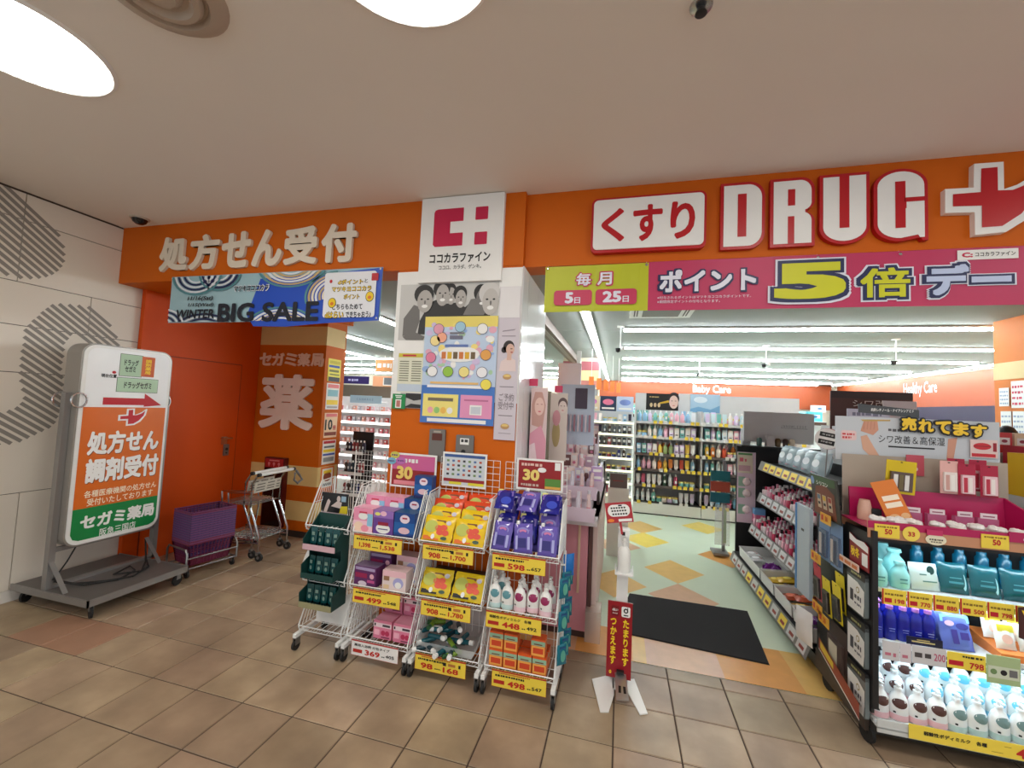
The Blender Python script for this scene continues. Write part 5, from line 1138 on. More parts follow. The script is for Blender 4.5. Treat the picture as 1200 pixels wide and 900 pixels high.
shelf_card(4.292, 4.335, .425, .512, 'second small pale tag with pink figures on the second shelf', C(214, 206, 210), lambda mb, W, H: bars(mb, C(190, 110, 130), .008, H*.2, W*.85, H*.4, -.001, 3, 6))
def w200(mb, W, H):
    mb.use(C(70, 64, 66)); bars(mb, C(70, 64, 66), .01, H*.3, W*.56, H*.62, -.001, 6, 5); mb.use(C(190, 70, 110)).text('200', W*.64, H*.3, W*.97, H*.7, -.001, bold=.01)
shelf_card(4.338, 4.468, .43, .512, 'grey shelf tag reading 200 under the cobalt bottles', GREYC, w200)
def w798(mb, W, H):
    mb.use(RED).rect(.005, H*.2, W*.42, H*.5, -.001).text('798', W*.58, H*.12, W*.95, H*.5, -.001, bold=.03); bars(mb, BLACK, W*.4, H*.72, W*.95, H*.86, -.001, 5, 8)
shelf_card(4.472, 4.612, .437, .508, 'yellow shelf tag reading 798 under the blue sachets', CARDY, w798)
def wgr(mb, W, H):
    mb.use(C(206, 214, 190)).rect(.005, H*.2, W-.005, H*.62, -.001).use(C(110, 140, 90)).ell(W*.2, H*.42, .012, .012, -.0015).use(BLACK).ell(W*.5, H*.42, .012, .012, -.0015).use(C(110, 110, 110)).rect(W*.66, H*.3, W*.9, H*.55, -.0015)
shelf_card(4.615, 4.735, .40, .522, 'pale green information tag beside the 798 tag', C(170, 190, 140), wgr)
# third shelf: mint bottles, teal pouches, yellow price tags
mint = MB(C(150, 214, 210, .3)).lathe([(.035, 0), (.04, .01), (.04, .06), (.03, .085), (.018, .10), (.018, .112), (.024, .113), (.022, .125)], 14, sy=.8).use(C(80, 150, 150)).rect(-.015, .03, .015, .034, -.0335).rect(-.015, .045, .015, .052, -.0335).mesh('mint_bottle', True)
for k, (x, y, z) in enumerate(((4.24, .06, .743), (4.33, .06, .743), (4.25, .15, .743), (4.355, .15, .743), (4.25, .255, .743), (4.355, .255, .743))):
    put('mint_bottle', mint, 'mint green squat bottle on the third shelf, %s row %s' % (('front', 'front', 'middle', 'middle', 'rear', 'rear')[k], ('left', 'right')[k % 2]), 'bottle', (x, EY+y, z), 0, 'mint bottles on the third shelf', 1.3 if k > 1 else 1.0)
gp = MB(C(200, 214, 208, .3)).pillow(.12, .125, .04, 6).use(C(30, 70, 66)).ell(.02, .095, .016, .02, -.0195).use(C(90, 130, 120)).rect(-.03, .07, .0, .076, -.0208).rect(-.02, .04, .04, .046, -.0208).mesh('pale_refill', True)
put('pale_refill', gp, 'pale grey-green refill pouch between mint bottles and teal pouches', 'pouch', (4.435, EY+.06, .744), (-.2, 0, .1))
tl = MB(C(16, 84, 92, .22)).pillow(.12, .15, .045, 7).use(C(60, 140, 150)).rect(-.03, .05, .03, .06, -.0225).rect(-.025, .075, .025, .08, -.0225).use(C(150, 200, 206)).ell(.035, .06, .008, .04, -.0185).mesh('teal_pouch', True)
for k in range(7):
    put('teal_pouch', tl, 'dark teal refill pouch standing on the third shelf, %s in line' % ('first', 'second', 'third', 'fourth', 'fifth', 'sixth', 'seventh', 'eighth', 'ninth')[k], 'pouch', (4.555+k*.12, EY+.07, .744), (-.2, 0, rnd.uniform(-.05, .05)), 'teal pouches on the third shelf', .92)
for k in range(6): put('teal_can', MB(C(20, 110, 140, .2)).lathe([(.024, 0), (.026, .004), (.026, .14), (.018, .15), (.018, .185)], 12).use(C(120, 190, 210)).rect(-.012, .06, .012, .08, -.0265).mesh('teal_can', True), 'tall teal bottle in the dark back of the third shelf, %s' % ('far left', 'left', 'centre left', 'centre right', 'right', 'far right')[k], 'bottle', (4.50+k*.09, EY+.24, .744), 0, 'teal bottles in the back')
def wy(price):
    def f(mb, W, H):
        mb.use(RED).rect(0, 0, .006, H, -.001).rect(W*.1, H*.14, W*.4, H*.42, -.001).text(price, W*.52, H*.14, W*.92, H*.42, -.001, bold=.03); bars(mb, C(140, 110, 30), W*.12, H*.6, W*.9, H*.74, -.001, 6, 3)
    return f
for k, pr_ in enumerate(('198', '770', '880', '500', '798', '398')):
    shelf_card(4.222+k*.10, 4.318+k*.10, .68, .752, 'yellow shelf tag on the third shelf edge, %s from the left' % ('first', 'second', 'third', 'fourth', 'fifth', 'sixth')[k], CARDY, wy(pr_))
t = thing('bubble_card', 'dark jagged promotional card with yellow lettering sticking out over the third shelf', 'card', (4.72, EY-.03, .60))
MB(C(70, 28, 26)).prism([(0, .15), (.0, .02), (.06, .0), (.2, .02), (.2, .15), (.1, .17)], 0, .003).use(YEL).flat([(.01, .14), (.03, .09), (.19, .08), (.19, .13)], -.001).build('card', t)
# top: magenta tray with cotton, testers and blister packs
MGT = C(176, 20, 84, .35); KRAFT = C(196, 140, 106, .5)
t = thing('magenta_tray', 'magenta cardboard cosmetics tray on top of the lit display', 'display tray', (4.17, EY-.01, .985))
MB(KRAFT, w=t).box(4.165, EY-.014, .985, 5.3, EY-.008, 1.065).build('front_lip', t)
MB(MGT, w=t).box(4.165, EY-.0152, 1.032, 5.3, EY-.0142, 1.066).build('lip_band', t)
MB(MGT, w=t).box(4.165, EY-.008, 1.03, 5.3, EY+.24, 1.036).build('tray_floor', t)
MB(KRAFT, w=t).box(4.165, EY+.23, .986, 5.3, EY+.24, 1.03).build('tray_rear', t)
MB(MGT, w=t).hexa([(4.20, EY+.225, 1.036), (4.86, EY+.225, 1.036), (4.86, EY+.235, 1.036), (4.20, EY+.235, 1.036)], [(4.20, EY+.235, 1.19), (4.86, EY+.235, 1.19), (4.86, EY+.245, 1.19), (4.20, EY+.245, 1.19)]).build('tray_back', t)
MB(MGT, w=t).hexa([(4.92, EY, .99), (4.93, EY, .99), (4.87, EY+.24, .99), (4.86, EY+.24, .99)], [(4.92, EY, 1.07), (4.93, EY, 1.07), (4.87, EY+.24, 1.19), (4.86, EY+.24, 1.19)]).build('divider', t)
MB(mat('grey_board', (172, 160, 146), .6), w=t).box(4.20, EY+.305, .986, 4.93, EY+.311, 1.36).build('back_board', t)
CARDP = C(196, 202, 208, .4)
o = MB(CARDP, w=t).box(4.18, EY+.335, 1.325, 4.92, EY+.341, 1.57).build('hand_photo_card', t)
mb = MB(C(206, 150, 126), w=t); y = EY+.334
mb.flat([(4.315, 1.545), (4.38, 1.55), (4.385, 1.50), (4.36, 1.47), (4.30, 1.49)], y).use(C(214, 166, 140)).flat([(4.30, 1.46), (4.33, 1.47), (4.365, 1.40), (4.395, 1.345), (4.36, 1.335), (4.31, 1.39)], y).use(C(206, 150, 126)).flat([(4.70, 1.47), (4.74, 1.48), (4.72, 1.35), (4.69, 1.34)], y)
for k in range(4): mb.use(C(190, 130, 108)).flat([(4.318+.016*k, 1.545), (4.321+.016*k, 1.545), (4.316+.016*k, 1.50), (4.313+.016*k, 1.50)], y-.0005)
mb.use(C(190, 160, 90)).flat([(4.30, 1.555), (4.44, 1.56), (4.44, 1.552), (4.31, 1.545)], y-.0008)
mb.use(C(40, 40, 44)).text('シワ改善＆高保湿', 4.385, 1.43, 4.685, 1.475, y-.001, bold=.0).rect(4.43, 1.408, 4.64, 1.416, y-.001); bars(mb, C(90, 90, 96), 4.43, 1.495, 4.62, 1.51, y-.001, 5, 12)
mb.use(C(226, 196, 196)).rrect(4.205, 1.435, 4.28, 1.49, .012, y-.001).use(C(206, 40, 50)); bars(mb, C(206, 60, 60), 4.212, 1.462, 4.27, 1.474, y-.0016, 5, 2); bars(mb, C(206, 60, 60), 4.212, 1.444, 4.255, 1.456, y-.0016, 5, 4)
mb.build('hand_print', o)
mb = MB(BLACK, w=t)
for k, ch in enumerate('売れてます'): mb.text(ch, 4.474+k*.076, 1.496-.005*k, 4.561+k*.076, 1.586-.006*k, EY+.322, bold=.13, ext=.003, nd=10)
o = mb.build('bubble_board', t)
mb = MB(C(240, 200, 50), w=t)
for k, ch in enumerate('売れてます'): mb.text(ch, 4.483+k*.076, 1.505-.005*k, 4.552+k*.076, 1.577-.006*k, EY+.3175, bold=.055)
mb.build('bubble_lettering', o)
mb = MB(C(226, 200, 196), w=t).box(4.79, EY+.326, 1.38, 4.905, EY+.329, 1.475).use(C(200, 40, 50)).ell(4.84, 1.44, .038, .018, EY+.325).rect(4.795, 1.385, 4.895, 1.402, EY+.325).use(C(150, 20, 40)).rect(4.885, 1.415, 4.90, 1.46, EY+.325).use(C(120, 20, 30)).rect(4.806, 1.439, 4.874, 1.442, EY+.3245).build('lip_card', o)
mb = MB(C(70, 74, 78), w=t).hexa([(4.30, 1.62, 1.595), (4.585, 1.62, 1.575), (4.585, 1.625, 1.575), (4.30, 1.625, 1.595)], [(4.30, 1.62, 1.645), (4.585, 1.62, 1.62), (4.585, 1.625, 1.62), (4.30, 1.625, 1.645)]).build('dark_header', t)
mb = MB(WHITE, w=t).text('純粋レチノール・ナイアシンアミド', 4.36, 1.603, 4.56, 1.622, 1.619, bold=.02, M=tr(0, 0, 0)); mb.build('header_lettering', t)
COT = mat('cotton', (238, 236, 234), .95, bump=.5, scale=60)
for k in range(9):
    x = 4.235+k*.078; mb = MB(COT)
    for q in range(5): mb.lathe([(.001, -.016), (.014, -.012), (.021, 0), (.016, .013), (.001, .018)], 9, (rnd.uniform(-.022, .022), rnd.uniform(-.02, .02), rnd.uniform(0, .016)), rnd.uniform(.8, 1.2), 1.)
    put('cotton_tuft', mb.mesh('cotton_tuft', True), 'tuft of white cotton in the magenta tray, %s from the left' % nth(k+1), 'cotton', (x, EY+.05, 1.054), 0, 'cotton tufts in the magenta tray')
tester = [('tester_body', MB(mat('pink_glass', (206, 120, 160), .1, alpha=.7)).box(-.035, -.012, 0, .035, .012, .06).mesh('tester_body')), ('tester_card', MB(C(230, 214, 220)).box(-.028, -.014, .06, .028, -.011, .085).use(C(150, 90, 110)).rect(-.02, .068, .02, .074, -.0145).mesh('tester_card'))]
for k, x in enumerate((4.43, 4.53, 4.64, 4.735)):
    put('makeup_tester', tester, 'pink makeup tester standing behind the cotton, %s' % ('leftmost', 'second', 'third', 'rightmost')[k], 'tester', (x, EY+.15, 1.037), rnd.uniform(-.1, .1), 'makeup testers in the magenta tray', (1.1, 1, 1.0))
put('skin_jar', MB(C(214, 170, 150, .3)).lathe([(.03, 0), (.032, .01), (.03, .06), (.022, .1)], 14).use(BLACK).box(.02, -.03, 0, .06, 0, .06).mesh('skin_jar', True), 'skin-toned jar with a black tester at the left end of the magenta tray', 'jar', (4.235, EY+.16, 1.037))
put('orange_leaflet', MB(C(216, 120, 40, .4)).box(-.055, 0, 0, .055, .003, .20).use(C(240, 226, 206)).rect(-.035, .10, .04, .125, -.0008).rect(-.035, .065, .04, .09, -.0008).use(C(226, 180, 130)).ell(-.02, .02, .025, .015, -.0008).ell(.03, .02, .02, .014, -.0008).mesh('orange_leaflet'), 'orange leaflet leaning in the magenta tray under the gold pack', 'leaflet', (4.36, EY+.10, 1.056), (-.3, -.25, .1))
HOOK = CHROME
def blister(w_, h_, base, win, prods):
    a = MB(base).box(-w_/2, 0, 0, w_/2, .002, h_); a.use(BLACK).ell(0, h_*.95, .006, .003, -.0006, 8)
    b = MB(win).box(-w_*.36, -.012, h_*.08, w_*.36, 0, h_*.66)
    c = MB(prods[0])
    for k, m in enumerate(prods): c.use(m).box(-w_*.28+k*w_*.56/len(prods), -.013, h_*.12, -w_*.28+(k+.75)*w_*.56/len(prods), -.0125, h_*.58)
    return [('backing_card', a.mesh('backing_card')), ('blister', b.mesh('blister')), ('contents', c.mesh('contents'))]
gold = blister(.135, .17, mat('gold_foil', (214, 180, 30), .2, .5), C(90, 70, 60, .2), [C(226, 224, 220), C(110, 96, 60), C(226, 224, 220)])
pk1 = blister(.075, .165, C(226, 176, 170), C(236, 226, 220, .2), [C(206, 160, 150), C(240, 236, 230)]); pk2 = blister(.072, .16, C(170, 26, 60), C(236, 200, 206, .2), [C(190, 50, 70), C(240, 230, 226)])
put('gold_pack', gold, 'gold foil pack hanging askew before the hand photo card', 'blister pack', (4.40, EY+.185, 1.178), (0, .07, .05))
put('blister_pack', pk1, 'pale pink blister pack, left of the two magenta ones', 'blister pack', (4.625, EY+.21, 1.195), 0); put('blister_pack', pk2, 'magenta blister pack in the middle above the tray', 'blister pack', (4.695, EY+.205, 1.19), 0); put('blister_pack', pk2, 'magenta blister pack at the right above the tray', 'blister pack', (4.785, EY+.205, 1.19), 0)
put('blister_pack', pk2, 'magenta blister pack behind the middle one on the same hook', 'blister pack', (4.68, EY+.25, 1.212), 0); put('blister_pack', pk2, 'magenta blister pack behind the right one on the same hook', 'blister pack', (4.77, EY+.25, 1.212), 0)
put('round_tester_card', MB(C(190, 80, 96)).box(-.04, 0, 0, .04, .002, .11).use(C(226, 196, 190)).ell(0, .035, .013, .011, -.001).mesh('round_tester_card'), 'small dusty pink card with a pale dot on the grey back board', 'card', (4.53, EY+.295, 1.265))
t = thing('pink_compact_box', 'open kraft and pink compact box at the right end of the magenta tray', 'box', (5.02, EY+.06, 1.037)); MB(C(226, 180, 140)).hexa([(-.06, 0, 0), (.12, 0, 0), (.12, .14, 0), (-.06, .14, 0)], [(-.06, .02, .08), (.12, .02, .08), (.12, .14, .15), (-.06, .14, .15)]).use(C(226, 150, 160)).add([(-.04, .035, .0925), (.10, .035, .0925), (.10, .12, .142), (-.04, .12, .142)], [(0, 1, 2, 3)]).build('box_body', t)
for x0_, lb, base, pr_, kind in ((4.19, 'yellow price card on the magenta tray lip at the left', CARDY, '50', 0), (4.60, 'yellow price card on the magenta tray lip at the right', CARDY, '50', 0)):
    t = thing('tray_price_card', lb, 'price card', (x0_, EY-.019, .992)); MB(base).box(0, 0, 0, .10, .002, .062).build('card', t); mb = MB(RED).text(pr_, .04, .016, .07, .042, -.001, bold=.04); bars(mb, C(150, 110, 30), .01, .046, .09, .054, -.001, 4, 9); mb.build('print', t)
t = thing('round_price_card', 'round yellow card reading 33 on the magenta tray lip', 'price card', (4.335, EY-.019, 1.022)); MB(C(240, 214, 90)).lathe([(.034, 0), (.034, .002)], 24, M=rotm('X', PI/2)).build('disc', t); MB(C(190, 40, 40)).text('33', -.014, -.012, .014, .01, -.003, bold=.04).build('print', t)
t = thing('oval_award_card', 'white oval card with pink tab on the magenta tray lip', 'card', (4.43, EY-.019, 1.006)); MB(C(232, 226, 200)).lathe([(.04, 0), (.04, .002)], 24, sy=.62, M=rotm('X', PI/2)).use(C(196, 50, 100)).box(-.036, -.004, .02, .025, -.002, .045).build('oval', t); mb = MB(BLACK); bars(mb, C(90, 80, 70), -.026, -.004, .026, .004, -.003, 4, 3); bars(mb, C(90, 80, 70), -.02, -.014, .02, -.008, -.003, 4, 5); mb.build('print', t)
t = thing('magenta_label', 'magenta label with white print at the right of the tray lip', 'card', (4.70, EY-.02, 1.03)); MB(MGT).box(0, 0, 0, .22, .002, .045).build('card', t); mb = MB(WHITE); bars(mb, WHITE, .05, .008, .19, .02, -.001, 5, 6); bars(mb, WHITE, .09, .027, .15, .036, -.001, 5, 7); mb.build('print', t)

# ---- packs hanging on the display's left side (faces -X)
def on_side(name, parts, label, cat, y, z, group=None, dx=.0, rx=0., sc=1.):
    return put(name, parts, label, cat, (EX-.016-dx, y, z), (rx, 0, -PI/2), group, sc)
def white_pack():
    w_, h_ = .165, .205
    a = MB(C(110, 120, 122, .25)).rbox(-w_/2, -.016, 0, w_/2, 0, h_, .012, 3); a.use(C(232, 232, 228, .3)).flat([(-w_*.46, .005), (w_*.40, .005), (w_*.46, h_*.3), (w_*.46, h_*.62), (w_*.1, h_*.74), (-w_*.46, h_*.77)], -.0168)
    b = MB(C(150, 130, 60)).ell(.02, h_*.56, .015, .015, -.0175).use(C(232, 232, 228)).ell(.02, h_*.56, .010, .010, -.018); bars(b, C(70, 70, 76), -.05, h_*.18, -.02, h_*.5, -.0175, 2, 3); bars(b, C(90, 90, 100), -.01, h_*.18, .05, h_*.24, -.0175, 4, 2); bars(b, C(70, 70, 76), -.01, h_*.3, .05, h_*.42, -.0175, 3, 8)
    c = MB(BLACK).rbox(-w_/2, -.017, h_-.035, w_/2, .0, h_+.004, .006, 2); bars(c, C(170, 170, 110), -.04, h_-.024, .05, h_-.012, -.0178, 5, 4)
    return [('pack_body', a.mesh('pack_body')), ('pack_print', b.mesh('pack_print')), ('pack_header', c.mesh('pack_header'))]
wp = white_pack()
for k, z in enumerate((.125, .355, .59)):
    on_side('white_pack', wp, 'white and grey pack hanging on the black side panel, %s of three' % ('lowest', 'middle', 'topmost')[k], 'pack', 1.345, z, 'white packs on the side of the display')
rc = MB(C(140, 26, 32, .4)).prism([(-.085, 0), (.085, 0), (.085, .12), (.05, .135), (-.02, .13), (-.085, .15)], -.004, 0).use(WHITE).flat([(-.085, .115), (.085, .09), (.085, .12), (.05, .135), (-.02, .13), (-.085, .15)], -.005).rect(.03, .02, .08, .08, -.005).use(YEL).text('秋冬', -.07, .04, .01, .09, -.0055, bold=.04).mesh('season_card')
on_side('season_card', rc, 'dark red jagged card with yellow kanji above the white packs', 'card', 1.335, .815, dx=.004)
on_side('sample_strip', MB(C(226, 206, 190)).box(-.10, -.02, 0, .10, -.016, .035).use(C(210, 120, 60)).rect(-.095, .008, -.04, .026, -.021).rect(-.03, .008, .03, .026, -.021).rect(.04, .008, .09, .026, -.021).mesh('sample_strip'), 'narrow strip of small sample pictures across the red card', 'strip', 1.40, .795, dx=.006)
soc = blister(.09, .2, C(226, 206, 30), C(40, 36, 38, .3), [C(34, 32, 34)]); soc_r = blister(.09, .2, C(190, 50, 70), C(60, 56, 60, .3), [C(34, 32, 34)])
for k, (y, z, me, lb) in enumerate(((1.485, .47, soc, 'yellow topped black sock pack nearest the white packs'), (1.60, .455, soc, 'yellow topped black sock pack, second on the side hooks'), (1.71, .49, soc_r, 'red topped sock pack on the side hooks'), (1.50, .52, soc, 'yellow topped sock pack partly hidden behind the first one'))):
    on_side('sock_pack', me, lb, 'blister pack', y, z, 'sock packs on the side hooks', dx=.03 if k < 3 else .008, rx=.06)
bp_ = blister(.13, .26, C(110, 140, 176), mat('clear_blue_blister', (120, 140, 170), .1, alpha=.6), [C(190, 180, 170), C(60, 70, 90)])
on_side('insole_pack', bp_, 'blue blister pack with pale insoles high on the display side', 'blister pack', 1.53, .735, None, .02); on_side('insole_pack', bp_, 'second blue blister pack further back on the display side', 'blister pack', 1.68, .735, None, .015)
br_ = blister(.22, .24, C(66, 52, 48), C(84, 68, 62, .3), [C(206, 200, 176)])
on_side('brown_pack', br_, 'large dark brown stocking pack low on the display side', 'blister pack', 1.55, .19, None, .01)
fd = MB(C(150, 60, 40, .4)).flat([(-.22, .10), (-.22, .16), (.20, .06), (.20, -.01), (.10, .02)], -.004).use(WHITE).flat([(-.222, .095), (-.222, .10), (.10, .018), (.2, -.012), (.2, -.018), (.1, .01)], -.004).use(C(220, 190, 60)).flat([(-.2, .11), (-.2, .15), (-.05, .11), (-.05, .075)], -.005).mesh('food_card')
on_side('food_card', fd, 'brown and yellow wavy card along the foot of the display side', 'card', 1.47, .13, None, .034)
for k, (y, z) in enumerate(((1.70, .71), (1.58, .96), (1.68, .43), (1.60, .40))):
    on_side('orange_tag', MB(C(226, 170, 40)).box(-.06, -.003, 0, .06, 0, .055).use(C(190, 50, 30)).rect(-.045, .015, -.02, .045, -.004).text('50', .0, .014, .03, .042, -.004, bold=.03).mesh('orange_tag'), 'orange yellow price tag on the display side, %s' % ('beside the insole packs', 'topmost', 'above the brown pack', 'lowest')[k], 'price card', y, z, None, .05)
cardb = MB(C(40, 36, 30, .4)).box(-.16, -.006, 0, .16, 0, .235).use(C(120, 60, 34)).flat([(-.15, .01), (.12, .01), (.12, .15), (.02, .19), (-.10, .17)], -.007).use(C(60, 90, 50)).flat([(-.15, .18), (.14, .19), (.14, .232), (-.15, .232)], -.0072).use(C(120, 150, 190)).ell(-.13, .2, .022, .024, -.0078)
for k in range(3): cardb.use(C(200, 180, 150)).rect(-.09+k*.065, .05, -.045+k*.065, .13, -.0078).use([C(90, 120, 150), C(220, 180, 40), C(160, 60, 40)][k]).rect(-.085+k*.065, .1, -.05+k*.065, .126, -.0084).use(BLACK).rect(-.082+k*.065, .07, -.055+k*.065, .085, -.0084)
cardb.use(WHITE).text('シリコン', -.08, .182, .06, .205, -.0082, bold=.02)
on_side('chocolate_board', cardb.mesh('chocolate_board'), 'dark board with brown picture of three packs at the top of the display side', 'board', 1.60, .985, None, .03, .1)
t = thing('blue_edge_panel', 'pale grey panel with a blue edge between end display and aisle shelf', 'panel', (4.165, 1.97, .42)); MB(C(176, 190, 200, .4)).box(-.01, -.10, 0, .01, .09, .56).build('panel', t); MB(C(70, 130, 190, .4)).box(-.013, .09, 0, .013, .115, .56).build('edge', t); MB(C(60, 64, 70)).box(-.0115, -.02, .40, -.0105, .02, .415).build('mark', t)
put('folded_bag', MB(mat('milky_film')).pillow(.14, .2, .05, 6).mesh('folded_bag', True), 'white film bag hanging low at the rear of the display side', 'bag', (4.125, 1.86, .17), (0, 0, -1.3))
# ================================================================== black aisle shelf behind the end display (faces the aisle, -X)
AY0, AY1 = 2.0, 3.80
t = thing('aisle_shelf', 'black aisle shelving unit with sloping price rail and white trays', 'display shelf', (4.2, AY0, 0))
MB(BLK, w=t).box(4.66, AY0-.1, .02, 4.69, AY1, 1.20).build('back_panel', t)
MB(BLK, w=t).box(4.21, AY1-.17, 1.235, 4.95, AY1+.05, 1.251).build('top_board', t)
MB(BLK, w=t).box(4.21, AY1, .02, 4.69, AY1+.03, 1.235).build('end_panel', t)
MB(BLK, w=t).box(4.20, AY0-.12, .02, 4.66, AY1, .09).build('base', t)
RAIL = mat('grey_price_rail', (120, 118, 116), .35)
def rail(y0, y1, x, z, h=.085, slope=.35):
    mb = MB(RAIL, w=t).hexa([(x-.0, y0, z), (x, y1, z), (x+.004, y1, z), (x+.004, y0, z)], [(x+h*slope, y0, z+h), (x+h*slope, y1, z+h), (x+h*slope+.004, y1, z+h), (x+h*slope+.004, y0, z+h)])
    o = mb.build('price_rail', t); return o
specs = [(.165, 4.15, 4.50, AY0-.15, AY1-.12), (.46, 4.285, 4.65, 2.30, AY1-.2), (.79, 4.33, 4.65, 2.30, AY1-.3), (1.10, 4.34, 4.65, 2.25, AY1-.3)]
for k, (z, xf, xb, y0, y1) in enumerate(specs):
    o = MB(BLK, w=t).hexa([(xf+.01, y0, z-.02), (xb, y0, z-.0), (xb, y1, z-.0), (xf+.01, y1, z-.02)], [(xf+.01, y0, z-.01), (xb, y0, z+.012), (xb, y1, z+.012), (xf+.01, y1, z-.01)]).build('shelf', t)
    ro = rail(y0, y1, xf-.012-(.012 if k == 0 else 0), z-.095 if k == 0 else z-.07)
    n = int((y1-y0)/.16)
    for q in range(n):
        yy = y0+.03+q*.16
        m = CARDY if (k == 0 and q in (2, 4, 5, 7)) or k == 3 else C(206, 206, 206)
        zb = (z-.095 if k == 0 else z-.07); x_ = xf-.0135-(.012 if k == 0 else 0)
        mb = MB(m, w=t).add([(x_+.0035, yy, zb+.010), (x_+.0035, yy+.125, zb+.010), (x_+.0270, yy+.125, zb+.077), (x_+.0270, yy, zb+.077)], [(0, 3, 2, 1)])
        mb.use(C(150, 60, 50)).add([(x_+.0082, yy+.02, zb+.026), (x_+.0082, yy+.09, zb+.026), (x_+.0152, yy+.09, zb+.046), (x_+.0152, yy+.02, zb+.046)], [(0, 3, 2, 1)])
        mb.build('price_tag', ro)
# white trays on the bottom shelf with loose goods
TRAY = mat('white_tray', (222, 222, 220), .4)
def tray_mesh(dy, dx, h=.10):
    mb = MB(TRAY).box(0, 0, 0, dx, dy, .004)
    for a_ in ((0, 0, dx, .004), (0, dy-.004, dx, dy), (0, 0, .004, dy), (dx-.004, 0, dx, dy)): mb.box(a_[0], a_[1], 0, a_[2], a_[3], h)
    mb.tube([(0, 0, h), (dx, 0, h), (dx, dy, h), (0, dy, h)], .006, 5, True); return mb.mesh('white_tray')
trs = [(1.86, .30, 'nearest the camera, with purple pouches'), (2.19, .33, 'second from the camera, with yellow pouches'), (2.55, .30, 'third from the camera, with golden pouches'), (2.88, .62, 'largest and furthest, with purple sponge')]
film = lambda r, g, b: MB(C(r, g, b, .25)).pillow(.11, .14, .03, 6).use(C(min(255, r+60), min(255, g+50), min(255, b+50))).ell(0, .07, .03, .03, -.0165).use(C(200, 60, 40)).rect(-.03, .1, .03, .118, -.013).mesh('film_pouch', True)
fp = {'p': film(96, 40, 110), 'y': film(206, 170, 70), 'g': film(220, 180, 60), 'r': film(190, 90, 60), 'w': film(226, 226, 226)}
for k, (y0, dy, lb) in enumerate(trs):
    put('white_tray', tray_mesh(dy, .30, .085), 'white plastic tray on the bottom aisle shelf, '+lb, 'tray', (4.175, y0, .172), (0, -.05, 0), 'white trays on the bottom aisle shelf')
    cs_ = ['ppw', 'yrg', 'ggy', 'ww'][k]
    for q in range(5 if k < 3 else 2):
        c_ = cs_[q % len(cs_)]; nmz = {'p': 'purple', 'y': 'yellow', 'g': 'golden', 'r': 'reddish', 'w': 'white'}[c_]
        yy = y0+.08+(q % 2)*(dy-.16) if k < 3 else y0+.40+.13*q
        xx = 4.185+(q//2)*.135 if q < 4 else 4.25
        put('film_pouch', fp[c_], '%s film pouch lying loose in the %s white tray, %s' % (nmz, ('nearest', 'second', 'third', 'furthest')[k], ('near front', 'far front', 'near back', 'far back', 'on top')[q]), 'pouch', (xx if q < 4 else 4.25, yy if q < 4 else y0+dy/2, .21+(.036 if q == 4 else .01*(q//2))), (-1.45, 0, -PI/2+rnd.uniform(-.15, .15)), 'film pouches in the %s tray' % ('nearest', 'second', 'third', 'furthest')[k])
t2 = thing('mesh_sponge', 'heap of purple net sponge in the furthest white tray', 'sponge', (4.31, 3.0, .19))
mb = MB(mat('purple_net', (120, 30, 140), .6, var=.4, scale=60))
for k in range(16):
    a_ = rnd.uniform(0, PI); q_ = rnd.uniform(0, 2*PI); R_ = rnd.uniform(.05, .09)
    mb.tube([(R_*math.cos(u_)*math.cos(q_)+rnd.uniform(-.012, .012), R_*math.cos(u_)*math.sin(q_)*1.2+rnd.uniform(-.012, .012), .01+.07*abs(math.sin(u_))*rnd.uniform(.7, 1.1)) for u_ in [2*PI*j/14 for j in range(14)]], .006, 4, True)
mb.build('net_folds', t2, True)
# rows of small goods on the upper shelves
def vial(m, m2): return MB(m).lathe([(.014, 0), (.016, .004), (.016, .06), (.01, .07)], 8).use(m2).lathe([(.010, .07), (.010, .10)], 8).mesh('cosmetic_vial', True)
PK = [C(226, 150, 176, .3), C(240, 226, 230, .3), C(206, 60, 96, .3), C(236, 190, 206, .3), C(150, 30, 60, .3)]
vi = [vial(PK[0], WHITE), vial(PK[1], PK[2]), vial(PK[2], WHITE), vial(PK[3], PK[0]), vial(PK[1], C(40, 30, 36))]
for k, (z, xf, xb, y0, y1) in enumerate(specs[1:3]):
    for c in range(17):
        for r_ in range(5):
            q = (c*3+r_*2+k) % 5; xx = xf+.04+r_*.06; yy = y0+.04+c*(y1-y0-.08)/16
            put('cosmetic_vial', vi[q], '%s cosmetic bottle, %s from the camera, %s row deep, %s sloping shelf' % (('pink', 'red capped', 'crimson', 'pale pink', 'black capped')[q], nth(c+1), nth(r_+1), ('lower', 'upper')[k]), 'bottle', (xx, yy, z-.006+(xx-xf-.01)*.07), 0, '%s aisle shelf %s bottles' % (('lower', 'upper')[k], 'abcde'[q]), rnd.uniform(.8, 1.12))
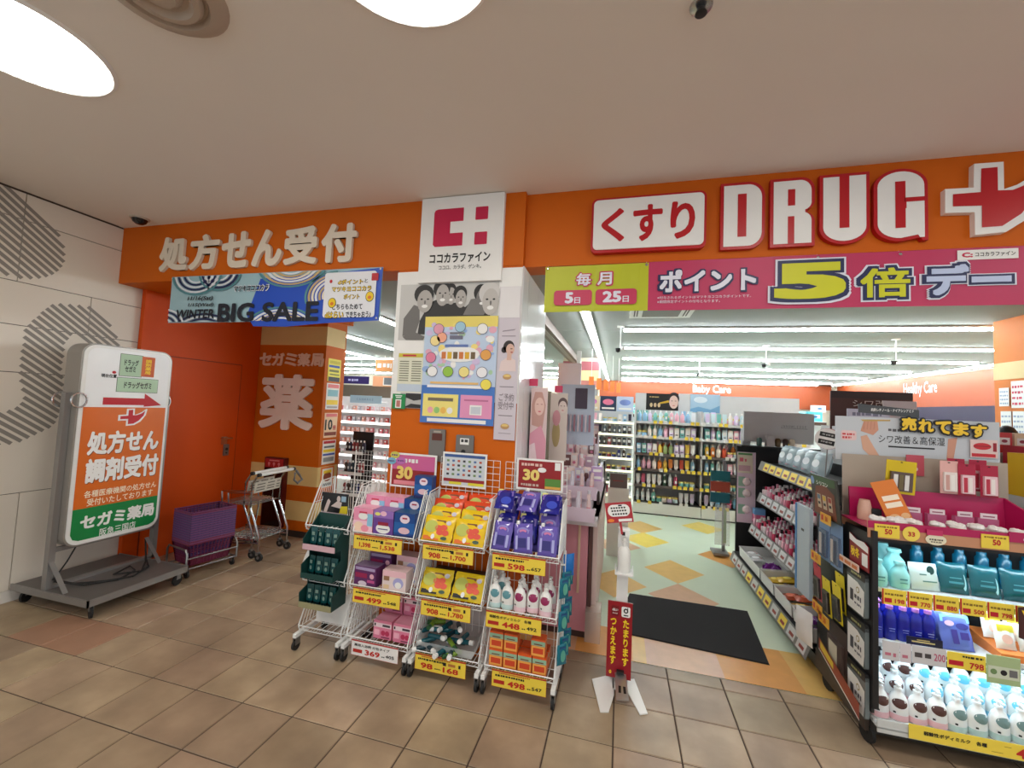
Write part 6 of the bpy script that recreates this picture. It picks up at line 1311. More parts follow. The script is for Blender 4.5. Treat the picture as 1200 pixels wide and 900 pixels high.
# top shelf: clear bags and boxes
BAG = mat('bluish_clear_bag', (190, 214, 222), .15, alpha=.7)
for k in range(5):
    put('puff_bag', MB(BAG).pillow(.16, .19, .09, 7).use(C(226, 236, 240)).ell(0, .09, .04, .03, -.046).use(C(220, 90, 110)).rect(-.05, .02, .0, .045, -.03).mesh('puff_bag', True), 'pale blue clear bag of cosmetic puffs on the top aisle shelf, %s' % ('nearest', 'second', 'third', 'fourth', 'furthest')[k], 'bag', (4.45, 2.50+k*.17, 1.115), (-.3, 0, -PI/2+.2), 'puff bags on the top aisle shelf')
tt = thing('sponge_disc_card', 'round white card with crimson rim and two black labels above the aisle shelf', 'card', (4.45, 2.34, 1.41)); MB(C(176, 30, 60)).lathe([(.075, 0), (.075, .035)], 28, M=rotm('Z', -.5) @ rotm('X', PI/2)).build('rim', tt, True)
Mq = rotm('Z', -.5); mb = MB(WHITE).add([tuple(Mq @ Vector((.074*math.cos(2*PI*k/28), -.036, .074*math.sin(2*PI*k/28)))) for k in range(28)], [tuple(range(28))]); M2 = Mq @ rotm('Y', .18); mb.use(BLACK).rect(-.05, .012, .045, .045, -.037, M2).rect(-.05, -.042, .045, -.008, -.037, M2).use(C(170, 170, 170)); bars(mb, C(170, 170, 170), -.035, .022, .03, .034, -.0375, 4, 2, M2); bars(mb, C(170, 170, 170), -.035, -.03, .03, -.018, -.0375, 4, 3, M2); mb.build('face', tt)
MB(STEEL).tube([(0, .01, -.06), (.0, .05, -.31)], .004).build('stem', tt)
# grey header cabinet at the far end, peg strip of puffs
tt = thing('grey_header_box', 'plain pale grey header box with small spaced lettering above the black end panel', 'header', (4.26, 3.78, 1.22))
HG = mat('pale_grey_board', (176, 176, 178), .5)
MB(HG, w=tt).box(4.255, 3.72, 1.29, 4.90, 3.76, 1.605).build('front_board', tt); MB(HG, w=tt).box(4.255, 3.762, 1.252, 4.33, 3.84, 1.42).box(4.45, 3.64, 1.252, 4.52, 3.715, 1.36).build('foot_block', tt)
mb = MB(C(70, 70, 72), w=tt).text('ＪＮＮＯＷＬＥＤＧＥ', 4.60, 1.455, 4.83, 1.478, 3.7185).rect(4.60, 1.445, 4.84, 1.448, 3.7185); mb.build('lettering', tt)
for k, (x, m) in enumerate(((4.39, C(60, 90, 84)), (4.56, C(90, 70, 40)), (4.63, C(60, 40, 30)), (4.69, C(206, 190, 170)))):
    put('header_tester', MB(m).lathe([(.022, 0), (.025, .01), (.025, .07), (.015, .085)], 12).mesh('header_tester', True), 'small %s tester bottle at the foot of the grey header' % ('green', 'olive', 'brown', 'cream')[k], 'bottle', (x, 3.68, 1.253), 0)
tt = thing('puff_strip', 'long pale pink hanging strip with round puffs on the black end panel', 'hanging strip', (4.19, AY1-.02, .44))
MB(C(226, 206, 222), w=tt).box(4.215, AY1-.012, .43, 4.39, AY1, 1.17).build('backing', tt)
MB(C(226, 220, 200), w=tt).box(4.215, AY1-.016, .95, 4.36, AY1-.012, 1.165).use(C(90, 150, 90)).rect(4.22, 1.14, 4.355, 1.16, AY1-.0165).use(C(226, 110, 130)).rect(4.235, 1.07, 4.27, 1.11, AY1-.0165).rect(4.285, 1.07, 4.30, 1.10, AY1-.0165).use(C(206, 170, 180)).rect(4.225, .97, 4.34, 1.03, AY1-.0165).build('top_card', tt)
for k, z in enumerate((.86, .74, .57)):
    o = MB(C(150, 190, 170), w=tt).box(4.225, AY1-.015, z-.05, 4.29, AY1-.012, z+.05).build('puff_card', tt); MB(C(240, 220, 224), w=tt).lathe([(.001, -.03), (.028, -.024), (.042, 0), (.028, .012)], 14, M=tr(4.305, AY1-.02, z) @ rotm('X', -PI/2)).build('puff', o, True)
tt = thing('pink_blue_box', 'small glossy box, half pink and half blue, beside the puff strip', 'box', (4.40, AY1-.2, .46)); MB(C(236, 120, 170, .25), w=tt).box(4.36, AY1-.10, .46, 4.46, AY1-.02, .54).use(C(120, 180, 236, .25)).box(4.36, AY1-.10, .54, 4.46, AY1-.02, .60).build('box_body', tt); MB(BLK, w=tt).box(4.36, AY1-.10, .452, 4.46, AY1, .46).build('holder', tt)
# teal hanging packs and clear rack left of the end panel
tt = thing('pack_rack', 'slim rack of teal packs and clear film at the far end of the aisle shelf', 'rack', (4.10, 4.0, 0))
MB(STEEL, w=tt).box(4.12, 3.99, .03, 4.15, 4.02, 1.05).box(4.02, 3.90, .02, 4.18, 4.10, .045).build('pole', tt)
for z, m in ((.82, C(20, 110, 120)), (.70, C(170, 70, 50)), (.58, C(20, 100, 116))): MB(m, w=tt).box(3.99, 3.97, z, 4.19, 3.985, z+.11).build('pack_pocket', tt)
MB(PLASTIC, w=tt).box(4.04, 3.96, .12, 4.19, 3.98, .56).use(C(120, 150, 60)).box(4.13, 3.985, .14, 4.16, 3.988, .5).build('film_pocket', tt)
# second shelf behind: upper goods seen over the end display
tt = thing('rear_shelf', 'low white shelf unit of beauty goods seen above the aisle shelf', 'display shelf', (5.3, 3.2, 0))
MB(SHELF, w=tt).box(4.75, 3.1, 0, 6.4, 3.15, 1.50).build('back_panel', tt); MB(SHELF, w=tt).box(4.75, 2.75, 1.34, 6.4, 3.1, 1.36).build('shelf', tt); MB(SHELF, w=tt).box(4.75, 2.75, 1.02, 6.4, 3.1, 1.04).build('shelf', tt); MB(SHELF, w=tt).box(4.75, 2.75, 0, 6.4, 3.1, .1).build('base', tt); MB(SHELF, w=tt).box(4.73, 2.75, 0, 4.75, 3.15, 1.5).build('end_board', tt)
PALB = palette_mat('beauty_goods', [(236, 226, 230), (226, 150, 170), (190, 206, 220), (206, 60, 60), (226, 206, 170), (150, 180, 160), (240, 240, 240), (180, 150, 190)])
gb = carton(.09, .06, .15, PALB, [('r', WHITE, .15, .4, .85, .75), ('e', C(150, 60, 80), .5, .58, .2, .08)]); 
for k in range(15):
    put('beauty_box', gb, 'small beauty box in the upper row of the low white shelf, %s from left' % nth(k+1), 'box', (4.83+k*.105, 2.82, 1.361), 0, 'beauty boxes upper row part %d' % (k//5)); put('beauty_box', gb, 'small beauty box in the lower row of the low white shelf, %s from left' % nth(k+1), 'box', (4.83+k*.105, 2.82, 1.041), 0, 'beauty boxes lower row')
# card boards above
def board(name, label, x0, z0, x1, z1, y, base, fn=None, cat='board'):
    b_ = thing(name, label, cat, ((x0+x1)/2, y, z0)); MB(base, w=b_).box(x0, y, z0, x1, y+.01, z1).build('panel', b_)
    if fn: mb = MB(WHITE, w=b_); fn(mb, x0, z0, x1, z1, y-.001); mb.build('print', b_)
    return b_
def lipsf(mb, x0, z0, x1, z1, y):
    mb.use(C(206, 160, 140)).ell((x0+x1)/2-.02, z0+.12, .22, .1, y).use(C(60, 40, 36)).rect(x0, z1-.06, x1, z1, y-.001).use(C(230, 220, 210)).text('シワ改善', x0+.16, z1-.13, x1-.1, z1-.07, y-.002)
board('wrinkle_board', 'dark brown header board with pale lettering above the hand photo card', 4.72, 1.361, 5.30, 1.80, 2.95, C(84, 50, 40), lipsf)
def lips2(mb, x0, z0, x1, z1, y):
    mb.use(C(206, 60, 80)).ell((x0+x1)/2, z0+.13, .06, .03, y).use(C(120, 20, 40)).ell((x0+x1)/2, z0+.13, .05, .006, y-.001).use(C(70, 50, 60)).rect(x0, z0, x1, z0+.04, y)
board('lip_poster', 'pale poster with red lips at the right end of the header boards', 5.0, 1.361, 5.22, 1.72, 2.76, C(206, 196, 196), lips2)
mp0, mp1 = P(993, 478, Y=2.33), P(1043, 497, Y=2.33)
bo = board('milky_poster', 'lilac grey poster with spaced capitals left of the dark header', mp0.x, 1.51, mp1.x, 1.635, 2.33, C(190, 190, 206), lambda mb, x0, z0, x1, z1, y: bars(mb, C(120, 120, 140), x0+.03, z1-.05, x1-.05, z1-.025, y, 6, 4))
MB(STEEL, w=bo).tube([((mp0.x+mp1.x)/2, 2.345, 1.12), ((mp0.x+mp1.x)/2, 2.345, 1.55)], .005).box((mp0.x+mp1.x)/2-.04, 2.30, 1.118, (mp0.x+mp1.x)/2+.04, 2.39, 1.124).build('stand_pole', bo)
# ================================================================== fluorescent lines in the shop
TUBEM = mat('fluorescent_tube', (243, 252, 255), .5, emit=TUBE); HOUS = mat('lamp_housing', (206, 208, 206), .5)
def light_line(p0, p1, label, n):
    p0, p1 = Vector(p0), Vector(p1); d = (p1-p0); L = d.length; a = math.atan2(d.y, d.x)
    t = thing('light_line', label, 'ceiling light', (p0.x, p0.y, ZSHOP), a, 'fluorescent light lines of the shop')
    MB(HOUS).box(0, -.06, -.02, L, .06, -.004).build('housing', t)
    for k in range(n):
        MB(TUBEM).tube([(L*k/n+.01, 0, -.036), (L*(k+1)/n-.01, 0, -.036)], .017, 8).build('tube', t)
for k, y in enumerate((4.72, 6.35, 7.85, 9.6, 11.25, 13.1, 14.0)):
    light_line((2.99, y), (9.0 if k else 9.4, y), 'bright horizontal light line on the shop ceiling, %s from the entrance' % ('first', 'second', 'third', 'fourth', 'fifth', 'sixth', 'seventh')[k], 5)
light_line((2.56, 3.3), (2.51, 14.4), 'bright light line running away from the camera at the left of the shop ceiling', 9)
light_line((9.35, 6.0), (9.40, 14.0), 'bright light line running along the right shop wall', 6)
for x, y0, y1, lb in ((-1.77, 4.4, 7.0, 'middle'), (-.24, 3.3, 6.6, 'nearest'), (-3.3, 5.6, 8.4, 'furthest')): light_line((x, y0), (x, y1), 'slanting light line seen through the left opening, %s' % lb, 2)
for k, (y, x0, x1) in enumerate(((8.55, -4.6, 1.4), (10.15, -6, 1.4), (11.9, -7.5, 1.4), (13.4, -8.5, 1.4))): light_line((x0, y), (x1, y), 'level light line seen through the left opening, %s row' % ('first', 'second', 'third', 'fourth')[k], 4)
t = thing('air_conditioner', 'recessed ceiling air conditioner grille just inside the entrance', 'air conditioner', (3.4, 3.72, ZSHOP))
MB(WHITE).box(-.34, -.3, -.02, .34, .3, 0).build('frame', t); MB(C(110, 104, 98)).box(-.2, -.2, -.028, .2, .2, -.019).build('grille', t)
for s_ in (-1, 1):
    for q in (0, 1): MB(C(60, 58, 56)).box(s_*.27-.018+q*.03-.006, -.2, -.023, s_*.27+q*.03-.01, .2, -.0195).build('louvre', t)
t = thing('ceiling_beam', 'brown bulkhead beam running along the shop ceiling at the left', 'beam', (2.0, 5, 2.55)); MB(mat('brown_beam', (112, 96, 88), .6), w=t).box(1.88, 2.2, 2.58, 2.06, 8.0, ZSHOP).build('beam_body', t); MB(C(140, 126, 116), w=t).box(1.94, 2.2, 2.572, 2.0, 8.0, 2.58).build('rail', t)
t = thing('striped_pillar', 'pillar with pink and cream bands standing deep in the shop', 'pillar', (2.1, 8.2, 0)); MB(C(226, 214, 190), w=t).box(1.72, 8.05, 0, 2.50, 8.6, ZSHOP).build('shaft', t)
for z0, z1, m in ((2.42, 2.62, C(176, 96, 104)), (2.2, 2.42, C(232, 210, 150)), (2.05, 2.2, C(190, 120, 110))): MB(m, w=t).box(1.715, 8.045, z0, 2.505, 8.605, z1).build('band', t)
board('blue_pillar_poster', 'white poster with blue lettering and a blue package on the striped pillar', 1.74, 1.5, 2.1, 2.02, 8.03, C(206, 206, 226), lambda mb, x0, z0, x1, z1, y: mb.use(C(40, 60, 160)).rect(x0+.04, z1-.2, x1-.03, z1-.06, y).flat([(x0+.08, z0+.12), (x0+.2, z0+.04), (x0+.33, z0+.14), (x0+.2, z0+.24)], y), 'poster')
board('grey_pillar_poster', 'grey photo poster on the right half of the striped pillar', 2.24, 1.5, 2.49, 2.02, 8.03, C(150, 150, 150), lambda mb, x0, z0, x1, z1, y: mb.use(C(206, 206, 206)).ell(x0+.1, z0+.3, .06, .14, y), 'poster')
t = thing('steel_pole', 'slim grey steel pole in front of the striped pillar', 'pole', (2.17, 7.0, 0)); MB(C(150, 146, 140), w=t).box(2.13, 6.96, 0, 2.21, 7.04, ZSHOP).build('shaft', t); MB(BLACK, w=t).box(2.15, 6.95, 1.78, 2.19, 6.96, 1.82).build('socket', t)
# hanging cameras
for k, (x, y) in enumerate(((2.96, 4.6), (6.6, 5.6), (5.2, 6.2), (P(820, 443, Y=8).x, 8.05))):
    t = thing('hanging_camera', 'small black security camera on a white drop rod, %s' % ('at the left end of the lights', 'at the right of the lights', 'in the middle of the lights', 'deep in the shop')[k], 'security camera', (x, y, ZSHOP))
    MB(WHITE).tube([(0, 0, 0), (0, 0, -.30)], .008).lathe([(.05, 0), (.05, -.01)], 12).build('rod', t); MB(BLACK).lathe([(.005, -.06), (.03, -.045), (.035, 0)], 12, (-.03, 0, -.30)).build('camera_head', t, True); MB(WHITE).lathe([(.03, -.04), (.035, 0)], 12, (.03, 0, -.28)).build('bracket', t, True)

# ================================================================== orange bands with category lettering on back and right wall
t = thing('baby_care_band', 'orange wall band lettered Baby Care along the back wall', 'wall sign', (5.5, 14.58, 2.0)); MB(mat('orange_band_print', (158, 70, 28), .5, var=.12, scale=3), w=t).box(1.5, 14.54, 1.9, 9.6, 14.585, 2.69).build('band', t)
A_ = P(812, 462, Y=14.5); B_ = P(857, 450, Y=14.5)
MB(WHITE, w=t).text('Baby Care', A_.x, 2.27, B_.x, 2.62, 14.535, bold=.03).build('lettering', t)
t = thing('healthy_care_band', 'orange wall band lettered Healthy Care along the right shop wall', 'wall sign', (9.72, 10, 2.0), -PI/2)
MB(MATS['orange_band_print'], w=t).box(9.70, 7.4, 1.95, 9.735, 14.4, 2.66).build('band', t)
A_ = P(1098, 455, X=9.69); B_ = P(1059, 460, X=9.69)
FMr = tr(9.69, 0, 0) @ rotm('Z', -PI/2)
MB(WHITE, w=t).text('Healthy Care', -B_.y, 2.2, -A_.y, 2.55, 0, bold=.008, M=FMr).build('lettering', t)
t = thing('wine_board', 'dark purple backlit header board below the Healthy Care band', 'board', (9.5, 8.5, 1.6)); MB(C(34, 20, 60), w=t).box(9.42, 7.7, 1.55, 9.48, 13.5, 1.95).build('panel', t)
t = thing('back_wall_cabinet', 'tall white shelving along the right shop wall', 'display shelf', (9.5, 10, 0)); MB(WHITE, w=t).box(9.5, 7.4, 0, 9.7, 14.4, 1.9).build('carcass', t)
# diaper packs along the back
PALD = palette_mat('diaper_packs', [(90, 190, 206), (150, 206, 226), (236, 170, 190), (230, 236, 240), (120, 200, 190), (190, 214, 236)])
dm = carton(.42, .3, .30, PALD, [('r', WHITE, .15, .35, .85, .7), ('e', C(60, 120, 170), .5, .5, .2, .14)])
t = thing('diaper_shelf', 'long high shelf of nappy packs below the Baby Care band', 'display shelf', (5.5, 14.2, 0)); MB(SHELF, w=t).box(2.8, 13.9, 1.48, 9.2, 14.5, 1.52).build('shelf', t); MB(SHELF, w=t).box(2.8, 14.3, 0, 9.2, 14.5, 1.48).build('back_panel', t); MB(C(70, 50, 40), w=t).box(2.8, 13.89, 1.40, 9.2, 13.9, 1.50).build('shelf_edge', t)
for k in range(14): put('nappy_pack', dm, 'pastel nappy pack on the high back shelf, %s from left' % nth(k+1), 'pack', (3.05+k*.45, 14.1, 1.521), 0, 'nappy packs on the high back shelf part %d' % (k//4))
for k in range(14): put('nappy_pack', dm, 'pastel nappy pack on the upper layer of the high back shelf, %s from left' % nth(k+1), 'pack', (3.2+k*.45, 14.1, 1.823), 0, 'upper layer of nappy packs', (.8, .8, .7)) if k % 3 else None

# ================================================================== cosmetics gondola across the aisle
GY = 5.62
t = thing('skincare_gondola', 'wide white gondola shelf full of skincare facing the entrance', 'display shelf', (3.9, GY, 0))
GX0, GX1 = 3.22, 5.6
MB(SHELF, w=t).box(GX0, GY+.40, 0, GX1, GY+.44, 1.86).build('back_panel', t)
KICK = mat('cream_kick', (226, 224, 214), .45)
for a_, b_ in ((GX0, 4.18), (4.185, 4.9), (4.905, GX1)): MB(KICK, w=t).box(a_, GY-.02, .02, b_-.003, GY+.4, .175).build('kick_drawer', t)
MB(C(50, 46, 44), w=t).box(GX0, GY, 0, GX1, GY+.4, .02).box(GX0, GY-.015, .176, GX1, GY+.4, .186).build('plinth', t)
gz = (.19, .44, .685, .925, 1.185, 1.415)
for z in gz[1:]:
    o = MB(mat('dark_shelf', (96, 84, 80), .5) if z < .95 else SHELF, w=t).box(GX0, GY+.02, z-.02, GX1, GY+.4, z).build('shelf', t)
    MB(MATS['dark_shelf'] if z < .95 else SHELF, w=t).box(GX0, GY+.01, z-.035, GX1, GY+.02, z+.003).build('shelf_edge', o)
for a_ in (GX0, 4.18, 4.9): MB(C(190, 188, 186), w=t).box(a_-.01, GY+.015, .19, a_+.01, GY+.40, 1.6).build('divider', t)
TAGY = C(236, 206, 70)
k = 0
for z in gz:
    x = GX0+.05
    while x < GX1-.05:
        if rnd.random() < .72: MB(TAGY if rnd.random() < .6 else C(226, 222, 216), w=t).box(x, GY-.022 if z < .3 else GY+.004, z-.03, x+.05, GY-.018 if z < .3 else GY+.0095, z+.02).build('price_tag', t)
        x += .066+rnd.uniform(0, .02); k += 1
PALS = {
 0: palette_mat('goods_pastel', [(236, 236, 240), (150, 196, 226), (236, 180, 196), (206, 226, 230), (240, 230, 220), (120, 190, 180), (226, 206, 236)]),
 1: palette_mat('goods_warm', [(226, 130, 50), (240, 200, 80), (236, 226, 210), (206, 80, 50), (240, 236, 230), (150, 170, 110)]),
 2: palette_mat('goods_deep', [(150, 30, 60), (236, 236, 236), (206, 90, 120), (60, 90, 70), (120, 180, 206), (226, 226, 226)]),
 3: palette_mat('goods_dark', [(40, 36, 60), (60, 70, 130), (90, 100, 110), (30, 50, 60), (150, 60, 60), (70, 50, 40)]),
}
WCAP = [WHITE, C(60, 60, 66), C(226, 206, 120)]
def shapes(m):
    L = []
    L.append(('bottle', MB(m).lathe([(.026, 0), (.028, .005), (.028, .11), (.02, .13), (.011, .14)], 10).use(WHITE).lathe([(.013, .14), (.013, .17)], 8).rect(-.014, .04, .014, .08, -.0285).mesh('skincare_bottle', True)))
    L.append(('box', carton(.06, .045, .14, m, [('r', WHITE, .12, .45, .88, .8), ('r', C(90, 90, 100), .2, .2, .8, .3)])))
    L.append(('tube', MB(m).hexa([(-.024, -.02, .025), (.024, -.02, .025), (.024, .02, .025), (-.024, .02, .025)], [(-.028, -.003, .15), (.028, -.003, .15), (.028, .003, .15), (-.028, .003, .15)]).use(WHITE).lathe([(.02, 0), (.021, .025)], 10).mesh('cream_tube')))
    L.append(('jar', MB(m).lathe([(.034, 0), (.036, .004), (.036, .05), (.03, .055)], 12).use(WCAP[2]).lathe([(.037, .055), (.037, .078)], 12).mesh('cream_jar', True)))
    L.append(('pump bottle', MB(m).lathe([(.028, 0), (.03, .005), (.03, .10), (.012, .125), (.012, .135)], 10).use(WHITE).lathe([(.014, .135), (.014, .145), (.005, .15), (.005, .165), (.01, .165), (.01, .172)], 8).box(-.004, -.03, .165, .004, 0, .172).mesh('lotion_pump', True)))
    return L
SH = {k: shapes(m) for k, m in PALS.items()}
rown = ('lowest', 'second', 'third', 'fourth', 'fifth', 'top')
def fill(GX0, GX1, y, z, pal, where, maxh=.2, step=.085, sc=1.15, rz=0., skip=(4.18, 4.9)):
    x = GX0+.06; cur = rnd.randrange(5); left = 0; num = 0
    while x < GX1-.04:
        if any(abs(x-q) < .055 for q in skip): x += step*.5; continue
        num += 1
        if left == 0: cur = rnd.randrange(5); left = rnd.randint(2, 5); pl = rnd.choice(pal)
        kind, me = SH[pl][cur]; left -= 1
        put(me.name.split('.')[0], me, '%s %s, %s from left %s' % (('pastel', 'warm coloured', 'red or pale', 'dark')[pl], kind, nth(num), where), kind, (x, y, z+.001), rz, 'goods '+where, sc)
        x += step
for r_, z in enumerate(gz):
    pal = ((1, 2, 0), (2, 0), (1, 1, 0), (0, 1), (0,), (0,))[r_]
    fill(GX0, 4.95, GY+.09, z, pal, 'in front on the %s skincare gondola shelf' % rown[r_], step=.079, sc=1.05)
    if r_ > 2: fill(GX0, 4.95, GY+.22, z, pal, 'behind on the %s skincare gondola shelf' % rown[r_], step=.095, sc=1.2)
# top posters of the gondola
def face(mb, cx, cz, s, y, hair=C(40, 30, 32), skin=C(226, 190, 176)):
    mb.use(hair).ell(cx, cz+.035*s, .066*s, .085*s, y).use(skin).ell(cx, cz-.01*s, .055*s, .085*s, y-.001).use(C(120, 90, 86)).ell(cx-.022*s, cz+.005*s, .012*s, .005*s, y-.002, 8).ell(cx+.022*s, cz+.005*s, .012*s, .005*s, y-.002, 8).use(C(206, 120, 120)).ell(cx, cz-.055*s, .016*s, .007*s, y-.002, 8)
def darkp(mb, x0, z0, x1, z1, y):
    mb.use(C(190, 160, 100)); bars(mb, C(190, 160, 100), x0+.05, z1-.07, x0+.2, z1-.05, y, 4, 2)
    for k in range(3): mb.use(C(206, 180, 140)).ell(x0+.08+k*.06, z0+.08, .022, .035, y)
    mb.use(C(200, 160, 40)).flat([(x0+.2, z0+.12), (x0+.36, z0+.17), (x0+.36, z0+.13), (x0+.22, z0+.1)], y); face(mb, x1-.07, z0+.15, 1.25, y-.001)
board('dark_beauty_poster', 'black beauty poster with a woman face on top of the gondola', 3.39, 1.60, 3.885, 1.87, GY+.385, C(24, 20, 20), darkp, 'poster')
board('blank_header', 'plain pale header board left of the dark beauty poster', 3.225, 1.59, 3.388, 1.87, GY+.388, C(206, 206, 206))
board('blank_header', 'plain pale header board right of the dark beauty poster', 3.888, 1.59, 4.06, 1.88, GY+.388, C(210, 210, 210))
board('blue_wave_header', 'pale blue patterned header board at the right of the gondola top', 4.065, 1.59, 4.5, 1.88, GY+.388, C(170, 200, 220), lambda mb, x0, z0, x1, z1, y: mb.use(C(120, 170, 206)).flat([(x0, z0+.05), (x0+.12, z0+.09), (x0+.3, z0+.05), (x1, z0+.12), (x1, z0), (x0, z0)], y).use(C(220, 232, 240)).ell(x0+.15, z0+.2, .1, .05, y), 'board')
# left gondola, set further back
HY = 5.95
t = thing('haircare_gondola', 'narrow lit gondola of dark bottles at the left behind the beauty counter', 'display shelf', (2.8, HY, 0))
MB(SHELF, w=t).box(2.36, HY+.4, 0, 3.2, HY+.44, 1.80).build('back_panel', t); MB(SHELF, w=t).box(2.34, HY, 0, 2.36, HY+.44, 1.80).build('end_board', t); MB(KICK, w=t).box(2.36, HY, 0, 3.2, HY+.4, .18).build('kick_panel', t)
hz = (.185, .39, .59, .79, .985, 1.18, 1.375)
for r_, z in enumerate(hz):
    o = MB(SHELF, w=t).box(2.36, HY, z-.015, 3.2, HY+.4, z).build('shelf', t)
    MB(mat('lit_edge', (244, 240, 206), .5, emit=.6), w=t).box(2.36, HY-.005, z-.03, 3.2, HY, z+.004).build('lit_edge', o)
    fill(2.36, 3.2, HY+.06, z, ((2,), (0, 2), (2, 3), (3,), (3,), (3, 2), (3, 0))[r_], 'on the %s shelf of the narrow gondola' % ('lowest', 'second', 'third', 'fourth', 'fifth', 'sixth', 'top')[r_], step=.08, sc=.9)
cs3 = [('cream header card with pink oval on the narrow gondola', C(226, 206, 170), C(206, 120, 190)), ('dark blue header card with pink flowers on the narrow gondola', C(30, 50, 80), C(226, 120, 150)), ('pale blue header card of bottles on the narrow gondola', C(190, 206, 230), C(120, 140, 200))]
for k, (lb, m1, m2) in enumerate(cs3): board('header_card', lb, 2.375+k*.275, 1.55, 2.64+k*.275, 1.80, HY+.06, m1, lambda mb, x0, z0, x1, z1, y: mb.use(m2).ell((x0+x1)/2, z0+.15, .09, .05, y).use(C(240, 236, 230)).rect(x0+.03, z0+.03, x1-.03, z0+.06, y), 'card')
# ceiling-hung orange flags above the left gondola
for k in range(5): t = thing('hanging_flag', 'small orange hanging flag over the narrow gondola, %s' % ('first', 'second', 'third', 'fourth', 'fifth')[k], 'flag', (2.45+k*.12, 6.6+k*.35, 1.95)); MB(C(226, 120, 50)).box(-.045, 0, 0, .045, .004, .22).build('flag', t); MB(WHITE).tube([(0, 0, .22), (0, 0, ZSHOP-1.95)], .003, 4).build('cord', t)

# ================================================================== beauty counter left of the entrance
PKC = mat('dusty_pink_counter', (206, 140, 152), .45)
t = thing('beauty_counter', 'dusty pink cosmetics counter with white trays left of the entrance', 'counter', (2.6, 1.72, 0))
MB(PKC, w=t).box(2.46, 1.76, .05, 2.80, 3.4, .76).build('body', t); MB(C(90, 60, 56), w=t).box(2.805, 1.80, .02, 2.83, 3.4, .80).build('side_gap', t); MB(C(222, 196, 190), w=t).box(2.83, 1.84, .02, 2.86, 3.4, .80).build('side_panel', t)
MB(mat('clear_foot', (226, 206, 196), .15, alpha=.5), w=t).box(2.80, 1.73, .0, 2.90, 1.9, .2).build('acrylic_foot', t); MB(C(70, 50, 46), w=t).box(2.46, 1.78, 0, 2.80, 3.4, .05).build('plinth', t)
MB(C(216, 190, 160), w=t).box(2.735, 1.752, .30, 2.75, 1.76, .78).build('wood_strip', t)
MB(C(232, 226, 228), w=t).box(2.44, 1.72, .76, 2.86, 3.4, .80).build('worktop', t)
for k, (y, z) in enumerate(((1.64, .845), (1.84, .95))):
    o = MB(C(226, 216, 226), w=t).box(2.50, y, z, 2.845, y+.18, z+.012).build('step_tray', t); MB(C(214, 196, 212), w=t).box(2.50, y-.004, z-.04, 2.845, y, z+.05).build('tray_lip', o)
MB(C(226, 216, 226), w=t).box(2.50, 1.72, .80, 2.80, 3.3, .84).box(2.50, 1.86, .84, 2.80, 3.3, .95).build('riser', t)
for k in range(5): MB(C(216, 204, 216), w=t).box(2.47, 2.06+k*.25, .95, 2.78, 2.31+k*.25, .99+.075*k).build('step_block', t)
cpal = palette_mat('counter_packs', [(240, 232, 236), (230, 190, 200), (206, 196, 220), (214, 160, 176), (226, 226, 232), (180, 150, 170), (240, 220, 214), (120, 80, 80)])
cpk = [carton(.055, .02, .11, cpal, [('r', WHITE, .15, .5, .85, .85), ('e', C(206, 120, 150), .5, .3, .25, .12)]), MB(cpal).lathe([(.018, 0), (.02, .004), (.02, .06), (.012, .075)], 10).use(WHITE).lathe([(.012, .075), (.012, .11)], 8).mesh('counter_bottle', True), MB(cpal).pillow(.07, .10, .02, 5).use(WHITE).rect(-.02, .05, .02, .07, -.0125).mesh('counter_sachet', True)]
for k in range(5):
    for q in range(5):
        for d_ in (0, 1):
            put('counter_pack', cpk[(k+q+d_) % 3], 'small pale cosmetic pack, %s step of the beauty counter, %s row, %s from left' % (nth(k+1), ('front', 'back')[d_], nth(q+1)), 'cosmetics', (2.505+q*.061, 2.10+k*.25+d_*.11, .9955+.075*k), (0, 0, rnd.uniform(.0, .4)), 'packs on the beauty counter steps', rnd.uniform(.85, .98))
lipm = MB(C(230, 206, 206, .3)).lathe([(.012, 0), (.012, .06), (.010, .062), (.010, .10)], 8).use(C(226, 150, 160)).lathe([(.0122, .01), (.0122, .03)], 8).mesh('lip_gloss', True); lipw = MB(C(214, 210, 222, .3)).lathe([(.014, 0), (.014, .07), (.010, .075), (.010, .11)], 8).mesh('lip_gloss', True)
for k in range(20):
    put('lip_gloss', lipm if k % 3 else lipw, '%s lip gloss in the %s white counter tray, %s row, %s from left' % ('pink' if k % 3 else 'silver white', ('lower', 'upper')[k//10], ('front', 'back')[(k//5) % 2], nth(k % 5+1)), 'cosmetics', (2.53+(k % 5)*.068, 1.685+(k//10)*.20+((k//5) % 2)*.07, (.8585, .9635)[k//10]), (rnd.uniform(-.06, .0), rnd.uniform(-.03, .03), 0), 'lip gloss %s %d' % (k//10, k % 3 > 0), 1.2)
plb = carton(.075, .06, .05, C(190, 160, 206), [('r', WHITE, .1, .3, .9, .7)])
for k, (x, y, z) in enumerate(((2.83, 2.02, 1.02), (2.83, 2.02, 1.072), (2.81, 2.12, 1.02))): put('lilac_box', plb, 'small lilac box piled at the counter edge, %s' % ('underneath', 'on top', 'behind')[k], 'box', (x, y, z), .2, 'lilac boxes at the counter edge')
MB(C(206, 190, 206), w=t).box(2.76, 1.99, .95, 2.88, 2.18, 1.0195).build('edge_block', t)
pal = palette_mat('makeup_palettes', [(196, 160, 130), (60, 44, 40), (176, 180, 200), (214, 196, 206), (226, 226, 230), (120, 90, 80)])
pm = MB(pal).box(-.05, -.012, 0, .05, .012, .22).use(C(232, 226, 226)).rect(-.035, .12, .035, .18, -.0125).mesh('makeup_board')
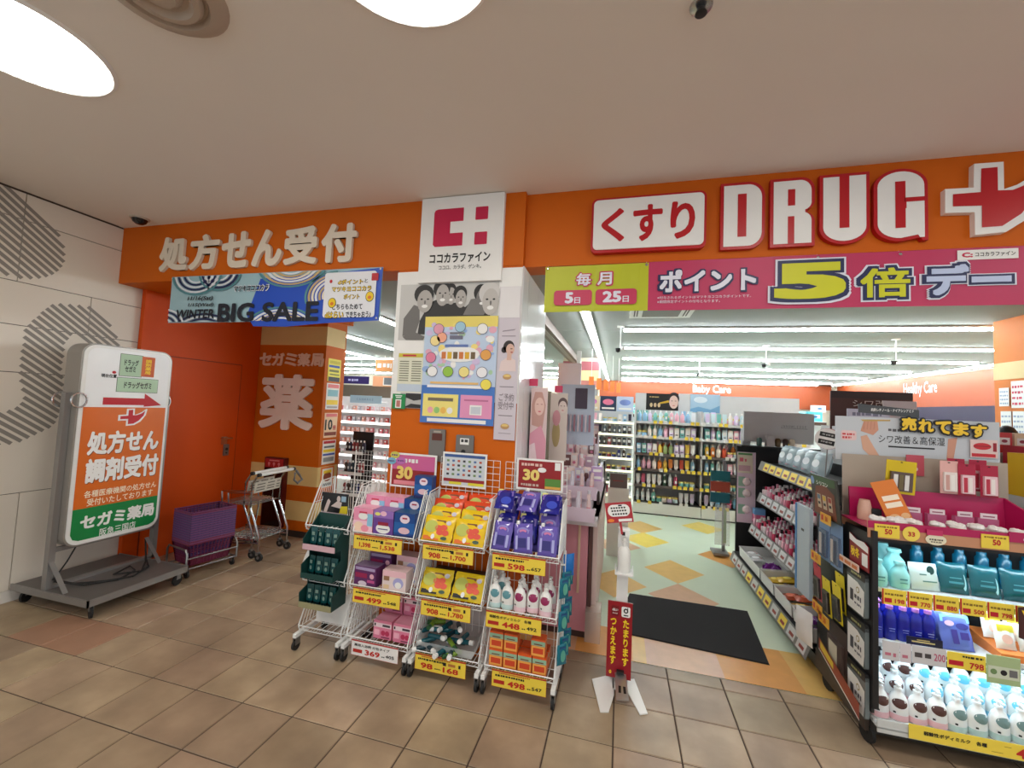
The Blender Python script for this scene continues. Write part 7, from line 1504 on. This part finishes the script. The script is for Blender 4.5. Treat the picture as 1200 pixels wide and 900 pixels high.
for k in range(9): put('makeup_board', pm, 'leaning makeup palette board on the beauty counter slope, %s' % ('first', 'second', 'third', 'fourth', 'fifth', 'sixth', 'seventh', 'eighth', 'ninth')[k], 'makeup', (2.84, 2.26+k*.12, .802), (-.08, 0, PI/2), 'makeup boards on the counter slope')
put('black_display', MB(C(30, 24, 24, .25)).box(-.1, -.02, 0, .1, .02, .22).use(C(120, 70, 40)).ell(0, .1, .05, .04, -.021).use(C(190, 150, 110)).ell(.02, .11, .02, .02, -.0215).mesh('black_display'), 'black tilted display panel with a brown glow at the counter end', 'display', (2.83, 3.375, .803), (0, 0, PI/2))
t = thing('end_cabinet', 'low cream cabinet with a small grey screen behind the sanitiser card', 'cabinet', (2.96, 3.62, 0)); MB(C(226, 222, 212)).box(-.08, -.12, .0, .14, .4, .72).build('body', t); MB(C(110, 92, 88)).box(-.06, -.10, .721, .12, -.08, .87).build('screen', t); MB(C(150, 60, 60)).rect(-.03, .79, .08, .80, -.1005).build('screen_print', t)
# tall portrait panels beside the column
def portrait(mb, x0, z0, x1, z1, y):
    cx = (x0+x1)/2
    mb.use(C(206, 160, 150)).flat([(cx-.045, z1-.26), (cx+.03, z1-.28), (cx+.048, z1-.12), (cx+.02, z1-.03), (cx-.03, z1-.03), (cx-.05, z1-.12)], y)
    mb.use(C(238, 204, 194)).ell(cx+.004, z1-.13, .034, .062, y-.0005, 18).use(C(190, 130, 124)).ell(cx-.01, z1-.115, .009, .003, y-.001, 8).ell(cx+.02, z1-.115, .009, .003, y-.001, 8).use(C(216, 120, 130)).ell(cx+.006, z1-.165, .011, .005, y-.001, 8)
    mb.use(C(228, 160, 180)).flat([(x0, z0), (x1, z0), (x1, z0+.14), (cx+.02, z0+.24), (x0, z0+.18)], y-.0004).use(C(240, 214, 220)).flat([(x0, z0), (cx, z0), (cx-.02, z0+.12), (x0, z0+.1)], y-.0008)
board('portrait_panel', 'tall pink panel with a woman portrait beside the column', 2.385, 1.18, 2.50, 1.68, 1.66, C(232, 206, 206), portrait, 'poster')
board('portrait_panel', 'second tall pale panel with a floral portrait behind the first', 2.47, 1.15, 2.60, 1.66, 1.98, C(226, 214, 206), lambda mb, x0, z0, x1, z1, y: (face(mb, (x0+x1)/2+.03, z1-.1, .55, y, C(110, 90, 90), C(236, 220, 214)), mb.use(C(190, 170, 120)).ell(x0+.05, z0+.2, .03, .1, y), mb.use(C(220, 160, 170)).ell(x0+.05, z0+.32, .03, .06, y-.001)), 'poster')
for k, (x, y, z) in enumerate(((2.40, 1.65, 1.69), (2.53, 1.97, 1.665))): put('pink_flag', MB(C(220, 70, 110)).box(-.03, 0, 0, .03, .003, .05).mesh('pink_flag'), 'small crimson pink flag on top of the %s portrait panel' % ('first', 'second')[k], 'flag', (x, y, z))
t = thing('panel_support', 'brown board joining the portrait panels beside the column', 'board', (2.44, 1.8, .8)); MB(C(110, 56, 40)).box(-.05, -.12, 0, -.04, .3, .85).build('board', t); 
board('silver_panel', 'glossy white tall poster behind the portrait panels', 2.40, 1.1405, 2.62, 1.98, 2.77, C(240, 245, 250, .3), None, 'poster')
brushes = MB(C(190, 150, 170, .3))
tt = thing('brush_rack', 'rack of slim lilac brushes hanging above the counter', 'rack', (2.62, 2.35, 1.38)); MB(C(190, 206, 226), w=tt).box(2.50, 2.33, 1.25, 2.78, 2.345, 1.75).build('card', tt); MB(C(70, 60, 80), w=tt).box(2.62, 2.322, 1.55, 2.72, 2.33, 1.72).build('photo', tt)
for k in range(8): MB(C(170, 130, 150) if k % 2 else C(214, 206, 220), w=tt).box(2.52+k*.031, 2.31, 1.36, 2.535+k*.031, 2.326, 1.50).build('brush', tt)

# ================================================================== left opening: white cosmetics wall and black tower
t = thing('white_makeup_wall', 'bright white makeup shelving seen through the left opening', 'display shelf', (-.8, 4.9, 0))
LX0, LX1, LY = -2.6, .6, 4.6
MB(WHITE, w=t).box(LX0, LY+.3, 0, LX1, LY+.33, 1.60).build('back_panel', t); MB(WHITE, w=t).box(LX0, LY, 0, LX1, LY+.3, .3).build('base', t)
lz = (.32, .50, .68, .86, 1.03, 1.20, 1.37)
MKP = [palette_mat('makeup_small', [(236, 200, 206), (226, 130, 140), (240, 236, 236), (206, 90, 80), (232, 214, 214), (236, 170, 150), (200, 190, 196)])]
mk = carton(.05, .04, .075, MKP[0], [('r', WHITE, .2, .5, .8, .8)])
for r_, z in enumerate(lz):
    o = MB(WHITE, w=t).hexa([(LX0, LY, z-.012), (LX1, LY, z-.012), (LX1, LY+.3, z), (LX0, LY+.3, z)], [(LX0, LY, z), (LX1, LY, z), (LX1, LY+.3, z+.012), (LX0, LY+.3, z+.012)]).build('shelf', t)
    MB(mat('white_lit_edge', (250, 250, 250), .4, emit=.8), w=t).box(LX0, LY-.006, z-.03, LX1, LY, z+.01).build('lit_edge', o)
    for k in range(22):
        put('makeup_item', mk, 'small makeup pack, %s from left on the %s row of the white makeup wall' % (nth(k+1), ('lowest', 'second', 'third', 'fourth', 'fifth', 'sixth', 'top')[r_]), 'makeup', (-1.9+k*.085+rnd.uniform(-.008, .008), LY+.06, z+.0062), rnd.uniform(-.2, .2), 'makeup packs row %d' % r_)
board('pale_blue_header', 'pale blue header sign with spaced capitals on the white makeup wall', -1.18, 1.50, -.62, 1.62, LY-.02, C(176, 214, 232), lambda mb, x0, z0, x1, z1, y: mb.use(C(110, 150, 190)).text('ＣＡＮＭＡＫＥ', x0+.12, z0+.04, x1-.14, z0+.08, y), 'sign')
board('purple_sign', 'dark purple lettered sign deep in the shop through the left opening', -3.95, 1.96, -3.15, 2.15, 8.0, C(44, 20, 90), lambda mb, x0, z0, x1, z1, y: bars(mb, C(200, 190, 226), x0+.2, z0+.06, x1-.3, z0+.12, y, 4, 6), 'sign')
board('orange_sign', 'orange sign band with white lettering deep in the shop through the left opening', -3.05, 2.3, -2.0, 2.6, 8.1, C(232, 150, 80), lambda mb, x0, z0, x1, z1, y: bars(mb, WHITE, x0+.05, z0+.08, x0+.45, z0+.2, y, 4, 9), 'sign')
board('cream_shelf_header', 'orange edged white header behind the makeup wall', -3.3, 1.93, -1.6, 2.2, 8.4, C(236, 170, 130), lambda mb, x0, z0, x1, z1, y: (mb.use(C(240, 236, 230)).rect(x0+.3, z0+.03, x1-.1, z1-.04, y), mb.use(C(110, 116, 124)).rect(x0+.33, z0+.05, x0+.55, z1-.04, y-.001)), 'sign')
for nm_, x_, y_, z_ in (('purple_sign', -3.6, 8.005, 2.15), ('orange_sign', -2.6, 8.105, 2.6), ('cream_shelf_header', -2.4, 8.405, 2.2)):
    o_ = bpy.data.objects[nm_]; MB(WHITE, w=o_).tube([(x_-.2, y_, z_), (x_-.2, y_, ZSHOP)], .004, 4).tube([(x_+.2, y_, z_), (x_+.2, y_, ZSHOP)], .004, 4).build('cord', o_)
o_ = bpy.data.objects['pale_blue_header']; MB(WHITE, w=o_).box(-1.1, LY-.01, 1.52, -1.08, LY+.3, 1.54).box(-.72, LY-.01, 1.52, -.70, LY+.3, 1.54).build('bracket', o_)
t = thing('dark_partition', 'dim brown partition behind the white makeup wall', 'partition', (-2, 8.5, 0)); MB(C(120, 104, 90), w=t).box(-8, 8.5, 0, 1.4, 8.55, 1.95).build('panel', t)
t = thing('polish_tower', 'small black tower of nail polish by the narrow wall end', 'display stand', (.0, 3.15, 0))
MB(BLK, w=t).box(-.16, 3.28, 0, .12, 3.3, 1.16).build('back_panel', t)
for z in (.02, .46, .70, .94):
    o = MB(BLK, w=t).box(-.16, 3.08, z-.015, .12, 3.28, z).build('shelf', t); MB(WHITE, w=t).box(-.165, 3.07, z-.03, .125, 3.08, z+.005).build('shelf_lip', o)
    if z > .1:
        for k in range(6): put('polish_bottle', SH[3][0][1], 'dark bottle, %s from left on the %s shelf of the polish tower' % (nth(k+1), {.46: 'bottom', .70: 'middle', .94: 'top'}[z]), 'bottle', (-.13+k*.045, 3.14, z+.0008), 0, 'bottles on the polish tower %s' % z, .75)
# notices on the far right service wall
for k, (xa, ya, xb, yb_, lb) in enumerate(((1171, 455, 1183, 476, 'upper left, framed'), (1185, 447, 1201, 478, 'upper right with crimson print'), (1173, 482, 1186, 511, 'middle left'), (1187, 482, 1201, 511, 'middle right'), (1173, 514, 1200, 545, 'lowest and widest'))):
    A_, B_ = P(xa, ya, X=6.893), P(xb, yb_, X=6.893); W_ = abs(A_.y-B_.y); H_ = A_.z-B_.z
    t = thing('wall_notice', 'white notice on the orange service wall at far right, %s' % lb, 'notice', (6.893, (A_.y+B_.y)/2, B_.z), -PI/2); MB(C(226, 228, 226)).box(-W_/2, -.003, 0, W_/2, 0, H_).build('sheet', t); mb = MB(C(150, 160, 180))
    for q in range(4): bars(mb, C(150, 165, 190) if k != 1 else C(206, 60, 90), -W_*.42, H_*(.1+.21*q), W_*.42, H_*(.2+.21*q), -.004, 5, q+k)
    mb.build('print', t)
t = thing('red_shelf_box', 'red cardboard stand with white stripes at the far right', 'stand', (5.9, 2.6, 0)); MB(C(190, 36, 60)).box(-.2, -.1, 0, .3, .1, 1.42).build('body', t); MB(WHITE).box(-.12, -.104, 1.2, -.06, -.1, 1.40).box(.02, -.104, 1.2, .08, -.1, 1.40).build('stripe', t)
put('yellow_box', MB(C(240, 190, 20)).box(-.2, -.1, 0, .2, .1, .28).use(C(206, 40, 30)).rect(-.15, .1, .15, .16, -.1005).mesh('yellow_box'), 'bright yellow box at the far right edge in front of the red stand', 'box', (5.75, 2.35, 1.1)); t = thing('box_pedestal', 'white pedestal carrying the yellow box at the far right', 'pedestal', (5.75, 2.35, 0)); MB(C(214, 214, 212)).box(-.2, -.1, 0, .2, .1, 1.098).build('block', t)

# ================================================================== shopper in black behind the end display
def person(loc, rz):
    J = {'pelvis': (0, 0, .92), 'waist': (0, .0, 1.05), 'chest': (0, -.02, 1.25), 'neck': (0, -.03, 1.41), 'head0': (0, -.05, 1.49), 'head1': (0, -.055, 1.60)}
    R_ = {'pelvis': (.15, .11), 'waist': (.135, .10), 'chest': (.165, .11), 'neck': (.05, .05), 'head0': (.065, .075), 'head1': (.072, .09)}
    for s_, q in ((-1, 'l'), (1, 'r')):
        J.update({q+'sh': (s_*.17, -.02, 1.34), q+'el': (s_*.23, .03, 1.08), q+'wr': (s_*.2, -.18, .98), q+'ha': (s_*.17, -.25, 1.0), q+'hip': (s_*.09, 0, .86), q+'kn': (s_*.10, -.02, .48), q+'an': (s_*.10, .02, .09), q+'to': (s_*.11, -.13, .05)})
        R_.update({q+'sh': (.065, .065), q+'el': (.045, .045), q+'wr': (.032, .03), q+'ha': (.036, .022), q+'hip': (.085, .085), q+'kn': (.06, .06), q+'an': (.04, .045), q+'to': (.04, .035)})
    E_ = [('pelvis', 'waist'), ('waist', 'chest'), ('chest', 'neck'), ('neck', 'head0'), ('head0', 'head1')]
    for q in 'lr': E_ += [('chest', q+'sh'), (q+'sh', q+'el'), (q+'el', q+'wr'), (q+'wr', q+'ha'), ('pelvis', q+'hip'), (q+'hip', q+'kn'), (q+'kn', q+'an'), (q+'an', q+'to')]
    ks = list(J); me = bpy.data.meshes.new('p'); me.from_pydata([J[k] for k in ks], [(ks.index(a), ks.index(b)) for a, b in E_], [])
    o = bpy.data.objects.new('p', me); COL.objects.link(o); o.modifiers.new('s', 'SKIN'); 
    for i, k in enumerate(ks): me.skin_vertices[0].data[i].radius = R_[k]; me.skin_vertices[0].data[i].use_root = (k == 'pelvis')
    m_ = o.modifiers.new('d', 'SUBSURF'); m_.levels = m_.render_levels = 2
    dg = bpy.context.evaluated_depsgraph_get(); nm_ = bpy.data.meshes.new_from_object(o.evaluated_get(dg)); bpy.data.objects.remove(o)
    SKIN = mat('skin', (214, 168, 142), .5); CLO = mat('black_coat', (20, 20, 24), .8); SHOE = mat('dark_shoe', (30, 28, 28), .5)
    nm_.materials.clear()
    for m in (SKIN, CLO, SHOE): nm_.materials.append(m)
    for p in nm_.polygons:
        c = p.center; p.use_smooth = True
        p.material_index = 2 if c.z < .10 else 0 if (c.z > 1.42 or (c.y < -.17 and c.z > .9)) else 1
    t = thing('person', 'shopper in a black coat standing behind the end display at the right', 'person', loc, rz); t.scale = (.93,)*3
    b = bpy.data.objects.new('body', nm_); COL.objects.link(b); b.parent = t
    h = MB(mat('black_hair', (18, 16, 18), .5)).lathe([(.02, -.15), (.062, -.12), (.076, -.02), (.074, .04), (.05, .085), (.01, .105)], 14, (0, -.02, 1.585), 1, 1.1); h.build('hair', t, True)
    f = MB(C(40, 30, 30)).ell(-.028, 1.60, .011, .006, -.152, 8).ell(.028, 1.60, .011, .006, -.152, 8).use(C(180, 90, 86)).ell(0, 1.535, .02, .006, -.142, 8); f.build('face_detail', t)
    n_ = MB(SKIN).hexa([(-.013, -.14, 1.555), (.013, -.14, 1.555), (.013, -.12, 1.555), (-.013, -.12, 1.555)], [(-.006, -.145, 1.60), (.006, -.145, 1.60), (.006, -.12, 1.60), (-.006, -.12, 1.60)]); n_.build('nose', t)
    for s_ in (-1, 1):
        for k in range(4): MB(SKIN).tube([(s_*(.15+.014*k), -.26, 1.005), (s_*(.15+.014*k), -.30, 1.0), (s_*(.15+.013*k), -.325-.006*(k in (1, 2)), .985)], .0085, 6).build('finger', t, True)
        MB(SKIN).tube([(s_*.145, -.24, 1.0), (s_*.125, -.27, 1.0), (s_*.125, -.295, .995)], .009, 6).build('thumb', t, True)
pp = P(1180, 520, Y=3.6)
person((pp.x, 3.6, 0), 2.6)
